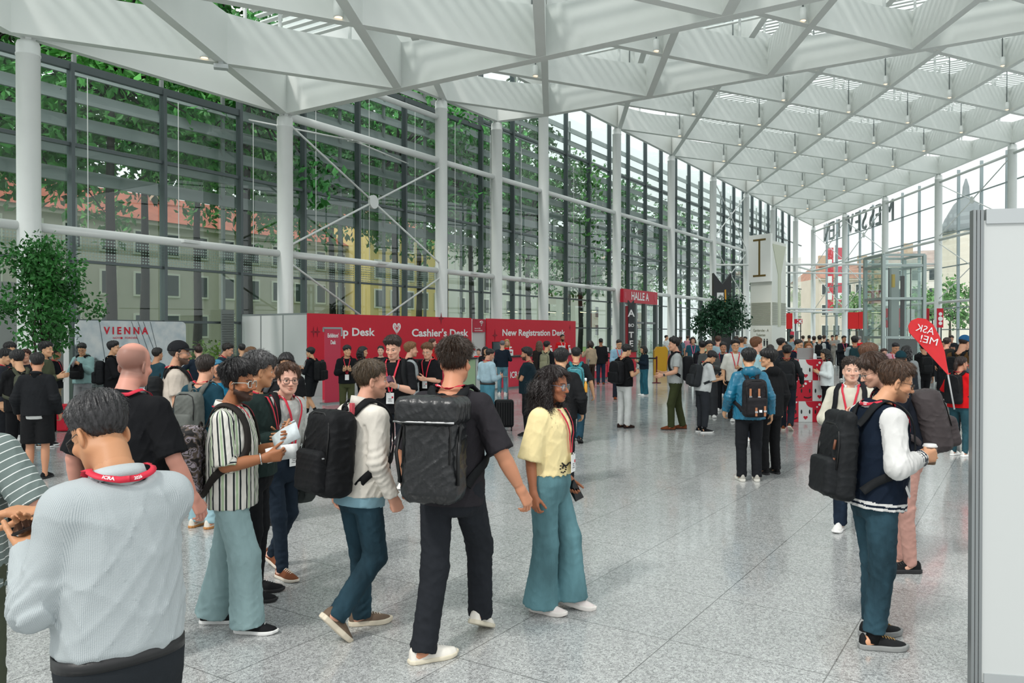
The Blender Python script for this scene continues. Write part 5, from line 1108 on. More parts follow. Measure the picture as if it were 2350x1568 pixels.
    def guv(s, V):
        g = s.fig; P = V.astype(f32); q = g.loc(P); u = np.arctan2(q[:, 0], q[:, 1])*.165; v = q[:, 2].copy(); w = np.zeros(len(V)); dt = g.torso(P, s.top.get('ease', .012), -.3, .575, s.top.get('drape'))
        for i in (0, 1):
            d1 = limb(P, g.sh[i], g.el[i], [.07, .06]); d2 = limb(P, g.el[i], g.wr[i], [.06, .05]); d = np.minimum(d1, d2); m = (d < dt-.008)
            for a, b, mm in ((g.sh[i], g.el[i], m & (d1 <= d2)), (g.el[i], g.wr[i], m & (d2 < d1))):
                ax = nrm(b-a); e1 = nrm(np.cross(ax, g.R@np.array([0, 1, 0]))); e2 = np.cross(ax, e1); r = P-a; u = np.where(mm, np.arctan2(r@e1, r@e2)*.07, u); v = np.where(mm, r@ax, v)
            w = np.where(m, 1, w)
        return np.stack([u, v, w], 1)
    def strands(s, V, Q, n, st):
        g = s.fig; rng = np.random.RandomState(7); N = np.zeros_like(V); fn = np.cross(V[Q[:, 2]]-V[Q[:, 0]], V[Q[:, 3]]-V[Q[:, 1]])
        for i in range(4): np.add.at(N, Q[:, i], fn)
        N /= np.linalg.norm(N, axis=1, keepdims=True)+1e-9
        i = rng.choice(len(V), n); p = V[i]; nn = N[i]; q = g.headq(p); cr = np.array([st.get('cx', .01), -.045, .12])
        fl = q-cr; fl[:, 2] -= .05; fl = fl@g.HR.T; fl = fl+rng.randn(n, 3)*(.005+st.get('mess', .010)); fl -= nn*(fl*nn).sum(1, keepdims=True); fl /= np.linalg.norm(fl, axis=1, keepdims=True)+1e-9
        ln = st.get('slen', .026)*(.5+rng.rand(n, 1)); lift = st.get('lift', .0015)*(rng.rand(n, 1)*1.6); sd = np.cross(fl, nn)*st.get('sw', .0006)
        if st.get('long'):
            lo = q[:, 2] < .03; K = 9; m = int(lo.sum()); dn = np.tile([0, 0, -1.], (m, 1))+nn[lo]*.12+rng.randn(m, 3)*.12; dn -= nn[lo]*np.minimum((dn*nn[lo]).sum(1, keepdims=True), 0); dn /= np.linalg.norm(dn, axis=1, keepdims=True)
            u = np.cross(dn, nn[lo]); ph = rng.rand(m, 1)*6.28; le = .05+.06*rng.rand(m, 1); am = st.get('wave', .0065); pp = []
            for q_ in range(K):
                t_ = q_/(K-1); an = ph+t_*le*130; pp.append(p[lo]+dn*le*t_+u*am*np.sin(an)+nn[lo]*(am*(1+np.cos(an))*.8*min(1, t_*4)+.002))
            w_ = u*.0016; vv = np.stack([a_ for q_ in range(K) for a_ in (pp[q_]-w_*(1-q_/K*.6), pp[q_]+w_*(1-q_/K*.6))], 1).reshape(-1, 3); b = len(V)+np.arange(m)*2*K
            V = np.concatenate([V, vv]); Q = np.concatenate([Q]+[np.stack([b+2*i_, b+2*i_+1, b+2*i_+3, b+2*i_+2], 1) for i_ in range(K-1)])
            hi_ = ~lo; p, nn, fl, ln, lift, sd = p[hi_], nn[hi_], fl[hi_], ln[hi_], lift[hi_], sd[hi_]; n = len(p)
        p0 = p-nn*.003; p1 = p+fl*ln*.5+nn*lift; p2 = p+fl*ln+nn*lift*.7
        vv = np.stack([p0-sd, p0+sd, p1+sd, p1-sd, p2+sd*.2, p2-sd*.2], 1).reshape(-1, 3); b = len(V)+np.arange(n)*6
        return np.concatenate([V, vv]), np.concatenate([Q, np.stack([b, b+1, b+2, b+3], 1), np.stack([b+3, b+2, b+4, b+5], 1)])
    def hp(s, p): return (s.fig.hc+s.fig.HR@np.asarray(p, float))*s.s
    def glasses(s, col='#15161a', w=.0235, h=.019, r=.0016, lens=True, shape=4):
        k = MB(); n = 22
        for sx in (1, -1):
            ring = []
            for q in range(n+1):
                a = 2*math.pi*q/n; c, d = math.cos(a), math.sin(a); e = 2/shape; ring.append(s.hp((sx*.034+w*abs(c)**e*(1 if c > 0 else -1), .096-.004*abs(c), -.003+h*abs(d)**e*(1 if d > 0 else -1))))
            k.tube(ring, r*s.s, 6, False)
            k.tube([s.hp((sx*(.034+w), .093, .006)), s.hp((sx*.072, .07, .008)), s.hp((sx*.0775, -.002, .006)), s.hp((sx*.077, -.022, -.012))], r*.9*s.s, 6)
        k.tube([s.hp((-.011, .0965, .003)), s.hp((0, .099, .006)), s.hp((.011, .0965, .003))], r*s.s, 6)
        m = mat('spectacle frame '+col, col, .25, .1); o = s.sub(k, 'glasses', m)
        if lens and s.res in ('near', 'mid'):
            for sx in (1, -1):
                k = MB(); k.prism([(w*.95*math.cos(a), h*.95*math.sin(a)) for a in np.linspace(0, 6.283, 17)[:-1]], s.hp((sx*.034, .0945, -.003)), s.fig.HR[:, 0], s.fig.HR[:, 2], s.fig.HR[:, 1], .0006)
                k.build('lens', glass('spectacle lens', (.98, .99, .99), .3), o)
    def cap(s, col, brim_fwd=1, logo=None):
        g = s.fig
        def f(P):
            Q = (P-g.hc)@g.HR; d = ell(Q, (0, -.012, .045), (.086, .107, .096)); d = smax(d, (.048-.02*(Q[:, 1] < 0)-Q[:, 2])*.9+.0, .006); return d.astype(f32)
        V, Q = surf(f, g.hc-.2, g.hc+.22, RES[s.res][5]*1.1/s.s); m = cloth(col); o = link('cap', np_mesh('cap', V*s.s, Q, m), s.o); k = MB()
        v, fc = [], []; n = 14
        for q in range(n+1):
            a = math.pi*(q/n)-0; x = .078*math.cos(a); b = math.sin(a)
            v += [s.hp((x, .045+.035*b*1, .056)), s.hp((x*1.02, .075+.085*b, .050-.012*abs(math.cos(a)))), s.hp((x*1.02, .075+.085*b, .046-.012*abs(math.cos(a)))), s.hp((x, .045+.035*b, .050))]
            if q: z = 4*q; fc += [(z-4+i, z-4+(i+1) % 4, z+(i+1) % 4, z+i) for i in range(4)]
        k.add(v, fc, True); k.build('brim', m, o)
    def collar(s, col='#dddddd', kind='shirt', m=None, h=.045, r=.073):
        g = s.fig; k = MB(); n = 40; v, f = [], []
        rows = [(r+.012, -.05), (r-.002, h), (r+.002, h+.003), (r+.014, h*.2)] if kind == 'shirt' else [(r+.010, -.045), (r-.003, h), (r+.003, h+.002), (r+.01, -.012)]
        gap = .16 if kind == 'shirt' else .05
        for q in range(n+1):
            a = math.pi*2*(gap/2+(1-gap)*q/n); fr = (1+math.cos(a))/2
            for j, (rr, z) in enumerate(rows): x, y = math.sin(a)*rr, math.cos(a)*rr*1.05-.012; v.append(g.w((x, y+.012*fr, .545+z-fr*.042-(.028*fr**4 if j == 3 else 0)))*s.s)
            if q: z = 4*q; f += [(z-4+i, z-3+i, z+1+i, z+i) for i in range(3)]
        k.add(v, f, True); ob = s.sub(k, 'collar', m or cloth(col)); sm = ob.modifiers.new('cloth thickness', 'SOLIDIFY'); sm.thickness = .0025; return ob
    def belt(s, col, z):
        g = s.fig; k = MB(); n = 40; v, f = [], []; e = .02
        rx, ry = np.interp(z-.015, *g.prx)+e, np.interp(z-.015, *g.pry)+e
        for q in range(n):
            a = 2*math.pi*q/n; c, d = math.cos(a), math.sin(a)
            for zz, ee in ((z-.034, .0), (z-.034, .005), (z+.002, .005), (z+.002, 0)): v.append(g.w(((rx+ee)*abs(c)**.87*(1 if c > 0 else -1), (ry+ee)*abs(d)**.87*(1 if d > 0 else -1)+.012, zz))*s.s)
            q2 = (q+1) % n; f += [(4*q+i, 4*q+(i+1) % 4, 4*q2+(i+1) % 4, 4*q2+i) for i in range(4)]
        k.add(v, f, True); b = s.sub(k, 'belt', mat('leather '+col, col, .45, bump=.1))
        k = MB(); k.frame(g.w((0, ry+.016, z-.016))*s.s, .045*s.s, .008, .04*s.s, g.R[:, 0], g.R[:, 1], g.R[:, 2]); k.build('buckle', CHROME, b)
    def watch(s, side, col='#111214', up=.03):
        g = s.fig; i = 0 if side == 'r' else 1; ax = nrm(g.wr[i]-g.el[i]); c = g.wr[i]-ax*up; e1 = nrm(np.cross(ax, g.hand[i]['n'])); e2 = np.cross(ax, e1); k = MB(); v, f = [], []; n = 24; rr = .032*(.88 if g.female else 1)
        for q in range(n):
            a = 2*math.pi*q/n
            for w, r_ in ((-.01, 0), (-.01, .003), (.01, .003), (.01, 0)): v.append((c+ax*w+(e1*math.cos(a)+e2*math.sin(a))*(rr+r_))*s.s)
            q2 = (q+1) % n; f += [(4*q+j, 4*q+(j+1) % 4, 4*q2+(j+1) % 4, 4*q2+j) for j in range(4)]
        k.add(v, f, True); w = s.sub(k, 'wristwatch', mat('watch '+col, col, .4, .3)); k = MB(); nv = -g.hand[i]['n']; k.prism([(.018*math.cos(a), .018*math.sin(a)) for a in np.linspace(0, 6.28, 17)[:-1]], (c+nv*(rr+.005))*s.s, ax, np.cross(nv, ax), nv, .009); k.build('dial', mat('watch dial', '#1c2226', .15), w)
    def lanyard(s, badge=True, zb=.20, col='#c9203a', txt=True, back=False, wide=.02, tuck=False):
        fr = []; m = mat('lanyard '+col, col, .6)
        zc = [.575, .574, .565, .545, .46, .36, zb+.06]
        k = MB(); words = []
        for sx in (1, -1):
            zk = -.022 if s.hascol else 0; pts = [(0, -.10 if s.hascol else -.085, .572+zk), (sx*.06, -.07, .572+zk), (sx*.085, -.012, .566+zk*.6), (sx*.07, .05, .535), (sx*.055, .10, .46), (sx*.035, .12, .36), (sx*.012, .13, zb+.02)]
            if tuck: pts = pts[:5]
            kk, fr = s.ribbon(pts, wide, .009 if not s.top.get('thick') else .014, thick=.002); k.add(kk.v, kk.f, True)
            if s.res == 'near' and txt:
                L_ = np.linalg.norm(np.diff(fr[0], axis=0), axis=1).sum()
                for w_, a_, z_ in ((('2026', .012, .013), ('ICRA', .17, .015), ('VIENNA', .28, .011)) if sx == 1 else (('ICRA', .075, .015), ('2026', .25, .013), ('ICRA', .36, .015))):
                    kp = MB(); s.print_on(kp, fr, w_, a_, z_, sx); words.append(kp)
        o = s.sub(k, 'lanyard', m)
        for kp in words: kp.build('lettering', WPRINT, o)
        if badge and not tuck:
            P_, g_ = s.proj([(0, .13, zb)], .012); P_ = P_[0]; N = nrm(s.fig.R@np.array([0, 1, 0])); N = nrm(N*[1, 1, .0]); U = np.array([0, 0, 1.]); Xv = np.cross(N, U); P_ = P_+N*.012
            k = MB(); c = (P_+U*-.055); k.frame(c*s.s, .09*s.s, .003, .125*s.s, Xv, N, U); b = k.build('badge', mat('badge card', '#e9ebea', .5), o)
            k = MB(); k.tube([(P_+U*.0)*s.s, (P_+U*.02)*s.s], .004, 6); k.build('clip', CHROME, b)
            if s.res in ('near', 'mid'):
                k = MB(); cc = c+N*.003
                k.frame((cc-Xv*.028+U*.012)*s.s, .018*s.s, .001, .02*s.s, Xv, N, U); k.build('badge_mark', RED, b)
                k = MB()
                for zz, w in ((-.005, .04), (-.018, .032), (-.032, .05)): k.frame((cc+U*zz)*s.s, w*s.s, .001, .004*s.s, Xv, N, U)
                k.build('badge_print', DKGREY, b)
def strap_path(sx, yb, zc, h, w_=1.0, loose=0):
    return [(sx*.055, yb+.01, zc+h/2-.02), (sx*.085, -.075, .52), (sx*.10, -.01, .548), (sx*.108, .06, .505), (sx*.118, .105, .41), (sx*.126, .105-loose*.0, .30), (sx*.145, .07, .21), (sx*.16, -.01, .15), (sx*.13, yb+.02, zc-h/2+.07)]
def backpack(P, label, col='#1b1c1e', w=.30, h=.46, d=.17, zc=.27, pocket=True, strapcol=None, m=None, style='day', tilt=0, sag=0, accent=None, straps=True, group=None, front=False, one=None, yo=0, mpocket=None):
    """rucksack worn by person P (built in that person's torso frame)"""
    g = P.fig; e = P.top.get('ease', .012); m = m or cloth(col, .15, .6, .4); ms = cloth(strapcol or col, .1, .75); sg = 1 if front else -1
    yb = sg*(max(np.interp(.3, *g.pry), (P.top.get('drape') or (0, 0))[1])+e+.0)+yo+.012; hb = {'near': .007, 'mid': .01, 'far': .014, 'vfar': .02}[P.res]/P.s
    cy = yb+sg*(d/2+.008); Rt = Rx(tilt); c0 = np.array([0, yb, zc+h/2], f32)
    def TL(Pw): q = g.loc(Pw); return ((q-c0)@Rt+c0).astype(f32)
    def WL(p): return g.w(Rt@(np.asarray(p, float)-c0)+c0)
    def f(Pw):
        q = TL(Pw); z = (q[:, 2]-zc)/(h/2); q = q.copy(); q[:, 1] -= sg*-.0; tp = 1+.12*np.clip(z, 0, 1)**2; q[:, 0] *= tp
        top_cut = .03*np.clip(z, 0, 1)**2
        a = rbox(q, (0, cy, zc), (w/2, d/2, h/2), min(.07, d*.38))
        if style == 'roll': a = smin(a, limb(q, (-w*.42, cy, zc+h/2+.02), (w*.42, cy, zc+h/2+.02), [.045, .045]), .04)
        return (a-crease(Pw, 3, .010, .13, 4)).astype(f32)
    def part(ff, nm, mm, par=None):
        cs = [WL((a*(w/2+.06), cy+b*(d/2+.14), zc+c*(h/2+.1))) for a in (-1, 1) for b in (-1, 1) for c in (-1, 1)]; lo, hi = np.min(cs, 0), np.max(cs, 0)
        V, Q = surf(ff, lo, hi, hb)
        if not len(Q): return None
        V = relax(V, Q, 1, .4); return np_mesh(nm, V*P.s, Q, mm), V
    me, V = part(f, 'backpack', m); o = link('backpack', me); o.location = P.base; o.rotation_euler = (0, 0, -math.radians(P.face)); tag(o, label, 'backpack', group)
    if pocket:
        def fp(Pw):
            q = TL(Pw); a = rbox(q, (0, cy+sg*(d/2+.01), zc-h*.20), (w*.40, .05, h*.24), .035); return (a-crease(Pw, 9, .006, .1, 3)).astype(f32)
        r = part(fp, 'front_pocket', mpocket or m)
        if r: link('front_pocket', r[0], o)
    yf = cy+sg*(d/2+.004); k = MB(); arc = [(-w*.40, zc-h*.1), (-w*.41, zc+h*.2), (-w*.34, zc+h*.40), (-w*.15, zc+h*.46), (w*.15, zc+h*.46), (w*.34, zc+h*.40), (w*.41, zc+h*.2), (w*.40, zc-h*.1)]
    k.tube([WL((x, cy+sg*d*(.5-.18*max(0, (z-zc)/h)), z))*P.s for x, z in arc], .005, 6); k.build('zip', mat('zip '+col, '#0c0c0d', .4), o)
    k = MB(); k.tube([WL((.035*math.cos(a), yb+sg*.03, zc+h/2-.005+.03*math.sin(a)))*P.s for a in np.linspace(0, math.pi, 9)], .007*P.s, 6); k.build('top_handle', ms, o)
    if straps:
        for sx in ((1, -1) if one is None else (one,)):
            pth = strap_path(sx, yb, zc, h)
            if front: pth = [(a, -b+.02, c) for a, b, c in pth]
            kk, fr = P.ribbon(pth, .05, .006 if not front else .004, [0, .8, 1, 1, 1, 1, 1, .9, 0], thick=.010); kk.build('shoulder_strap', ms, o)
    P.pack = o; P.packf = (WL, yb, cy, w, h, d, zc, sg)
    return o
def place(P, k, name, m, label, cat, group=None, parent=None):
    """a thing modelled in person P's frame (already scaled) as its own top-level object, or a part of one"""
    V = np.array(k.v); 
    if parent is None:
        off = np.array([V[:, 0].mean(), V[:, 1].mean(), V[:, 2].min()]); k.v = [tuple(x) for x in V-off]; o = k.build(name, m); a = -math.radians(P.face)
        o.location = P.base+Rz(-P.face)@off; o.rotation_euler = (0, 0, a); o['_o'] = 0; del o['_o']; tag(o, label, cat, group); P.off = off; return o
    k.v = [tuple(x) for x in V-P.off]; return k.build(name, m, parent)
def phone(P, side, label, col='#101114', lift=.015, ahead=.06):
    H = P.fig.hand[0 if side == 'r' else 1]; k = MB(); c = H['o']+H['d']*(ahead+.03)+H['n']*(.022+lift); k.frame(c*P.s, .072*P.s, .15*P.s, .009*P.s, H['t'], H['d'], H['n'])
    o = place(P, k, 'phone', mat('phone body '+col, col, .3), label, 'phone'); k = MB(); k.frame((c+H['n']*.005)*P.s, .066*P.s, .14*P.s, .001, H['t'], H['d'], H['n']); place(P, k, 'screen', mat('phone screen', '#0a0c10', .08), None, None, parent=o); return o
# ------------------------------------------------------------------ who stands where
SH_ = dict(top=.024, side=.009, strand=.004); CROP = dict(top=.014, side=.004, strand=.0025); FULL = dict(top=.027, side=.010, volume=.003, strand=.0045, curl=6)
FRI = dict(top=.025, side=.012, volume=.003, front=.056, fringe=True, temple=.03, strand=.004); QUF = dict(top=.036, side=.010, quiff=.012, strand=.0045, curl=5); CURL = dict(top=.034, side=.02, curly=True, strand=.006)
LONG = dict(top=.02, side=.018, long=.24); BOB = dict(top=.022, side=.02, long=.14); PONY = dict(top=.014, side=.01, pony=True); BUN = dict(top=.014, side=.01, bun=True)
PH_R = dict(w=(-.10, .27, -.20), pole=(.7, -.5, -.8), n=(-.3, -.5, 1), d=(-.35, .9, .35), curl=(40, 45, 30), thumb=.7); PH_L = dict(PH_R)
HOLD = dict(w=(-.12, .26, -.24), pole=(.6, -.4, -1), n=(-.9, -.2, .3), d=(-.3, 1, .1), curl=(35, 40, 30)); FOLD = dict(w=(-.22, .20, -.24), pole=(.7, .2, -1), n=(0, -1, 0), d=(-1, .2, .1), curl=(15, 20, 15))
DN = dict(w=(.07, .03, -.52)); DNO = dict(w=(.13, .05, -.50)); DNB = dict(w=(.06, -.10, -.51)); STRAP = dict(w=(-.02, .22, -.10), pole=(.5, -.4, -1), n=(-1, 0, 0), d=(-.2, .2, 1), curl=(60, 70, 50))
def arms(r, l=None): return dict(r=r, l=l or r)
def walk(f=.25, b=.25, lead='r', pitch=-28): 
    o = 'l' if lead == 'r' else 'r'; sx = 1 if lead == 'r' else -1
    return {lead: dict(p=(.07*sx, f, 0)), o: dict(p=(-.07*sx, -b, .0), pitch=pitch)}
def tee(c, hem=-.06, **k): return dict(dict(sleeve='short', col=c, hem=hem, rs=(.066, .06)), **k)
def lng(c, hem=-.05, **k): return dict(dict(sleeve='long', col=c, hem=hem), **k)
SLIM = dict(th=(.088, .078, .064), sh=(.06, .056, .048)); WIDE = dict(th=(.1, .1, .098), sh=(.098, .10, .105), stack=.003); STR = dict(th=(.094, .088, .076), sh=(.072, .07, .066))
WSN, BSN, BRS = ('sneaker', '#dededa', '#f0f0ee', '#eeeeec'), ('sneaker', '#17181a', '#e8e8e6', '#dddddd'), ('dress', '#6b3a20', '#2a1a12'); BLS = ('dress', '#151517', '#0c0c0d'); BK2 = ('sneaker', '#17181a', '#1d1d1f', '#222222')
ASN, ASN2, PALE, PINK, OLV, BRN = '#d0a07c', '#c08f6c', '#dcae98', '#d39f8b', '#b58363', '#8a5a3e'
def stripes(name, fn):
    m = bpy.data.materials.new(name); t, p = nodes(m); a = t.nodes.new('ShaderNodeAttribute'); a.attribute_name = 'guv'; s = t.nodes.new('ShaderNodeSeparateXYZ'); t.links.new(a.outputs['Vector'], s.inputs[0])
    axis, period, stops = fn; q = t.nodes.new('ShaderNodeMath'); q.operation = 'DIVIDE'; t.links.new(s.outputs[axis], q.inputs[0]); q.inputs[1].default_value = period
    w = t.nodes.new('ShaderNodeMath'); w.operation = 'FRACT'; t.links.new(q.outputs[0], w.inputs[0]); r = t.nodes.new('ShaderNodeValToRGB'); r.color_ramp.interpolation = 'CONSTANT'; e = r.color_ramp.elements
    for i, (po, c) in enumerate(stops):
        x = e[i] if i < 2 else e.new(po); x.position = po; x.color = (*lin(c), 1)
    t.links.new(w.outputs[0], r.inputs[0]); t.links.new(r.outputs[0], p.inputs['Base Color']); p.inputs['Roughness'].default_value = .85; p.inputs['Specular IOR Level'].default_value = .2
    n = t.nodes.new('ShaderNodeTexNoise'); n.inputs['Scale'].default_value = 300; b = t.nodes.new('ShaderNodeBump'); b.inputs['Strength'].default_value = .4; b.inputs['Distance'].default_value = .003; tc = t.nodes.new('ShaderNodeTexCoord'); t.links.new(tc.outputs['Object'], n.inputs['Vector']); t.links.new(n.outputs[0], b.inputs['Height']); t.links.new(b.outputs[0], p.inputs['Normal']); return m
CAMO = bpy.data.materials.new('camouflage cloth'); t, p = nodes(CAMO); tc = t.nodes.new('ShaderNodeTexCoord'); v = t.nodes.new('ShaderNodeTexNoise'); v.inputs['Scale'].default_value = 22; v.inputs['Detail'].default_value = 1; v.inputs['Distortion'].default_value = .4; t.links.new(tc.outputs['Object'], v.inputs['Vector'])
r = t.nodes.new('ShaderNodeValToRGB'); r.color_ramp.interpolation = 'CONSTANT'; e = r.color_ramp.elements; e[0].position = 0; e[0].color = (*lin('#1d1b1c'), 1); e[1].position = .42; e[1].color = (*lin('#5d5148'), 1)
for po, c in ((.5, '#8f8790'), (.57, '#3c3630'), (.63, '#a79da6')): x = e.new(po); x.position = po; x.color = (*lin(c), 1)
t.links.new(v.outputs[0], r.inputs[0]); t.links.new(r.outputs[0], p.inputs['Base Color']); p.inputs['Roughness'].default_value = .8
def held_paper(P, side, label, name='leaflet', size=(.10, .2), col='#e4e8e8', ahead=.10, tilt=0, cat='leaflet'):
    H = P.fig.hand[0 if side == 'r' else 1]; c = H['o']+H['d']*ahead+H['n']*.028; k = MB(); n = 6; v = []; f = []
    for q in range(n+1):
        a = (q/n-.5)
        for w in (-1, 1): v.append((c+H['t']*w*size[0]/2+H['d']*a*size[1]+H['n']*(.02*math.cos(a*3)))*P.s)
        if q: f.append((2*q-2, 2*q-1, 2*q+1, 2*q))
    k.add(v, f, True); o = place(P, k, name, mat('paper '+col, col, .6, var=.12, vscale=30), label, cat); s = o.modifiers.new('paper thickness', 'SOLIDIFY'); s.thickness = .002; return o
# ---- nearest: man in the pale shirt with a phone
P = Person('person in a pale grey striped shirt seen from behind at lower left, reading a phone', 276, 2.34, -45, ytop=905, skin='#bb8762', haircol='#141316', grey=.022, hair=dict(top=.018, side=.005, strand=.0032, curl=2, mess=.002, strands=1500, slen=.016, lift=.0, nape=-.07, sw=.0005), brow=1,
    pose=dict(head=(-14, 30), lean=4, girth=.98, shw=.86, headfwd=.045, arms=dict(l=dict(w=(.05, .22, -.14), pole=(.3, -.5, -1), n=(.5, -.1, 1), d=(-.4, 1, .25), curl=(38, 45, 30), thumb=.8), r=dict(w=(-.27, .36, -.07), pole=(.5, -.3, -1), n=(-.2, .25, -1), d=(-.9, .6, .15), curl=(18, 24, 14)))),
    top=dict(sleeve='long', col='#c4cbcc', hem=.0, tuck=1, tuckz=.045, ease=.026, rs=(.068, .052), uv=True, mat=stripes('pale pinstripe cloth', (0, .0048, [(0, '#aeb5b7'), (.62, '#98a1a4')])), seed=4, wr=.009, wl=.18, fold=1.5), bot=dict(col='#24282c', ease=.02, hi=.035, **STR), belt='#191a1c', collar=dict(col='#b4bbbd', h=.045), lanyard=dict(badge=False), glasses=('#2a2320', .023, .017), shoes=BLS)
phone(P, 'l', 'black phone in the left hand of the man in the pale shirt', ahead=.09)
# ---- striped tee at the left edge
P = Person('person in a grey-green tee with white stripes, cut by the left edge', -118, 3.0, -18, H=1.74, skin='#d49c86', haircol='#3a2a1e', hair=SH_, pose=dict(arms=dict(r=dict(w=(.10, .16, -.36), pole=(.6, -1, -.2)), l=DN)), top=tee('#6e7a78', hem=-.06, uv=True, mat=stripes('horizontal stripe jersey', (1, .030, [(0, '#6f7c79'), (.72, '#dfe3e0'), (.84, '#6f7c79')])), drape=(.185, .14), sl=.85), bot=dict(col='#474d3e', **STR))
k = MB(); kk, _ = P.ribbon([(-.12, .05, .50), (0, .12, .42), (.12, .11, .22), (.17, .05, .05)], .035, .012); tag(place(P, kk, 'crossbody_strap', BLACK, 'black strap across the person in the striped tee', 'strap'))
# ---- bald man
P = Person('tall bald man in a black tee with a red lanyard, seen from behind', 290, 4.4, 10, ytop=786, skin='#cc917f', haircol='#5d4a42', scalp=.62, pose=dict(girth=1.16, shw=1.12, headfwd=.03, head=(4, 8), arms=dict(l=dict(w=(.12, .04, -.50)), r=dict(w=(.15, .10, -.49)))), top=tee('#131417', hem=-.07, drape=(.215, .165), sl=.92, rs=(.075, .078), wr=.008, wl=.15), bot=dict(col='#17181b', **STR), lanyard=dict(badge=False), collar=dict(col='#131417', kind='polo', h=.03), shoes=BRS)
# ---- striped shirt man
STRP = stripes('striped woven shirt', (0, .072, [(0, '#d8d6ce'), (.30, '#2d3234'), (.44, '#d8d6ce'), (.52, '#a9bd9c'), (.70, '#d8d6ce'), (.76, '#2d3234'), (.9, '#d8d6ce')]))
P = Person('bearded man in a black, green and white striped shirt holding leaflets', 528, 4.95, 84, ytop=820, skin='#a06846', haircol='#121012', beard=.9, beardfull=.0025, hair=dict(top=.040, side=.012, quiff=.014, volume=.004, strand=.005, curl=6, burn=True, temple=.05), pose=dict(head=(14, 2), headfwd=.035, arms=dict(r=dict(w=(-.02, .27, -.24), pole=(.3, -1, -.4), n=(-1, -.1, .2), d=(-.15, 1, .15), curl=(55, 55, 35), thumb=.6), l=dict(w=(-.10, .30, -.19), pole=(.6, -.4, -1), n=(-.8, -.4, .3), d=(-.3, .8, .5), curl=(45, 50, 35))), legs=dict(r=dict(p=(.10, .13, 0), yaw=-8), l=dict(p=(-.11, -.14, 0), yaw=4))),
    top=tee('#d8d6ce', hem=-.10, uv=True, mat=STRP, sl=1.0, rs=(.075, .08), drape=(.20, .158), wr=.006), bot=dict(denim='#93aeb0', fade=.16, **dict(WIDE, sh=(.10, .104, .112))), lanyard=dict(badge=False, txt=False, wide=.008, tuck=True), collar=dict(m=STRP, col='#d8d6ce', h=.042), glasses=('#c9d6d2', .0245, .021, .0022), shoes=BSN)
STRIPED = P
held_paper(P, 'r', 'white folded leaflet in the right hand of the striped-shirt man'); held_paper(P, 'l', 'pale rolled brochure in the left hand of the striped-shirt man', size=(.12, .21), col='#c9d3d6')
k = MB(); g = P.fig; ax = nrm(g.wr[0]-g.el[0]); c = g.wr[0]-ax*.035; e1 = nrm(np.cross(ax, Zv)); e2 = np.cross(ax, e1); k.tube([(c+(e1*math.cos(a)+e2*math.sin(a))*.034)*P.s for a in np.linspace(0, 6.2832, 25)], .0045, 8, False); k.build('bangle', mat('steel bangle', '#d8d8d6', .25, .9), P.o)
backpack(P, 'camouflage rucksack on the striped-shirt man', '#3a3532', m=CAMO, mpocket=CAMO, w=.31, h=.50, d=.20, zc=.17, strapcol='#2b2826')
# ---- dark green sweater
P = Person('person in a ribbed dark green sweater with folded arms behind the striped-shirt man', 580, 5.55, 86, ytop=803, skin='#b88460', haircol='#151315', grey=.14, hair=dict(FULL, mess=.03), pose=dict(head=(-30, 4), arms=dict(r=dict(w=(-.06, .24, -.22), pole=(.6, -.3, -1), n=(-.6, -.5, .5), d=(-.8, .5, .3), curl=(50, 50, 30)), l=FOLD)), top=lng('#1f2d2b', hem=-.04, rs=(.066, .052), wr=.006), bot=dict(col='#16171a', **SLIM), shoes=BK2, lanyard=dict(badge=False, txt=False))
phone(P, 'r', 'pale phone held by the person in the dark green sweater', '#b9c2c6')
# ---- smiling man with glasses
P = Person('smiling man with dark round glasses, grey linen shirt and a red lanyard', 640, 6.1, 122, ytop=829, skin='#dba994', haircol='#4a3120', smile=1, iris='#3a2c20', hair=dict(top=.024, side=.016, strand=.0045, curl=5, nape=-.10, parting=True, front=.082, temple=.066, burn=True), pose=dict(head=(30, 2), lean=5, headfwd=.05, arms=dict(r=dict(w=(.07, -.03, -.51), curl=(60, 70, 45)), l=dict(w=(.02, .22, -.36), pole=(.5, -1, -.3), n=(0, 0, 1), d=(-.2, 1, -.1), curl=(50, 60, 40))), legs=dict(r=dict(p=(.09, .14, 0)), l=dict(p=(-.09, -.22, .0), pitch=-22))),
    top=lng('#b7b8b4', hem=.06, rs=(.062, .05), ease=.02, wr=.012, wl=.09), bot=dict(col='#1c2733', ease=.02, **SLIM), belt='#6a3b20', collar=dict(col='#b7b8b4', h=.04), lanyard=dict(zb=.13), glasses=('#20222c', .025, .021, .0018, True, 2.6), shoes=('sneaker', '#70422a', '#cfc6b8', '#e0d8c8'))
SMILE = P
kk, _ = P.ribbon([(.055, -.10, .46), (.085, -.075, .52), (.10, -.01, .548), (.112, .06, .49), (.125, .09, .38), (.15, .05, .27), (.165, -.03, .2)], .045, .008, thick=.012); o = place(P, kk, 'shoulder_bag', cloth('#191a1c'), 'black bag strap over the shoulder of the smiling man with glasses', 'bag')
k = MB(); 
def blobs(name, label, cat, P, f, lo, hi, h, m, parent=None):
    V, Q = surf(f, lo, hi, h/P.s); V = relax(V, Q, 1, .4)*P.s; off = np.array([V[:, 0].mean(), V[:, 1].mean(), V[:, 2].min()])
    o = link(name, np_mesh(name, V-(off if parent is None else P.off), Q, m), parent)
    if parent is None: P.off = off; o.location = P.base+Rz(-P.face)@off; o.rotation_euler = (0, 0, -math.radians(P.face)); tag(o, label, cat)
    return o
fa = (P.fig.el[1]+P.fig.wr[1]*2)/3; fd = nrm(P.fig.wr[1]-P.fig.el[1]); sdv = nrm(np.cross(fd, Zv))
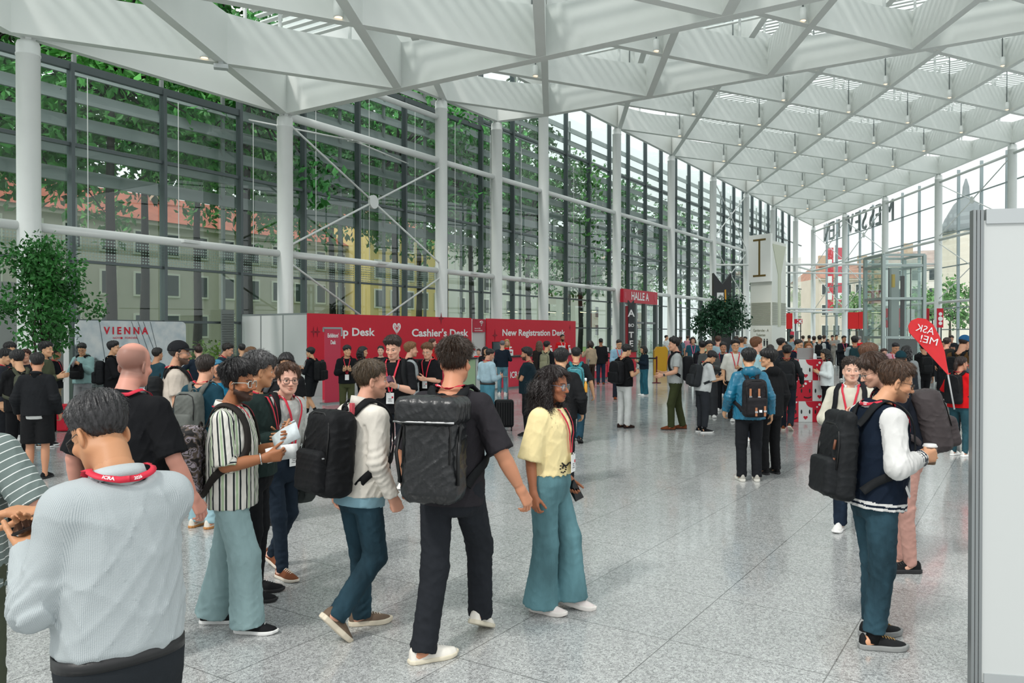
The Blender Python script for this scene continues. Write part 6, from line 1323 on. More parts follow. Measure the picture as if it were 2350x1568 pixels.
def fj(Q):
    r = np.array(Q)-fa; a = r@fd; b = r@sdv; z = r[:, 2]; fold = .018*np.sin(a*75+3*np.sin(z*9)); d = np.maximum(np.abs(b+fold*np.clip(-z*4, 0, 1))-(.045+.02*np.clip(-z, 0, .5)), np.maximum(np.abs(a)-.10-.04*np.clip(-z, 0, .5), np.maximum(z-.05, -z-.46-.05*np.sin(a*40)))); return (d*.8).astype(f32)
blobs('folded_jacket', 'dark grey jacket hung over the left forearm of the smiling man', 'jacket', P, fj, fa-[.25, .25, .55], fa+[.25, .25, .12], .009, cloth('#3f4443', .15))
# ---- cream quarter-zip man
P = Person('man in a cream quarter-zip sweater walking away with a big black rucksack', 822, 4.9, 46, ytop=823, skin='#d09a82', haircol='#4b3d2c', hair=dict(top=.017, side=.007, strand=.004, curl=2, nape=-.082, mess=.01, lift=.001, strands=4000), beard=.3, pose=dict(head=(24, 3), lean=5, arms=dict(r=dict(w=(.08, .06, -.50), curl=(65, 75, 50), thumb=.8), l=dict(w=(.08, -.05, -.5))), legs=dict(r=dict(p=(.07, -.30, .03), pitch=-48), l=dict(p=(-.08, .08, 0), yaw=-25))),
    top=lng('#cfcac0', hem=-.035, rs=(.064, .05), ease=.018, under=('#7fa3b0', -.10), wr=.008, wl=.14), bot=dict(denim='#233a45', fade=.4, **STR), collar=dict(col='#cfcac0', kind='polo', h=.05), shoes=('chunky', '#6a5a4c', '#d8cdb8', '#e0d8c8'))
CREAM = P
o = backpack(P, 'big black rucksack with a silver line on the man in cream', '#161719', w=.34, h=.54, d=.22, zc=.235)
WL, yb, cy, w, h, d, zc, sg = P.packf; k = MB(); k.bar(WL((-w*.42, cy-d*.58, zc-.02))*P.s, WL((w*.42, cy-d*.58, zc-.02))*P.s, .012, .008); k.build('reflective_line', mat('reflective grey', '#9b9d9e', .3), o)
k = MB(); k.box(WL((.05, yb-.01, zc+h/2+.01))*P.s, (.03, .02, .07)); k.build('red_tag', mat('red and white tag', '#c8505a', .6), o)
# ---- central walker
P = Person('tall man in a charcoal tee walking away with a black duffel rucksack', 1036, 4.62, 16, ytop=770, skin='#c98c6c', haircol='#35261b', hair=dict(top=.026, side=.006, strand=.005, curl=7, mess=.025, lift=.005, nape=-.085, strands=4500), beard=.35, pose=dict(head=(3, 2), lean=2, arms=dict(r=dict(w=(.21, .07, -.47), pole=(.2, -1, .0), n=(-1, .3, 0), curl=(25, 35, 20)), l=dict(w=(.16, .11, -.48), curl=(35, 40, 25))), legs=dict(l=dict(p=(-.08, -.20, 0), yaw=-42), r=dict(p=(.07, .25, .0), pitch=-24, yaw=-4))),
    top=tee('#2a282c', hem=-.085, drape=(.182, .138), sl=.98, rs=(.068, .07), wr=.008), bot=dict(col='#22252a', **dict(STR, sh=(.076, .074, .072))), lanyard=dict(badge=False), watch=('l',), shoes=('sneaker', '#dcd8cf', '#d6ceb9', '#e8e8e4'))
WALK = P
m_tarp = mat('black tarpaulin', '#191b1d', .32, 0, .5, .5, 60, .12, 4)
o = backpack(P, 'glossy black duffel rucksack on the central walking man', '#191b1d', m=m_tarp, w=.32, h=.54, d=.24, zc=.235, pocket=False, tilt=0)
WL, yb, cy, w, h, d, zc, sg = P.packf
def fl(Q):
    q = P.fig.loc(Q); return (rbox(q, (0, cy-.02, zc+h*.40), (w*.54, d*.62, .075), .045)-crease(Q, 12, .006, .12, 3)).astype(f32)
cs = np.array([WL((a, b, c)) for a in (-.25, .25) for b in (cy-.25, cy+.25) for c in (zc, zc+h)]); V, Q = surf(fl, cs.min(0), cs.max(0), .007/P.s); link('top_lid', np_mesh('top_lid', V*P.s, Q, m_tarp), o)
k = MB(); k.tube([WL((x, cy-d*.66, zc+h*.30))*P.s for x in np.linspace(-w*.52, w*.52, 6)], .006, 6); k.build('lid_zip', CHROME, o)
for sx in (-1, 1): k = MB(); k.tube([WL((sx*w*.5, cy-d*.2, zc+h*.25))*P.s, WL((sx*w*.535, cy-d*.45, zc))*P.s, WL((sx*w*.5, cy-d*.3, zc-h*.3))*P.s], .010, 6); k.build('compression_strap', BLACK, o)
# ---- woman in yellow
LACE = cloth('#ead9a4', .07, name='yellow cotton', bscale=180)
P = Person('woman with long dark curly hair in a pale yellow blouse and flared jeans', 1258, 5.3, 112, ytop=837, skin='#9b6245', haircol='#1c1110', lip='#8a4038', hair=dict(top=.020, side=.012, long=.25, strand=.005, fuller=.035, lock=.01, fy=-.02, front=.088, temple=.075, parting=True, strands=5500, slen=.04, mess=.012, lift=.003, wave=.008), pose=dict(female=True, head=(8, 6), girth=1.12, arms=dict(r=dict(w=(.09, -.01, -.52), pole=(.1, -1, 0), curl=(30, 40, 25)), l=dict(w=(.10, .09, -.49), curl=(45, 50, 30))), legs=dict(r=dict(p=(.09, -.02, 0), yaw=-4), l=dict(p=(-.09, .13, 0), yaw=4, pitch=-8))),
    top=tee('#ead9a4', hem=.055, sl=1.06, rs=(.082, .098), drape=(.185, .148), mat=LACE, scallop=.014, wr=.007, wl=.15, ease=.02), bot=dict(denim='#587d84', fade=.3, th=(.102, .09, .082), sh=(.09, .105, .13), stack=0, wr=.005), lanyard=dict(zb=.20), glasses=('#5b6f86', .025, .022, .002), watch=('l', '#152030'), shoes=('chunky', '#ddd3cf', '#e8e2dc', '#eeeeee'))
YEL = P; g = P.fig
phone(P, 'l', 'black phone in the left hand of the woman in yellow', lift=.0)
k = MB(); c = P.hp((.06, -.085, .06)); k.frame(c, .018, .03, .05, P.fig.HR[:, 0], P.fig.HR[:, 1], P.fig.HR[:, 2]); k.build('hair_clip', mat('gold clip', '#a87838', .3, .8), P.o)
for cx_, sg_ in ((.115, 1), (-.075, -1)):
    k = MB(); sw_ = [(cx_+sg_*(.014+.0034*q)*math.cos(q*.62), .2, .122+(.010+.0024*q)*math.sin(q*.62)) for q in range(13)]; x0, _, z0 = sw_[-1]
    sw_ += [(x0-sg_*.011*(q+1), .2, z0-.022*math.sin((q+1)*.3)) for q in range(9)]
    W_, g_ = P.proj(sw_, .002)
    for q in W_: k.frame(q*P.s, .008, .008, .008, (1, 0, 0), (0, 1, 0), Zv)
    o = k.build('eyelet_embroidery', BLACK, P.topo); o['kind'] = 'stuff'
# ---- varsity jacket man
def vz(s, C):
    g = s.fig; P_ = C.astype(f32); q = g.loc(P_); r = np.zeros(len(C), int); dt = g.torso(P_, .012, -.3, .575, s.top.get('drape'))
    for i in (0, 1):
        d1 = limb(P_, g.sh[i]+(g.el[i]-g.sh[i])*.12, g.el[i], [.066, .06]); d2 = limb(P_, g.el[i], g.wr[i], [.06, .05]); arm = (np.minimum(d1, d2) < dt-.012); r[arm] = 1
        ax = nrm(g.wr[i]-g.el[i]); t_ = (g.wr[i]-C)@ax; cu = (t_ < .075) & (np.linalg.norm(C-g.wr[i], axis=1) < .12) & arm; r[cu] = 0; r[cu & (np.floor(t_/.012).astype(int) % 2 == 1)] = 1
    hm = (q[:, 2] < -.015) & (r == 0); r[hm & ((np.abs(q[:, 2]+.035) < .008) | (np.abs(q[:, 2]+.064) < .008))] = 1
    fr = (np.abs(q[:, 0]-.0) < .045+.02*np.clip(.3-q[:, 2], 0, .4)) & (q[:, 1] > .03) & (r == 0); r[fr] = 2
    return r
P = Person('man in a navy and white varsity jacket drinking coffee at the right', 2006, 4.72, 84, ytop=824, skin='#d39c78', haircol='#4a3322', beard=.55, smile=.8, hair=dict(top=.020, side=.0, quiff=.006, strand=.0024, curl=4, nape=-.07, front=.08, mess=.008, lift=.001, strands=4200, burn=True, temple=.06), pose=dict(head=(14, 14), lean=4, headfwd=.055, arms=dict(r=dict(w=(.02, .18, -.22), pole=(.5, -1, -.25), n=(-1, .1, 0), d=(-.25, 1, .12), curl=(38, 42, 30), thumb=.75), l=dict(w=(-.12, .26, -.26), pole=(.6, -.5, -1), n=(-1, .1, 0), d=(-.3, 1, .05), curl=(40, 42, 28))), legs=dict(r=dict(p=(.10, -.05, 0), yaw=-10), l=dict(p=(-.10, .06, 0), yaw=4))),
    top=dict(sleeve='long', col='#141f2e', hem=-.075, rs=(.074, .056), cuff=True, ease=.024, drape=(.202, .158), zone=vz, mat=[cloth('#121d2c', .1), cloth('#cfcfcd', .05), cloth('#c9c6c2', .05)], wr=.010, wl=.16), bot=dict(denim='#2a434e', fade=.5, **dict(STR, ext=-.02)), collar=dict(col='#121d2c', kind='polo', h=.04), lanyard=dict(zb=.14), glasses=('#16171b', .0225, .015, .0016), shoes=('chunky', '#1d1e20', '#8d8f8e', '#b08a4a'))
VARS = P; P.collar(col='#e4e4e2', kind='polo', h=.016, r=.0765)
k = MB(); W_, g_ = P.proj([(.16, .10, .02), (.17, .06, .085)], .006); k.bar(W_[0]*P.s, W_[1]*P.s, .022, .004, g_[0]); k.build('pocket_trim', cloth('#d8d8d6'), P.topo)
o = backpack(P, 'black roll-top rucksack with brown tags on the varsity-jacket man', '#1f2123', w=.30, h=.48, d=.14, zc=.20, style='roll')
WL, yb, cy, w, h, d, zc, sg = P.packf
for z in (.05, .16): k = MB(); k.tube([WL((.10, cy-d*.55, zc+z-.03))*P.s, WL((.10, cy-d*.60, zc+z-.09))*P.s], .008, 6); k.build('brown_zip_tag', mat('brown leather', '#6a3d26', .5), o)
H = P.fig.hand[0]; c = H['o']+H['d']*.10+H['n']*.042; k = MB(); k.lathe([(.028, -.06), (.031, -.055), (.039, .045)], (0, 0, 0), 20); k.v = [tuple((c+np.array(v))*P.s) for v in k.v]; o = place(P, k, 'coffee_cup', mat('brown paper cup', '#7a6450', .7), 'paper coffee cup with a white lid in the varsity man\'s hand', 'cup')
k = MB(); k.lathe([(.041, .044), (.042, .052), (.036, .058), (.035, .064)], (0, 0, 0), 20); k.v = [tuple((c+np.array(v))*P.s) for v in k.v]; place(P, k, 'lid', mat('white cup lid', '#e9e9e7', .4), None, None, parent=o)
# ---- man bending behind the varsity man
P = Person('brown-haired man in navy bending to the left behind the varsity man', 2078, 6.2, -84, ytop=809, skin='#d4a48c', haircol='#3e2b1f', hair=dict(top=.034, side=.024, strand=.0045, curl=3, front=.07, temple=.04, nape=-.1, burn=True), beard=.25, pose=dict(head=(-4, 24), lean=13, headfwd=.06, arms=dict(r=HOLD, l=PH_L)), top=lng('#151a24', hem=-.05, rs=(.066, .052), hood=True), bot=dict(col='#b98f84', **SLIM), glasses=('#14151a',), lanyard=dict(badge=False), shoes=('chunky', '#161719', '#202124', '#333333'))
o = backpack(P, 'brownish grey rucksack on the man bending to the left', '#453f40', w=.32, h=.50, d=.23, zc=.22)
k = MB(); q = P.fig; k.lathe([(.012, -.0), (.03, .02), (.032, .22), (.02, .26), (.012, .34)], (0, 0, 0), 12); k.v = [(v[0]+.14, v[1]-.06, v[2]+.56) for v in k.v]; u = place(P, k, 'umbrella', mat('black umbrella', '#121214', .6), 'folded black umbrella with a red ring under the grey-brown rucksack', 'umbrella'); k = MB(); k.lathe([(.033, .605), (.034, .612), (.033, .62)], (.14, -.06, 0), 12); place(P, k, 'ring', RED, None, None, parent=u)
P = Person('young man in a cream sweater with two phones facing the camera at the right', 1954, 7.4, -152, ytop=816, skin='#dcae98', haircol='#2d211b', hair=dict(CURL, top=.026, side=.008), pose=dict(head=(-12, 0), arms=dict(r=dict(PH_R, w=(-.02, .30, -.28)), l=dict(PH_L, w=(-.10, .30, -.22)))), top=lng('#c6c3b4', hem=-.04, wr=.006), bot=dict(denim='#1f2c3c', **STR), collar=dict(col='#e2e2de'), lanyard=dict(badge=False), shoes=WSN)
phone(P, 'r', 'black phone in the right hand of the man in the cream sweater'); phone(P, 'l', 'second black phone in the left hand of the man in the cream sweater'); backpack(P, 'black rucksack on the young man in the cream sweater', '#1b1c20', w=.34, h=.46, d=.18)
Person('man with ginger brown hair half hidden behind the man in the cream sweater', 1988, 8.5, 62, ytop=785, skin='#d8a48c', haircol='#5a3a26', hair=SH_, pose=dict(head=(10, 4)), top=lng('#23262b'), bot=dict(col='#202226', **STR))

# ------------------------------------------------------------------ middle distance
def bp(P, label, col='#1b1c1e', **k): return backpack(P, label, col, **dict(dict(w=.29, h=.45, d=.16, zc=.25), **k))
P = Person('man in a shiny blue hooded jacket seen from behind, mid floor', 1720, 9.95, 2, ytop=797, skin=ASN, haircol='#141314', hair=dict(FULL, top=.03), pose=dict(head=(4, 0), arms=dict(r=DNO, l=dict(w=(.12, .12, -.46))), girth=1.05), top=lng('#155f7c', hem=-.10, rs=(.074, .058), hood=True, mat=mat('shiny blue shell', '#166784', .36, 0, .5, .4, 90, .2, 8), drape=(.21, .165), wr=.013, wl=.1), bot=dict(col='#1b1d21', **STR), lanyard=dict(badge=False, txt=False), shoes=('chunky', '#a9a79f', '#cfcdc4'))
o = bp(P, 'black flap rucksack with tan leather straps on the man in blue', '#232225', w=.32, h=.50, d=.18, zc=.20)
WL, yb, cy, w, h, d, zc, sg = P.packf; TAN = mat('tan leather', '#a9704e', .5)
for x, z0, z1, f_ in ((-.08, .13, -.08, 0), (.03, .13, -.09, 0), (-.02, -.11, -.22, 1), (.09, -.09, -.22, 1)):
    k = MB(); yy = cy-d/2-.012-.055*f_; k.bar(WL((x, yy, zc+z0))*P.s, WL((x, yy, zc+z1))*P.s, .024, .008, (0, -1, 0)); k.build('leather_strap', TAN, o); k = MB(); k.frame(WL((x, yy-.008, zc+(z0+z1)/2))*P.s, .034, .006, .022, (1, 0, 0), (0, 1, 0), Zv); k.build('strap_buckle', CHROME, o)
k = MB(); k.frame(WL((.035, cy-d/2-.07, zc-.155))*P.s, .035, .004, .03, (1, 0, 0), (0, 1, 0), Zv); k.build('sewn_label', WPRINT, o)
P = Person('man in a black hooded jacket with round glasses turning left beside the blue jacket', 1768, 10.45, -22, ytop=797, skin=ASN, haircol='#161415', hair=dict(FRI, top=.04, volume=.01), pose=dict(head=(-52, -2), arms=dict(r=dict(w=(.08, .06, -.51)), l=DN), shw=1.0), top=lng('#17181a', hem=-.10, rs=(.076, .06), hood=True, drape=(.2, .16)), bot=dict(col='#17181a', **STR), glasses=('#1c1d20', .024, .022, .0016, True, 2), shoes=BK2)
P = Person('man with dark hair in a black jacket and brown shoes at the carton counter', 1806, 15.2, 22, ytop=790, skin=BRN, haircol='#121112', hair=dict(CURL, top=.03), pose=dict(head=(6, 6), arms=arms(dict(w=(.12, .12, -.42))), legs=walk(.1, .2, 'l')), top=lng('#202326', hem=-.08), bot=dict(denim='#1d232c', **STR), lanyard=dict(badge=False), shoes=('sneaker', '#7a4428', '#d8cfc0')); bp(P, 'big black rucksack on the man at the carton counter', '#1d1f22', w=.34, h=.52, d=.2)
P = Person('man in a navy polo with glasses behind the laptop on the carton counter', 1828, 17.6, 162, ytop=778, skin=ASN, haircol='#1a1819', hair=dict(CROP, front=.085), pose=dict(head=(-22, 12), arms=arms(dict(w=(-.06, .26, -.30), pole=(.6, -.6, -1), n=(0, 0, -1)))), top=tee('#151c2a', hem=-.05), bot=dict(col='#17191d', **STR), lanyard=dict(), collar=dict(col='#151c2a'), glasses=('#303036',)
); P = Person('woman with long black hair in a white blouse right of the carton counter', 1899, 16.4, -78, ytop=800, skin=ASN, haircol='#15130f', hair=dict(LONG, long=.27, fuller=.02), pose=dict(female=True, head=(-10, 14), arms=arms(dict(w=(-.02, .22, -.20), pole=(.6, -.6, -1), d=(-.2, .8, .5)))), top=lng('#dfe6e6', hem=-.04, rs=(.066, .05)), bot=dict(col='#191a1d', **STR), lanyard=dict(txt=False), shoes=BLS)
P = Person('man in a light grey tee and olive trousers facing left with a black rucksack', 1552, 15.35, -80, ytop=772, skin='#cf9e82', haircol='#171413', hair=dict(QUF, front=.078), pose=dict(head=(-6, 2), arms=dict(l=dict(w=(.06, .27, -.34), pole=(.3, -1, -.4), n=(-1, 0, 0)), r=dict(w=(.05, .25, -.32), pole=(.3, -1, -.4))), legs=dict(l=dict(p=(-.10, .10, 0)), r=dict(p=(.10, -.12, 0)))), top=tee('#a9adac', hem=-.03), bot=dict(col='#3b4128', **STR), lanyard=dict(badge=False), watch=('l', '#9a9a98'), shoes=BRS); bp(P, 'black flap rucksack on the man in the light grey tee', '#15161a', w=.31, h=.48, d=.2)
P = Person('man in a pale tee bowing over his phone with a charcoal rucksack', 1612, 14.9, 72, ytop=806, skin=ASN, haircol='#18161a', hair=FRI, pose=dict(head=(6, 34), lean=10, headfwd=.05, arms=arms(dict(w=(-.04, .28, -.26), pole=(.5, -.8, -.8), d=(-.2, 1, .3), curl=(45, 50, 30)))), top=tee('#c5c9c9', hem=-.06, sl=1.05), bot=dict(col='#2b2e33', ext=-.03, th=(.10, .095, .085), sh=(.078, .07, .058)), glasses=('#1c1d20',), lanyard=dict(badge=False), shoes=BSN); bp(P, 'charcoal shell rucksack on the man bowing over his phone', '#2a2d30', w=.31, h=.49, d=.19)
P = Person('man in a black tee and white trousers looking at his phone', 1432, 15.6, 52, ytop=790, skin=ASN, haircol='#141214', hair=FULL, pose=dict(head=(20, 22), arms=arms(dict(w=(-.02, .24, -.24), pole=(.5, -.8, -.8), d=(-.2, .9, .5), curl=(45, 50, 30)))), top=tee('#141517', hem=-.05), bot=dict(col='#cfd1cf', **dict(STR, th=(.094, .085, .072))), lanyard=dict(badge=False), shoes=('dress', '#2a1a16', '#151011')); bp(P, 'black soft rucksack on the man in white trousers', '#16171a', w=.34, h=.48, d=.19); phone(P, 'r', 'phone in the hands of the man in white trousers')
Person('man in a pale blue shirt with glasses reading behind the man in white trousers', 1419, 22.5, 172, ytop=779, skin=ASN, haircol='#171517', hair=CROP, pose=dict(head=(-8, 18), arms=arms(PH_R)), top=lng('#86a9bd', hem=.06), bot=dict(col='#232833', **STR), lanyard=dict(), glasses=('#202024',), shoes=('dress', '#7a3a1e', '#301a10'))
Person('woman in a dark blue jacket and teal jeans standing near the barrier', 1479, 23.9, -104, ytop=793, skin=ASN, haircol='#141113', hair=dict(BOB, long=.16), pose=dict(female=True, head=(0, 8), arms=arms(PH_R)), top=lng('#172430', hem=.0), bot=dict(denim='#2b6070', **WIDE), shoes=WSN)
P = Person('man in a pale blue shirt and blue jeans reading beside a black suitcase', 1118, 15.1, 48, ytop=800, skin='#c59278', haircol='#1c1714', hair=dict(CROP, front=.09), pose=dict(head=(16, 20), arms=arms(dict(w=(-.02, .24, -.24), pole=(.5, -.8, -.8), d=(-.2, 1, .2), curl=(30, 35, 20)))), top=lng('#a8c3cf', hem=.07, rs=(.066, .05), ease=.02, drape=(.175, .13), tuck=1), bot=dict(denim='#4d8496', **STR), belt='#2b2320', lanyard=dict(badge=False), shoes=('sneaker', '#cdbfa0', '#e6e2d8'))
c = at(1157, 0, 15.15)*[1, 1, 0]; k = MB(); k.box(c+Zv*.33, (.37, .23, .52)); o = tag(k.build('suitcase', cloth('#141518', .1, .5), bevel=.05), 'black cabin suitcase on wheels beside the man in blue jeans', 'suitcase'); k = MB()
for sx in (-.13, .13): k.tube([c+[sx-.06, .08, .58], c+[sx-.06, .08, 1.02]], .012, 6)
k.tube([c+[-.19, .08, 1.02], c+[.07, .08, 1.02]], .016, 8); k.build('handle', STEEL, o)
for sx in (-.14, .14):
    for sy in (-.08, .08): k = MB(); k.tube([c+[sx-.012, sy, .035], c+[sx+.012, sy, .035]], .035, 12); k.build('wheel', BLACK, o)
k = MB()
for sx in np.linspace(-.14, .14, 7): k.bar(c+[sx, -.118, .12], c+[sx, -.118, .54], .016, .012, (1, 0, 0))
k.build('rib', BLACK, o)
Person('grey-haired man in a navy sweater standing at the counter before the monitor', 1153, 24.3, 4, ytop=781, skin='#cf9f86', haircol='#55565a', grey=.12, hair=CROP, pose=dict(head=(-18, 4), arms=dict(r=dict(w=(.0, .26, -.20)), l=DN)), top=lng('#1a2430', hem=-.03), bot=dict(denim='#5b8797', **STR), shoes=WSN)
P = Person('bearded big man in a dark teal tee with folded arms and a black watch', 1213, 14.4, -76, ytop=795, skin='#bd8a6c', haircol='#141112', beard=.9, hair=dict(FULL, top=.034, side=.022), pose=dict(girth=1.22, shw=1.04, head=(-4, 4), arms=dict(l=FOLD, r=FOLD)), top=tee('#16272f', hem=-.08, drape=(.215, .18)), bot=dict(col='#17191c', **STR), lanyard=dict(badge=False), watch=('l',), shoes=BK2)
P = Person('man in a black jacket directly behind the woman in yellow', 1288, 9.6, 4, ytop=797, skin=ASN, haircol='#141214', hair=dict(FULL, top=.03), pose=dict(head=(0, 4), arms=dict(r=dict(w=(.1, .1, -.46)), l=DN)), top=lng('#1d1e20', hem=-.06, rs=(.074, .058), drape=(.205, .16), collar=1), bot=dict(col='#1b1d22', **STR), shoes=BK2, collar=dict(col='#1d1e20', kind='polo', h=.04))
P = Person('man with a teal and brown rucksack walking away in dark jeans', 1322, 13.5, 8, ytop=796, skin=ASN, haircol='#151315', hair=dict(CROP, top=.02), pose=dict(head=(-10, 2), arms=dict(r=dict(w=(.14, .10, -.48)), l=DN), legs=walk(.18, .18, 'l', -20)), top=tee('#1e2226', hem=-.05, sl=.9), bot=dict(denim='#1d3a48', **STR), lanyard=dict(badge=False), shoes=BK2)
o = bp(P, 'teal rucksack with a mustard brown base on the walking man', '#2f7f88', w=.33, h=.50, d=.19, zc=.24, pocket=False, m=mat('teal shell', '#33808a', .45, 0, .5, .4, 60, .15, 6)); WL, yb, cy, w, h, d, zc, sg = P.packf
def fb(Q):
    q = P.fig.loc(Q); return rbox(q, (0, cy, zc-h*.36), (w*.515, d*.54, h*.16), .05).astype(f32)
cs = np.array([WL((a, b, c_)) for a in (-.25, .25) for b in (cy-.2, cy+.2) for c_ in (zc-h, zc)]); V, Q = surf(fb, cs.min(0), cs.max(0), .01); link('brown_base', np_mesh('brown_base', V*P.s, Q, cloth('#8a5a22')), o)
k = MB(); k.lathe([(.03, 0), (.034, .01), (.034, .15), (.02, .17), (.02, .2)], (0, 0, 0), 12); q0 = WL((w*.5+.02, cy-.02, zc-h*.42)); k.v = [tuple((np.array(v)+q0)*P.s) for v in k.v]; u = place(P, k, 'water_bottle', mat('yellow bottle', '#d89a30', .4), 'yellow water bottle in the side pocket of the teal rucksack', 'bottle'); k = MB(); k.lathe([(.024, .2), (.024, .25), (.015, .26)], (0, 0, 0), 12); k.v = [tuple((np.array(v)+q0)*P.s) for v in k.v]; place(P, k, 'cap', WPRINT, None, None, parent=u)
Person('woman in a beige jacket leaning to the counter near the hall entrance', 1356, 27.5, -32, ytop=781, skin=ASN, haircol='#221a16', hair=BOB, pose=dict(female=True, head=(-10, 10), arms=dict(l=dict(w=(-.02, .34, -.12)), r=DN)), top=lng('#a5937c', hem=-.06), bot=dict(col='#3a2c26', **STR), shoes=BLS)
Person('man in a black suit standing at the counter near the hall entrance', 1379, 29.2, 4, ytop=776, skin=BRN, haircol='#121112', hair=CROP, pose=dict(arms=arms(DN)), top=lng('#15171b', hem=-.14, drape=(.2, .16)), bot=dict(denim='#1b2a3c', **STR), shoes=BRS)
Person('man in a red polo standing behind the registration counter', 1290, 31, 165, ytop=767, skin='#b07f62', haircol='#141112', beard=.9, hair=CROP, pose=dict(head=(-10, 0), arms=arms(DN)), top=tee('#cf1f26', hem=-.05), bot=dict(col='#202226', **STR), lanyard=dict(col='#d8d8d8', txt=False))
Person('blonde woman behind the monitor at the registration counter', 1163, 28.3, 175, ytop=778, skin=PALE, haircol='#b89a62', hair=dict(LONG, long=.2), pose=dict(female=True), top=tee('#cf1f26'), bot=dict(col='#202226', **STR))
Person('woman in a red tee sitting low behind the white counter', 1099, 25.5, 175, ytop=800, skin=PALE, haircol='#30201a', hair=PONY, pose=dict(female=True, head=(20, 10), crouch=0), top=tee('#cf1f26'), bot=dict(col='#202226', **STR))
Person('woman with black hair looking toward the camera left of the pale blue shirt', 1113, 21.5, 150, ytop=795, skin=ASN, haircol='#141113', hair=dict(LONG, long=.22), pose=dict(female=True, head=(12, 6)), top=lng('#1e1f22'), bot=dict(col='#202226', **STR))
P = Person('black-haired man with a beige rucksack at the registration counter', 1254, 21.5, 18, ytop=782, skin=ASN, haircol='#131113', hair=FULL, pose=dict(head=(30, 2)), top=lng('#17191d'), bot=dict(col='#202226', **STR)); bp(P, 'beige rucksack on the black-haired man at the counter', '#8d8c72')
Person('woman with long wavy brown hair at the registration counter', 1238, 23.5, -8, ytop=782, skin=PALE, haircol='#5a4636', hair=dict(LONG, long=.27), pose=dict(female=True), top=lng('#2a2624'), bot=dict(col='#202226', **STR))
# left group
P = Person('person in a black denim jacket and black shorts seen from behind at the left', 84, 10.1, -12, ytop=808, skin='#c58f70', haircol='#161416', hair=dict(top=.026, side=.008, strand=.003), pose=dict(head=(-24, 6), arms=dict(r=dict(w=(.08, .12, -.48)), l=dict(w=(.10, .10, -.48)))), top=lng('#1d1f22', hem=-.035, rs=(.076, .06), drape=(.205, .158), under=('#b9bcba', -.085), name='jacket'), bot=dict(col='#18191b', short=.98, th=(.115, .12, .125)), collar=dict(col='#1d1f22', h=.04), shoes=BK2, bare=True)
P = Person('person in a black top with an olive rucksack strap at the left edge', 44, 11.0, -48, ytop=802, skin=ASN, haircol='#161416', hair=FRI, pose=dict(head=(-20, 14), arms=arms(PH_R)), top=lng('#141517', hem=-.08, drape=(.2, .16)), bot=dict(col='#141518', **STR), shoes=BSN); bp(P, 'olive rucksack on the person in black at the left edge', '#474a3c')
Person('black-haired person half cut by the left edge', 2, 12.4, 60, ytop=800, skin=ASN, haircol='#151315', hair=FULL, pose=dict(head=(10, 20)), top=lng('#2a2c33'), bot=dict(col='#1b1d21', **STR), lanyard=dict())
Person('black-haired person at the back of the left edge group', 18, 13.6, 100, ytop=784, skin=ASN, haircol='#1a1718', hair=FULL, pose=dict(head=(20, 10)), top=lng('#22252b'), bot=dict(col='#1b1d21', **STR))
Person('person with reddish brown hair looking over the denim jacket', 60, 14.0, 165, ytop=800, skin='#cf9a80', haircol='#40231a', hair=SH_, top=lng('#26272c'), bot=dict(col='#1b1d21', **STR))
Person('tall young man in an olive jacket facing right under the ficus tree', 100, 13.0, 78, ytop=782, skin=ASN, haircol='#151315', hair=FULL, pose=dict(head=(10, 2), arms=dict(r=dict(w=(-.05, .26, -.22)), l=dict(w=(-.05, .26, -.22)))), top=lng('#464c3a', hem=-.08, rs=(.07, .056)), bot=dict(denim='#4a7f90', **STR), shoes=BSN)
P = Person('man in a black zip polo and khaki trousers facing right by the light box', 124, 15.6, 82, ytop=796, skin='#c08d6c', haircol='#1c1917', hair=FRI, pose=dict(head=(6, 0), arms=arms(dict(w=(-.1, -.10, -.46)))), top=lng('#15181d', hem=-.06), bot=dict(col='#a3987a', **STR), lanyard=dict(), shoes=('sneaker', '#b8b2a4', '#dad6cc'))
P = Person('young man in a mint hoodie reading a leaflet before the picture wall', 190, 16.6, 178, ytop=787, skin=ASN, haircol='#161416', hair=FULL, pose=dict(head=(-14, 20), arms=arms(dict(w=(-.10, .28, -.12), pole=(.6, -.4, -1), d=(-.2, .7, .6), curl=(40, 45, 30)))), top=lng('#88a9a8', hem=-.06, rs=(.076, .06), drape=(.21, .16), hood=True), bot=dict(col='#84878a', **WIDE), glasses=('#202024',)); held_paper(P, 'r', 'open leaflet held by the young man in the mint hoodie', size=(.2, .15), col='#9a9aa0'); backpack(P, 'black rucksack worn on the chest of the young man in mint', '#121316', w=.28, h=.36, d=.14, zc=.22, front=True)
P = Person('man in a black zip jacket looking right before the picture wall', 256, 14.5, 66, ytop=781, skin=ASN, haircol='#151315', hair=FULL, pose=dict(head=(14, 0), arms=arms(PH_R)), top=lng('#17181b'), bot=dict(col='#1a1c20', **STR)); bp(P, 'black rucksack on the man before the picture wall', '#17191c')
P = Person('young man with a pale blue rucksack behind the bald man', 282, 15.4, 76, ytop=794, skin=ASN, haircol='#151315', hair=FRI, pose=dict(head=(10, 0)), top=lng('#2a2d33'), bot=dict(col='#1a1c20', **STR), lanyard=dict()); bp(P, 'pale blue rucksack beside the bald man', '#8fa3ad')
Person('person with dark hair and a teal top right of the bald man', 358, 14.2, 24, ytop=797, skin='#c08d6c', haircol='#1a1714', hair=SH_, top=lng('#26444f'), bot=dict(col='#1a1c20', **STR))
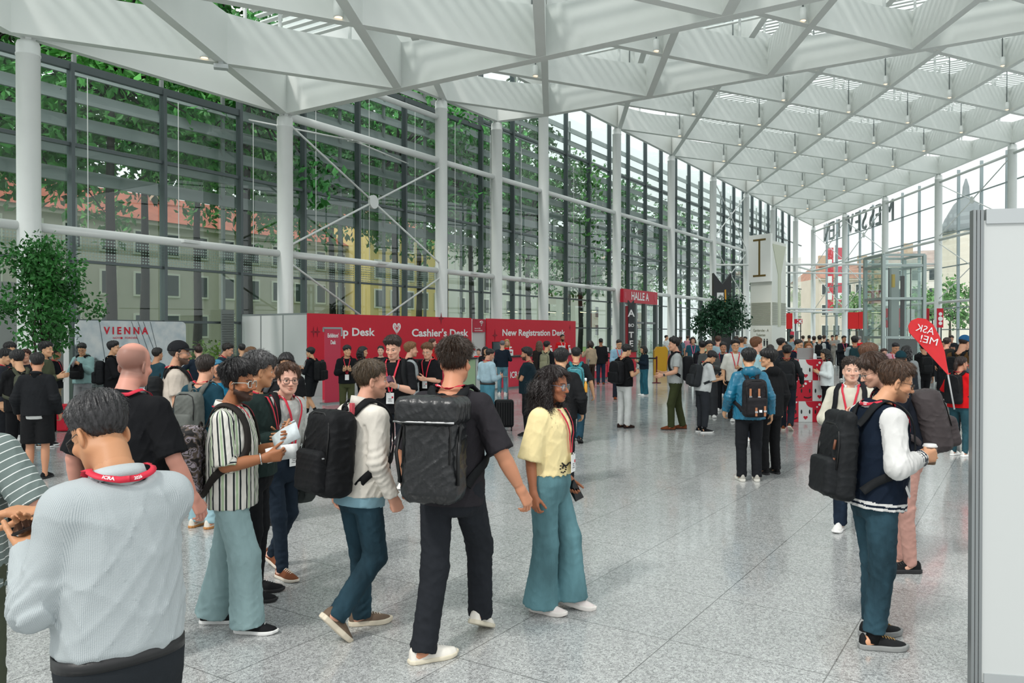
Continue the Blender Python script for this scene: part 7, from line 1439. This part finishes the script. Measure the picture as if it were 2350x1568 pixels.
P = Person('bearded man in a black cap and beige tee with a red lanyard', 402, 8.2, 62, ytop=783, skin='#bd8e72', haircol='#2b2724', beard=.85, hair=dict(top=.002, side=.003, nape=-.07, burn=True), cap=('#1b1d20',), pose=dict(head=(14, 0), girth=1.05, arms=dict(r=dict(w=(.0, .24, -.26), pole=(.4, -1, -.4)), l=DN)), top=tee('#bcb2a6', hem=-.05), bot=dict(col='#17181b', **STR), lanyard=dict(), glasses=('#8a8f92',), shoes=BK2); bp(P, 'black rucksack on the man in the black cap', '#16181a')
P = Person('man in a dark teal tee with a grey rucksack and a steel watch', 466, 7.55, 18, ytop=813, skin='#cf9a7e', haircol='#241a14', hair=dict(SH_, curl=6), pose=dict(head=(-6, 4), arms=dict(l=dict(w=(.15, .04, -.50)), r=dict(w=(.06, .2, -.35)))), top=tee('#163845', hem=-.06, sl=1.0), bot=dict(denim='#8fb0b8', fade=.2, **STR), lanyard=dict(badge=False), watch=('l', '#b9bcbd'), shoes=('sneaker', '#d6d0c4', '#b07a44', '#eeeeee')); bp(P, 'grey rucksack with dark trim on the man in the teal tee', '#5f625e', w=.30, h=.46, d=.18)
P = Person('woman in a bright teal headscarf looking toward the camera', 497, 9.2, 148, ytop=824, skin='#c58e70', haircol='#186a8a', brow=1, hair=dict(top=.012, side=.010, long=.12, strands=0, strand=.001, front=.078, temple=.06, nape=-.1), pose=dict(female=True, head=(-6, 0)), top=lng('#1c7193'), bot=dict(col='#1a1c20', **STR), lip='#a05a4c')
Person('woman with a hair bun in a dark jacket by the picture wall', 456, 15.6, -28, ytop=792, skin=PALE, haircol='#2b1a14', hair=BUN, pose=dict(female=True, head=(-14, 6), arms=dict(l=dict(w=(.2, .3, -.25)), r=DN)), top=lng('#1f2a36'), bot=dict(col='#1a1c20', **STR))
Person('man in a navy shirt bending right beside the louvred grille', 496, 15.0, 76, ytop=787, skin='#cf9a7e', haircol='#1d1713', hair=dict(CURL, top=.022), pose=dict(lean=14, head=(0, 20), arms=arms(PH_R)), top=lng('#1f3544'), bot=dict(col='#1a1c20', **STR), lanyard=dict())
Person('man with short dark hair near the white partition panels', 556, 17.5, -40, ytop=788, skin=ASN, haircol='#17191c', hair=CROP, top=lng('#22262c'), bot=dict(col='#1a1c20', **STR))
Person('person with light brown hair behind the dark green sweater', 572, 13.5, 50, ytop=795, skin=PALE, haircol='#7a5636', hair=SH_, top=lng('#22262c'), bot=dict(col='#1a1c20', **STR))
P = Person('man with curly dark hair and a black hoodie behind the green sweater', 612, 7.7, 20, ytop=813, skin='#cf9a80', haircol='#211a18', hair=dict(CURL, top=.024, side=.012), pose=dict(head=(-6, 0)), top=lng('#17181a'), bot=dict(col='#1a1c20', **STR), shoes=BK2); bp(P, 'grey-strapped black rucksack on the man with curly dark hair', '#222326', strapcol='#4a4c4e')
P = Person('woman with long black hair behind the smiling man', 658, 9.3, 172, ytop=808, skin=ASN, haircol='#141113', hair=dict(LONG, long=.27, fuller=.01), glasses=('#8a6a58',), pose=dict(female=True, head=(0, 14)), top=tee('#17181b'), bot=dict(col='#1a1c20', **STR), shoes=WSN); backpack(P, 'dark rucksack hugged in front by the long-haired woman', '#28262a', w=.28, h=.42, d=.18, zc=.16, front=True, straps=False)
P = Person('man in a black jacket and black shorts walking left with a round rucksack', 716, 17.8, -72, ytop=796, skin=ASN, haircol='#151315', hair=FRI, pose=dict(head=(-8, 4), arms=arms(PH_R), legs=walk(.2, .2, 'r', -20)), top=lng('#15171b', hem=-.06), bot=dict(col='#1a1c1f', short=.92, th=(.11, .11, .11)), glasses=('#202024',), lanyard=dict(badge=False), shoes=('chunky', '#c9ccce', '#dedede')); bp(P, 'round black rucksack on the man in shorts', '#16181a', w=.34, h=.50, d=.22)
P = Person('young man in a black hoodie with a white badge and olive trousers', 796, 16.8, 168, ytop=791, skin=ASN, haircol='#151315', hair=FRI, pose=dict(head=(-26, 0), arms=arms(PH_R)), top=lng('#14161a', hem=-.05, rs=(.072, .056), hood=True), bot=dict(col='#4a4d33', **STR), lanyard=dict(zb=.16), shoes=WSN)
Person('woman with black shoulder-length hair facing right by the red wall', 829, 17.2, 86, ytop=794, skin=ASN, haircol='#121013', hair=dict(LONG, long=.2, fuller=.02), pose=dict(female=True, head=(6, 4)), top=lng('#1b1c20'), bot=dict(col='#1a1c20', **STR))
Person('woman looking at the camera between the black hoodie and the tall man', 874, 18.5, 176, ytop=793, skin=PALE, haircol='#1b1513', hair=dict(BUN, bun=False), pose=dict(female=True), top=lng('#1d1e22'), bot=dict(col='#1a1c20', **STR))
P = Person('tall man in a black polo with a red lanyard looking at his phone', 905, 9.55, 186, ytop=768, skin='#d8a68e', haircol='#2a1d16', hair=dict(QUF, front=.076), pose=dict(head=(4, 16), arms=dict(r=dict(PH_R, w=(-.08, .26, -.24)), l=dict(PH_R, w=(-.10, .27, -.20)))), top=tee('#131417', hem=-.06, sl=1.0, drape=(.2, .155)), bot=dict(col='#1b2027', **SLIM), collar=dict(col='#131417'), lanyard=dict(zb=.18), watch=('l', '#b9bcbd'), shoes=WSN)
phone(P, 'r', 'black phone in the right hand of the tall man in the black polo'); H = P.fig.hand[1]; k = MB(); c = H['o']+H['d']*.10+H['n']*.04; k.frame(c*P.s, .09, .10, .07, H['t'], H['d'], H['n']); place(P, k, 'gift_box', mat('purple box', '#4a2a44', .5), 'dark purple box in the left hand of the tall man', 'box'); bp(P, 'black rucksack on the tall man in the black polo', '#16181a')
P = Person('fair-haired man in a grey top walking right past the tall man', 938, 13.0, 62, ytop=783, skin='#d9a68c', haircol='#7a5534', hair=SH_, beard=.4, pose=dict(head=(10, 0), legs=walk(.2, .2)), top=lng('#9aa0a2', hem=-.05), bot=dict(denim='#3a6a7c', **STR), lanyard=dict(badge=False), shoes=WSN); bp(P, 'black rucksack with a teal logo on the fair-haired man', '#15171a')
P = Person('smiling young man in a black polo with a lanyard beside the central walker', 988, 13.2, 202, ytop=785, skin='#d9a68c', haircol='#6a4a30', smile=1, hair=QUF, pose=dict(head=(-6, 14), lean=6, arms=dict(r=dict(w=(.10, .24, -.30), pole=(1, -.4, -.3)), l=HOLD)), top=tee('#141518', hem=-.05, sl=.95), bot=dict(col='#1b1f25', **STR), collar=dict(col='#141518'), lanyard=dict(), glasses=('#b09a88',), shoes=BK2)
Person('woman with reddish hair in red behind the smiling young man', 990, 22, 70, ytop=776, skin=PALE, haircol='#4a2c22', hair=PONY, pose=dict(female=True), top=tee('#cf1f26'), bot=dict(col='#202226', **STR))
# right group
P = Person('man with round glasses in a grey jacket facing the camera', 1627, 17.6, 184, ytop=780, skin=ASN, haircol='#151315', hair=FULL, glasses=('#18181c', .026, .023), pose=dict(head=(-4, 0), arms=arms(HOLD)), top=lng('#4f5253', hem=-.07, rs=(.078, .06), drape=(.21, .16)), bot=dict(col='#3a3c40', **WIDE), shoes=WSN)
Person('man in a navy vest and pale shirt with a red lanyard', 1660, 19, 208, ytop=784, skin='#b07f62', haircol='#151315', hair=FULL, pose=dict(head=(-20, 0), arms=arms(HOLD)), top=lng('#1b2230', hem=-.05), bot=dict(col='#1a1c20', **STR), lanyard=dict(), collar=dict(col='#9fbcc6'))
P = Person('man in a white tee with glasses and a lanyard facing the camera', 1687, 17.0, 188, ytop=777, skin=ASN, haircol='#151315', hair=QUF, glasses=('#18181c',), pose=dict(head=(-2, 2), arms=dict(r=dict(w=(.08, .1, -.48)), l=HOLD), legs=walk(.18, .16)), top=tee('#d4d3cb', hem=-.06, sl=1.0), bot=dict(col='#191a1d', **WIDE), lanyard=dict(), collar=dict(col='#d4d3cb'), shoes=WSN)
Person('red-haired man in a pale blue shirt behind the blue jacket', 1732, 13.6, 58, ytop=772, skin='#d8a48c', haircol='#6b4226', hair=SH_, pose=dict(head=(12, 2)), top=lng('#a9ccd4', hem=.06), bot=dict(col='#232833', **STR))
Person('man in a pale grey blue shirt with brown hair before the map sign', 1648, 24, 10, ytop=770, skin=PALE, haircol='#4a2c1e', hair=SH_, pose=dict(head=(20, 0)), top=lng('#a3bcc6', hem=.05), bot=dict(col='#232833', **STR), lanyard=dict(badge=False))
P = Person('black-haired person with a purple and black rucksack facing away', 1612, 19.5, 20, ytop=781, skin=ASN, haircol='#131113', hair=FULL, top=lng('#1d1e22'), bot=dict(col='#1a1c20', **STR)); bp(P, 'black and purple rucksack in the right-hand queue', '#1a1722', mpocket=cloth('#5a2a8a'))
Person('person with a pink lanyard and teal shirt walking toward the camera by the glass', 1590, 29, 186, ytop=773, skin='#c99a80', haircol='#2a1c16', hair=dict(BOB, long=.1), top=tee('#24505e'), bot=dict(col='#232833', **STR), lanyard=dict(col='#e05a88', txt=False))
P = Person('man with a grey rucksack walking away near the glass wall', 1561, 38, 30, ytop=772, skin='#b98a6c', haircol='#2a1c16', hair=SH_, top=tee('#5f7f8c'), bot=dict(col='#6a6650', **STR)); bp(P, 'grey rucksack near the glass wall', '#3a4448')
Person('dark-haired man left of the white tower looking right', 1790, 20, 70, ytop=775, skin='#c08d6c', haircol='#1a1513', hair=QUF, top=lng('#2a2d33'), bot=dict(col='#1a1c20', **STR))
Person('man in glasses smiling beside the white tower', 1800, 21.5, 200, ytop=782, skin=ASN, haircol='#1a1513', hair=SH_, smile=1, glasses=('#202024',), top=lng('#3b3d42'), bot=dict(col='#1a1c20', **STR))
Person('person with receding brown hair in front of the white tower', 1768, 16.0, 10, ytop=790, skin='#c08d6c', haircol='#2a201a', hair=dict(CROP, front=.09), top=lng('#26282c'), bot=dict(col='#1a1c20', **STR))
Person('person with a blue rucksack at the foot of the white tower', 1702, 24.5, 5, ytop=773, skin='#c08d6c', haircol='#4a2f1e', hair=SH_, top=lng('#7fa6bc'), bot=dict(col='#1a1c20', **STR))
Person('red-haired woman behind the laptop', 1856, 21, 190, ytop=786, skin=PALE, haircol='#9a5a2c', hair=dict(LONG, long=.24), pose=dict(female=True, head=(10, 8)), top=lng('#d8dcdc'), bot=dict(col='#1a1c20', **STR))
P = Person('woman in a red tee carrying a black rucksack with the red flag', 2203, 12.0, 58, ytop=817, skin='#c99074', haircol='#2a1c18', hair=dict(PONY, pony=True), pose=dict(female=True, head=(22, 2), girth=1.08, arms=arms(dict(w=(.02, .24, -.18), pole=(.6, -.6, -.8)))), top=tee('#d0161c', hem=-.07, sl=1.05, rs=(.072, .074)), bot=dict(denim='#2b4d57', **SLIM), lanyard=dict(badge=False), glasses=('#9a8a80',), shoes=WSN); RT = P
o = bp(P, 'black rucksack carrying the flag pole on the woman in red', '#1a1c1f', w=.30, h=.52, d=.14, zc=.26, pocket=False)
fx = at(2176, 861, 11.72); fb_ = at(2191, 940, 11.74); k = MB(); k.tube([fb_, fx, fx+(fx-fb_)*.4], .012, 8); o = tag(k.build('feather_flag', mat('white pole', '#d8dadb', .4)), 'red feather flag reading ASK ME above the woman in red', 'flag')
out = [(2175, 860), (2086, 763), (2084, 748), (2091, 736), (2106, 730), (2124, 732), (2141, 745), (2156, 772), (2168, 808), (2177, 860)]; k = MB(); k.prism([(at(x, y, 11.7)[0], at(x, y, 11.7)[2]) for x, y in out], (0, 11.7, 0), (1, 0, 0), Zv, (0, 1, 0), .012); FLM = mat('red flag cloth', '#e02a30', .6, var=.05); k.build('flag_cloth', FLM, o)
for t_, cx_, cy_, w_ in (('ASK', 2123, 757, 43), ('ME!', 2132, 782, 40)):
    k = MB(); a_ = math.radians(-14); v, f = text_geo(t_, .15, 'CENTER', 0); v = v.copy(); wd0 = v[:, 0].max()-v[:, 0].min(); v[:, 0] *= -(w_*11.7/F)/wd0; c = at(cx_, cy_, 11.67)
    k.add([c+np.array([p_[0]*math.cos(a_)-p_[1]*math.sin(a_), 0, p_[0]*math.sin(a_)+p_[1]*math.cos(a_)]) for p_ in v], [list(q)[::-1] for q in f]); k.build('lettering', WPRINT, o)
P = Person('man in a blue cap and brown jacket behind the woman in red', 2207, 13.6, 62, ytop=771, skin='#cf9a7e', haircol='#2a1a12', hair=dict(top=.002, side=.004, nape=-.09), cap=('#2b5f8c',), pose=dict(head=(10, 22)), top=lng('#5a4226', hem=-.08, rs=(.07, .056)), bot=dict(col='#1a1c20', **STR)); bp(P, 'black rucksack on the man in the blue cap', '#191b1e')
Person('dark-haired man in a grey shirt beside the right partition', 2234, 12.3, 66, ytop=800, skin='#b07f62', haircol='#141214', hair=FULL, pose=dict(head=(10, 4), arms=arms(HOLD)), top=tee('#59656e'), bot=dict(col='#1a1c20', **STR), lanyard=dict())
P = Person('person in black with a black rucksack walking away below the lift', 2120, 19.5, 8, ytop=785, skin='#b07f62', haircol='#141214', hair=SH_, top=lng('#141517'), bot=dict(col='#141518', **WIDE), shoes=BK2, pose=dict(legs=walk(.2, .2))); bp(P, 'black rucksack on the person walking below the lift', '#16181a')
Person('man in a pink shirt looking down before the lift', 2052, 18.5, 192, ytop=786, skin='#c08d6c', haircol='#17141a', hair=CROP, pose=dict(head=(-20, 24), arms=arms(PH_R)), top=lng('#c9a0ac'), bot=dict(col='#1a1c20', **STR), lanyard=dict(badge=False))
Person('woman with short brown hair before the lift', 2028, 18.8, 186, ytop=799, skin=PALE, haircol='#3a2018', hair=SH_, pose=dict(female=True), top=lng('#7fa0a8'), bot=dict(col='#1a1c20', **STR))
Person('woman with long black hair and a grey jacket below the lift', 2080, 14.8, 30, ytop=792, skin=ASN, haircol='#131113', hair=dict(LONG, long=.26, fuller=.03), pose=dict(female=True), top=lng('#8e9395', hem=-.06, rs=(.072, .06)), bot=dict(col='#17181b', **STR))
Person('person in a dark teal cap below the lift', 2068, 11.5, 20, ytop=806, skin='#b98462', haircol='#1a1513', hair=dict(top=.002, side=.003), cap=('#14363f',), top=lng('#20242a'), bot=dict(col='#1a1c20', **STR))
P = Person('man in a grey tee with a dark green rucksack by the grey cabinet', 1962, 22.5, 18, ytop=770, skin='#a9795c', haircol='#171312', hair=CURL, pose=dict(head=(-4, 0)), top=tee('#8f9da2', hem=-.05), bot=dict(denim='#1f3a48', **STR), lanyard=dict(badge=False)); bp(P, 'dark green rucksack by the grey cabinet', '#1d3a40', w=.34, h=.52)
Person('man in red with grey hair beside the grey cabinet', 1972, 36, 30, ytop=771, skin='#d0998a', haircol='#8a8684', hair=CROP, top=tee('#cf1f26'), bot=dict(col='#1a1c20', **STR))
Person('man with a pink lanyard and dark jacket left of the grey cabinet', 1936, 32, 180, ytop=770, skin='#b98462', haircol='#171312', hair=SH_, pose=dict(arms=arms(PH_R)), top=lng('#1d2026'), bot=dict(col='#1a1c20', **STR), lanyard=dict(col='#e05a88', txt=False))
far = [(1816, 36, 60, 768, '#9fb6c0', '#23262b', 'in pale blue beside the tall red banner'), (1843, 44, 10, 770, '#7f8486', '#23262b', 'in grey far behind the laptop, leftmost'), (1857, 40, 20, 769, '#5a4a38', '#23262b', 'in brown far behind the laptop'), (1868, 36, 30, 771, '#1d4a52', '#191a1d', 'with a teal rucksack far behind the laptop'), (1881, 32, 30, 769, '#b9bdbd', '#17181b', 'in a pale jacket with a black sling bag far behind the laptop'), (1891, 40, 40, 769, '#1d2530', '#1d2530', 'in navy right of the pale jacket far away'), (1899, 42, 160, 778, '#24262a', '#24262a', 'small and dark right of the navy one far away'), (1910, 46, 186, 769, '#8f8c86', '#8a8780', 'in an all grey suit far away, left of two'), (1919, 47, 176, 768, '#8f9290', '#23262b', 'in a grey top and black trousers far away'),
 (2150, 30, 180, 776, '#3a4048', '#23262b', 'in dark grey left of the blue cap'), (2160, 26, 170, 782, '#1b1c20', '#1b1c20', 'in black with glasses left of the blue cap'), (2172, 22, 60, 774, '#2a2a26', '#1b1c20', 'with brown hair just left of the blue cap'), (2215, 27, 20, 768, '#2b2d31', '#1b1c20', 'at the back of the right-hand crowd'), (2230, 25, 10, 771, '#3a3c44', '#1b1c20', 'with a lanyard at the back right beside the partition'), (2145, 34, 40, 770, '#b9c0c4', '#1b1c20', 'in white at the back of the right-hand crowd'), (2183, 33, 200, 769, '#23262b', '#1b1c20', 'far behind the flag'), (1528, 44, 120, 769, '#c9ced0', '#4a5a6a', 'in white far away by the glass wall'), (1578, 48, 30, 770, '#c98a9a', '#3a4a5a', 'in pink far away by the glass wall'), (1546, 46, 200, 770, '#6f8f9f', '#3a3a3a', 'in blue far away by the glass wall'), (1690, 30, 10, 771, '#5f7f9a', '#23262b', 'in blue left of the white tower'), (1710, 33, 200, 772, '#c9ced0', '#23262b', 'in white at the foot of the white tower')]
sk = [ASN, PALE, '#b07f62', '#cf9a80']; hr = ['#151315', '#2a1c16', '#171312', '#3a2618']
for i, (px, Y, fc, yt, c1, c2, lb) in enumerate(far):
    P = Person('distant person '+lb, px, Y, fc, ytop=yt, skin=sk[i % 4], haircol=hr[(i*3) % 4], hair=[SH_, FULL, CROP, FRI][i % 4], pose=dict(legs=walk(.15, .15) if i % 3 == 0 else None, arms=arms(PH_R) if i % 2 else None), top=(tee if i % 5 == 1 else lng)(c1), bot=dict(col=c2, **STR), shoes=WSN if i % 2 else BK2)
    if i in (3, 4): bp(P, ['teal rucksack far behind the laptop', 'black sling bag on the pale jacket far away'][i-3], ['#1d5a60', '#17181b'][i-3])
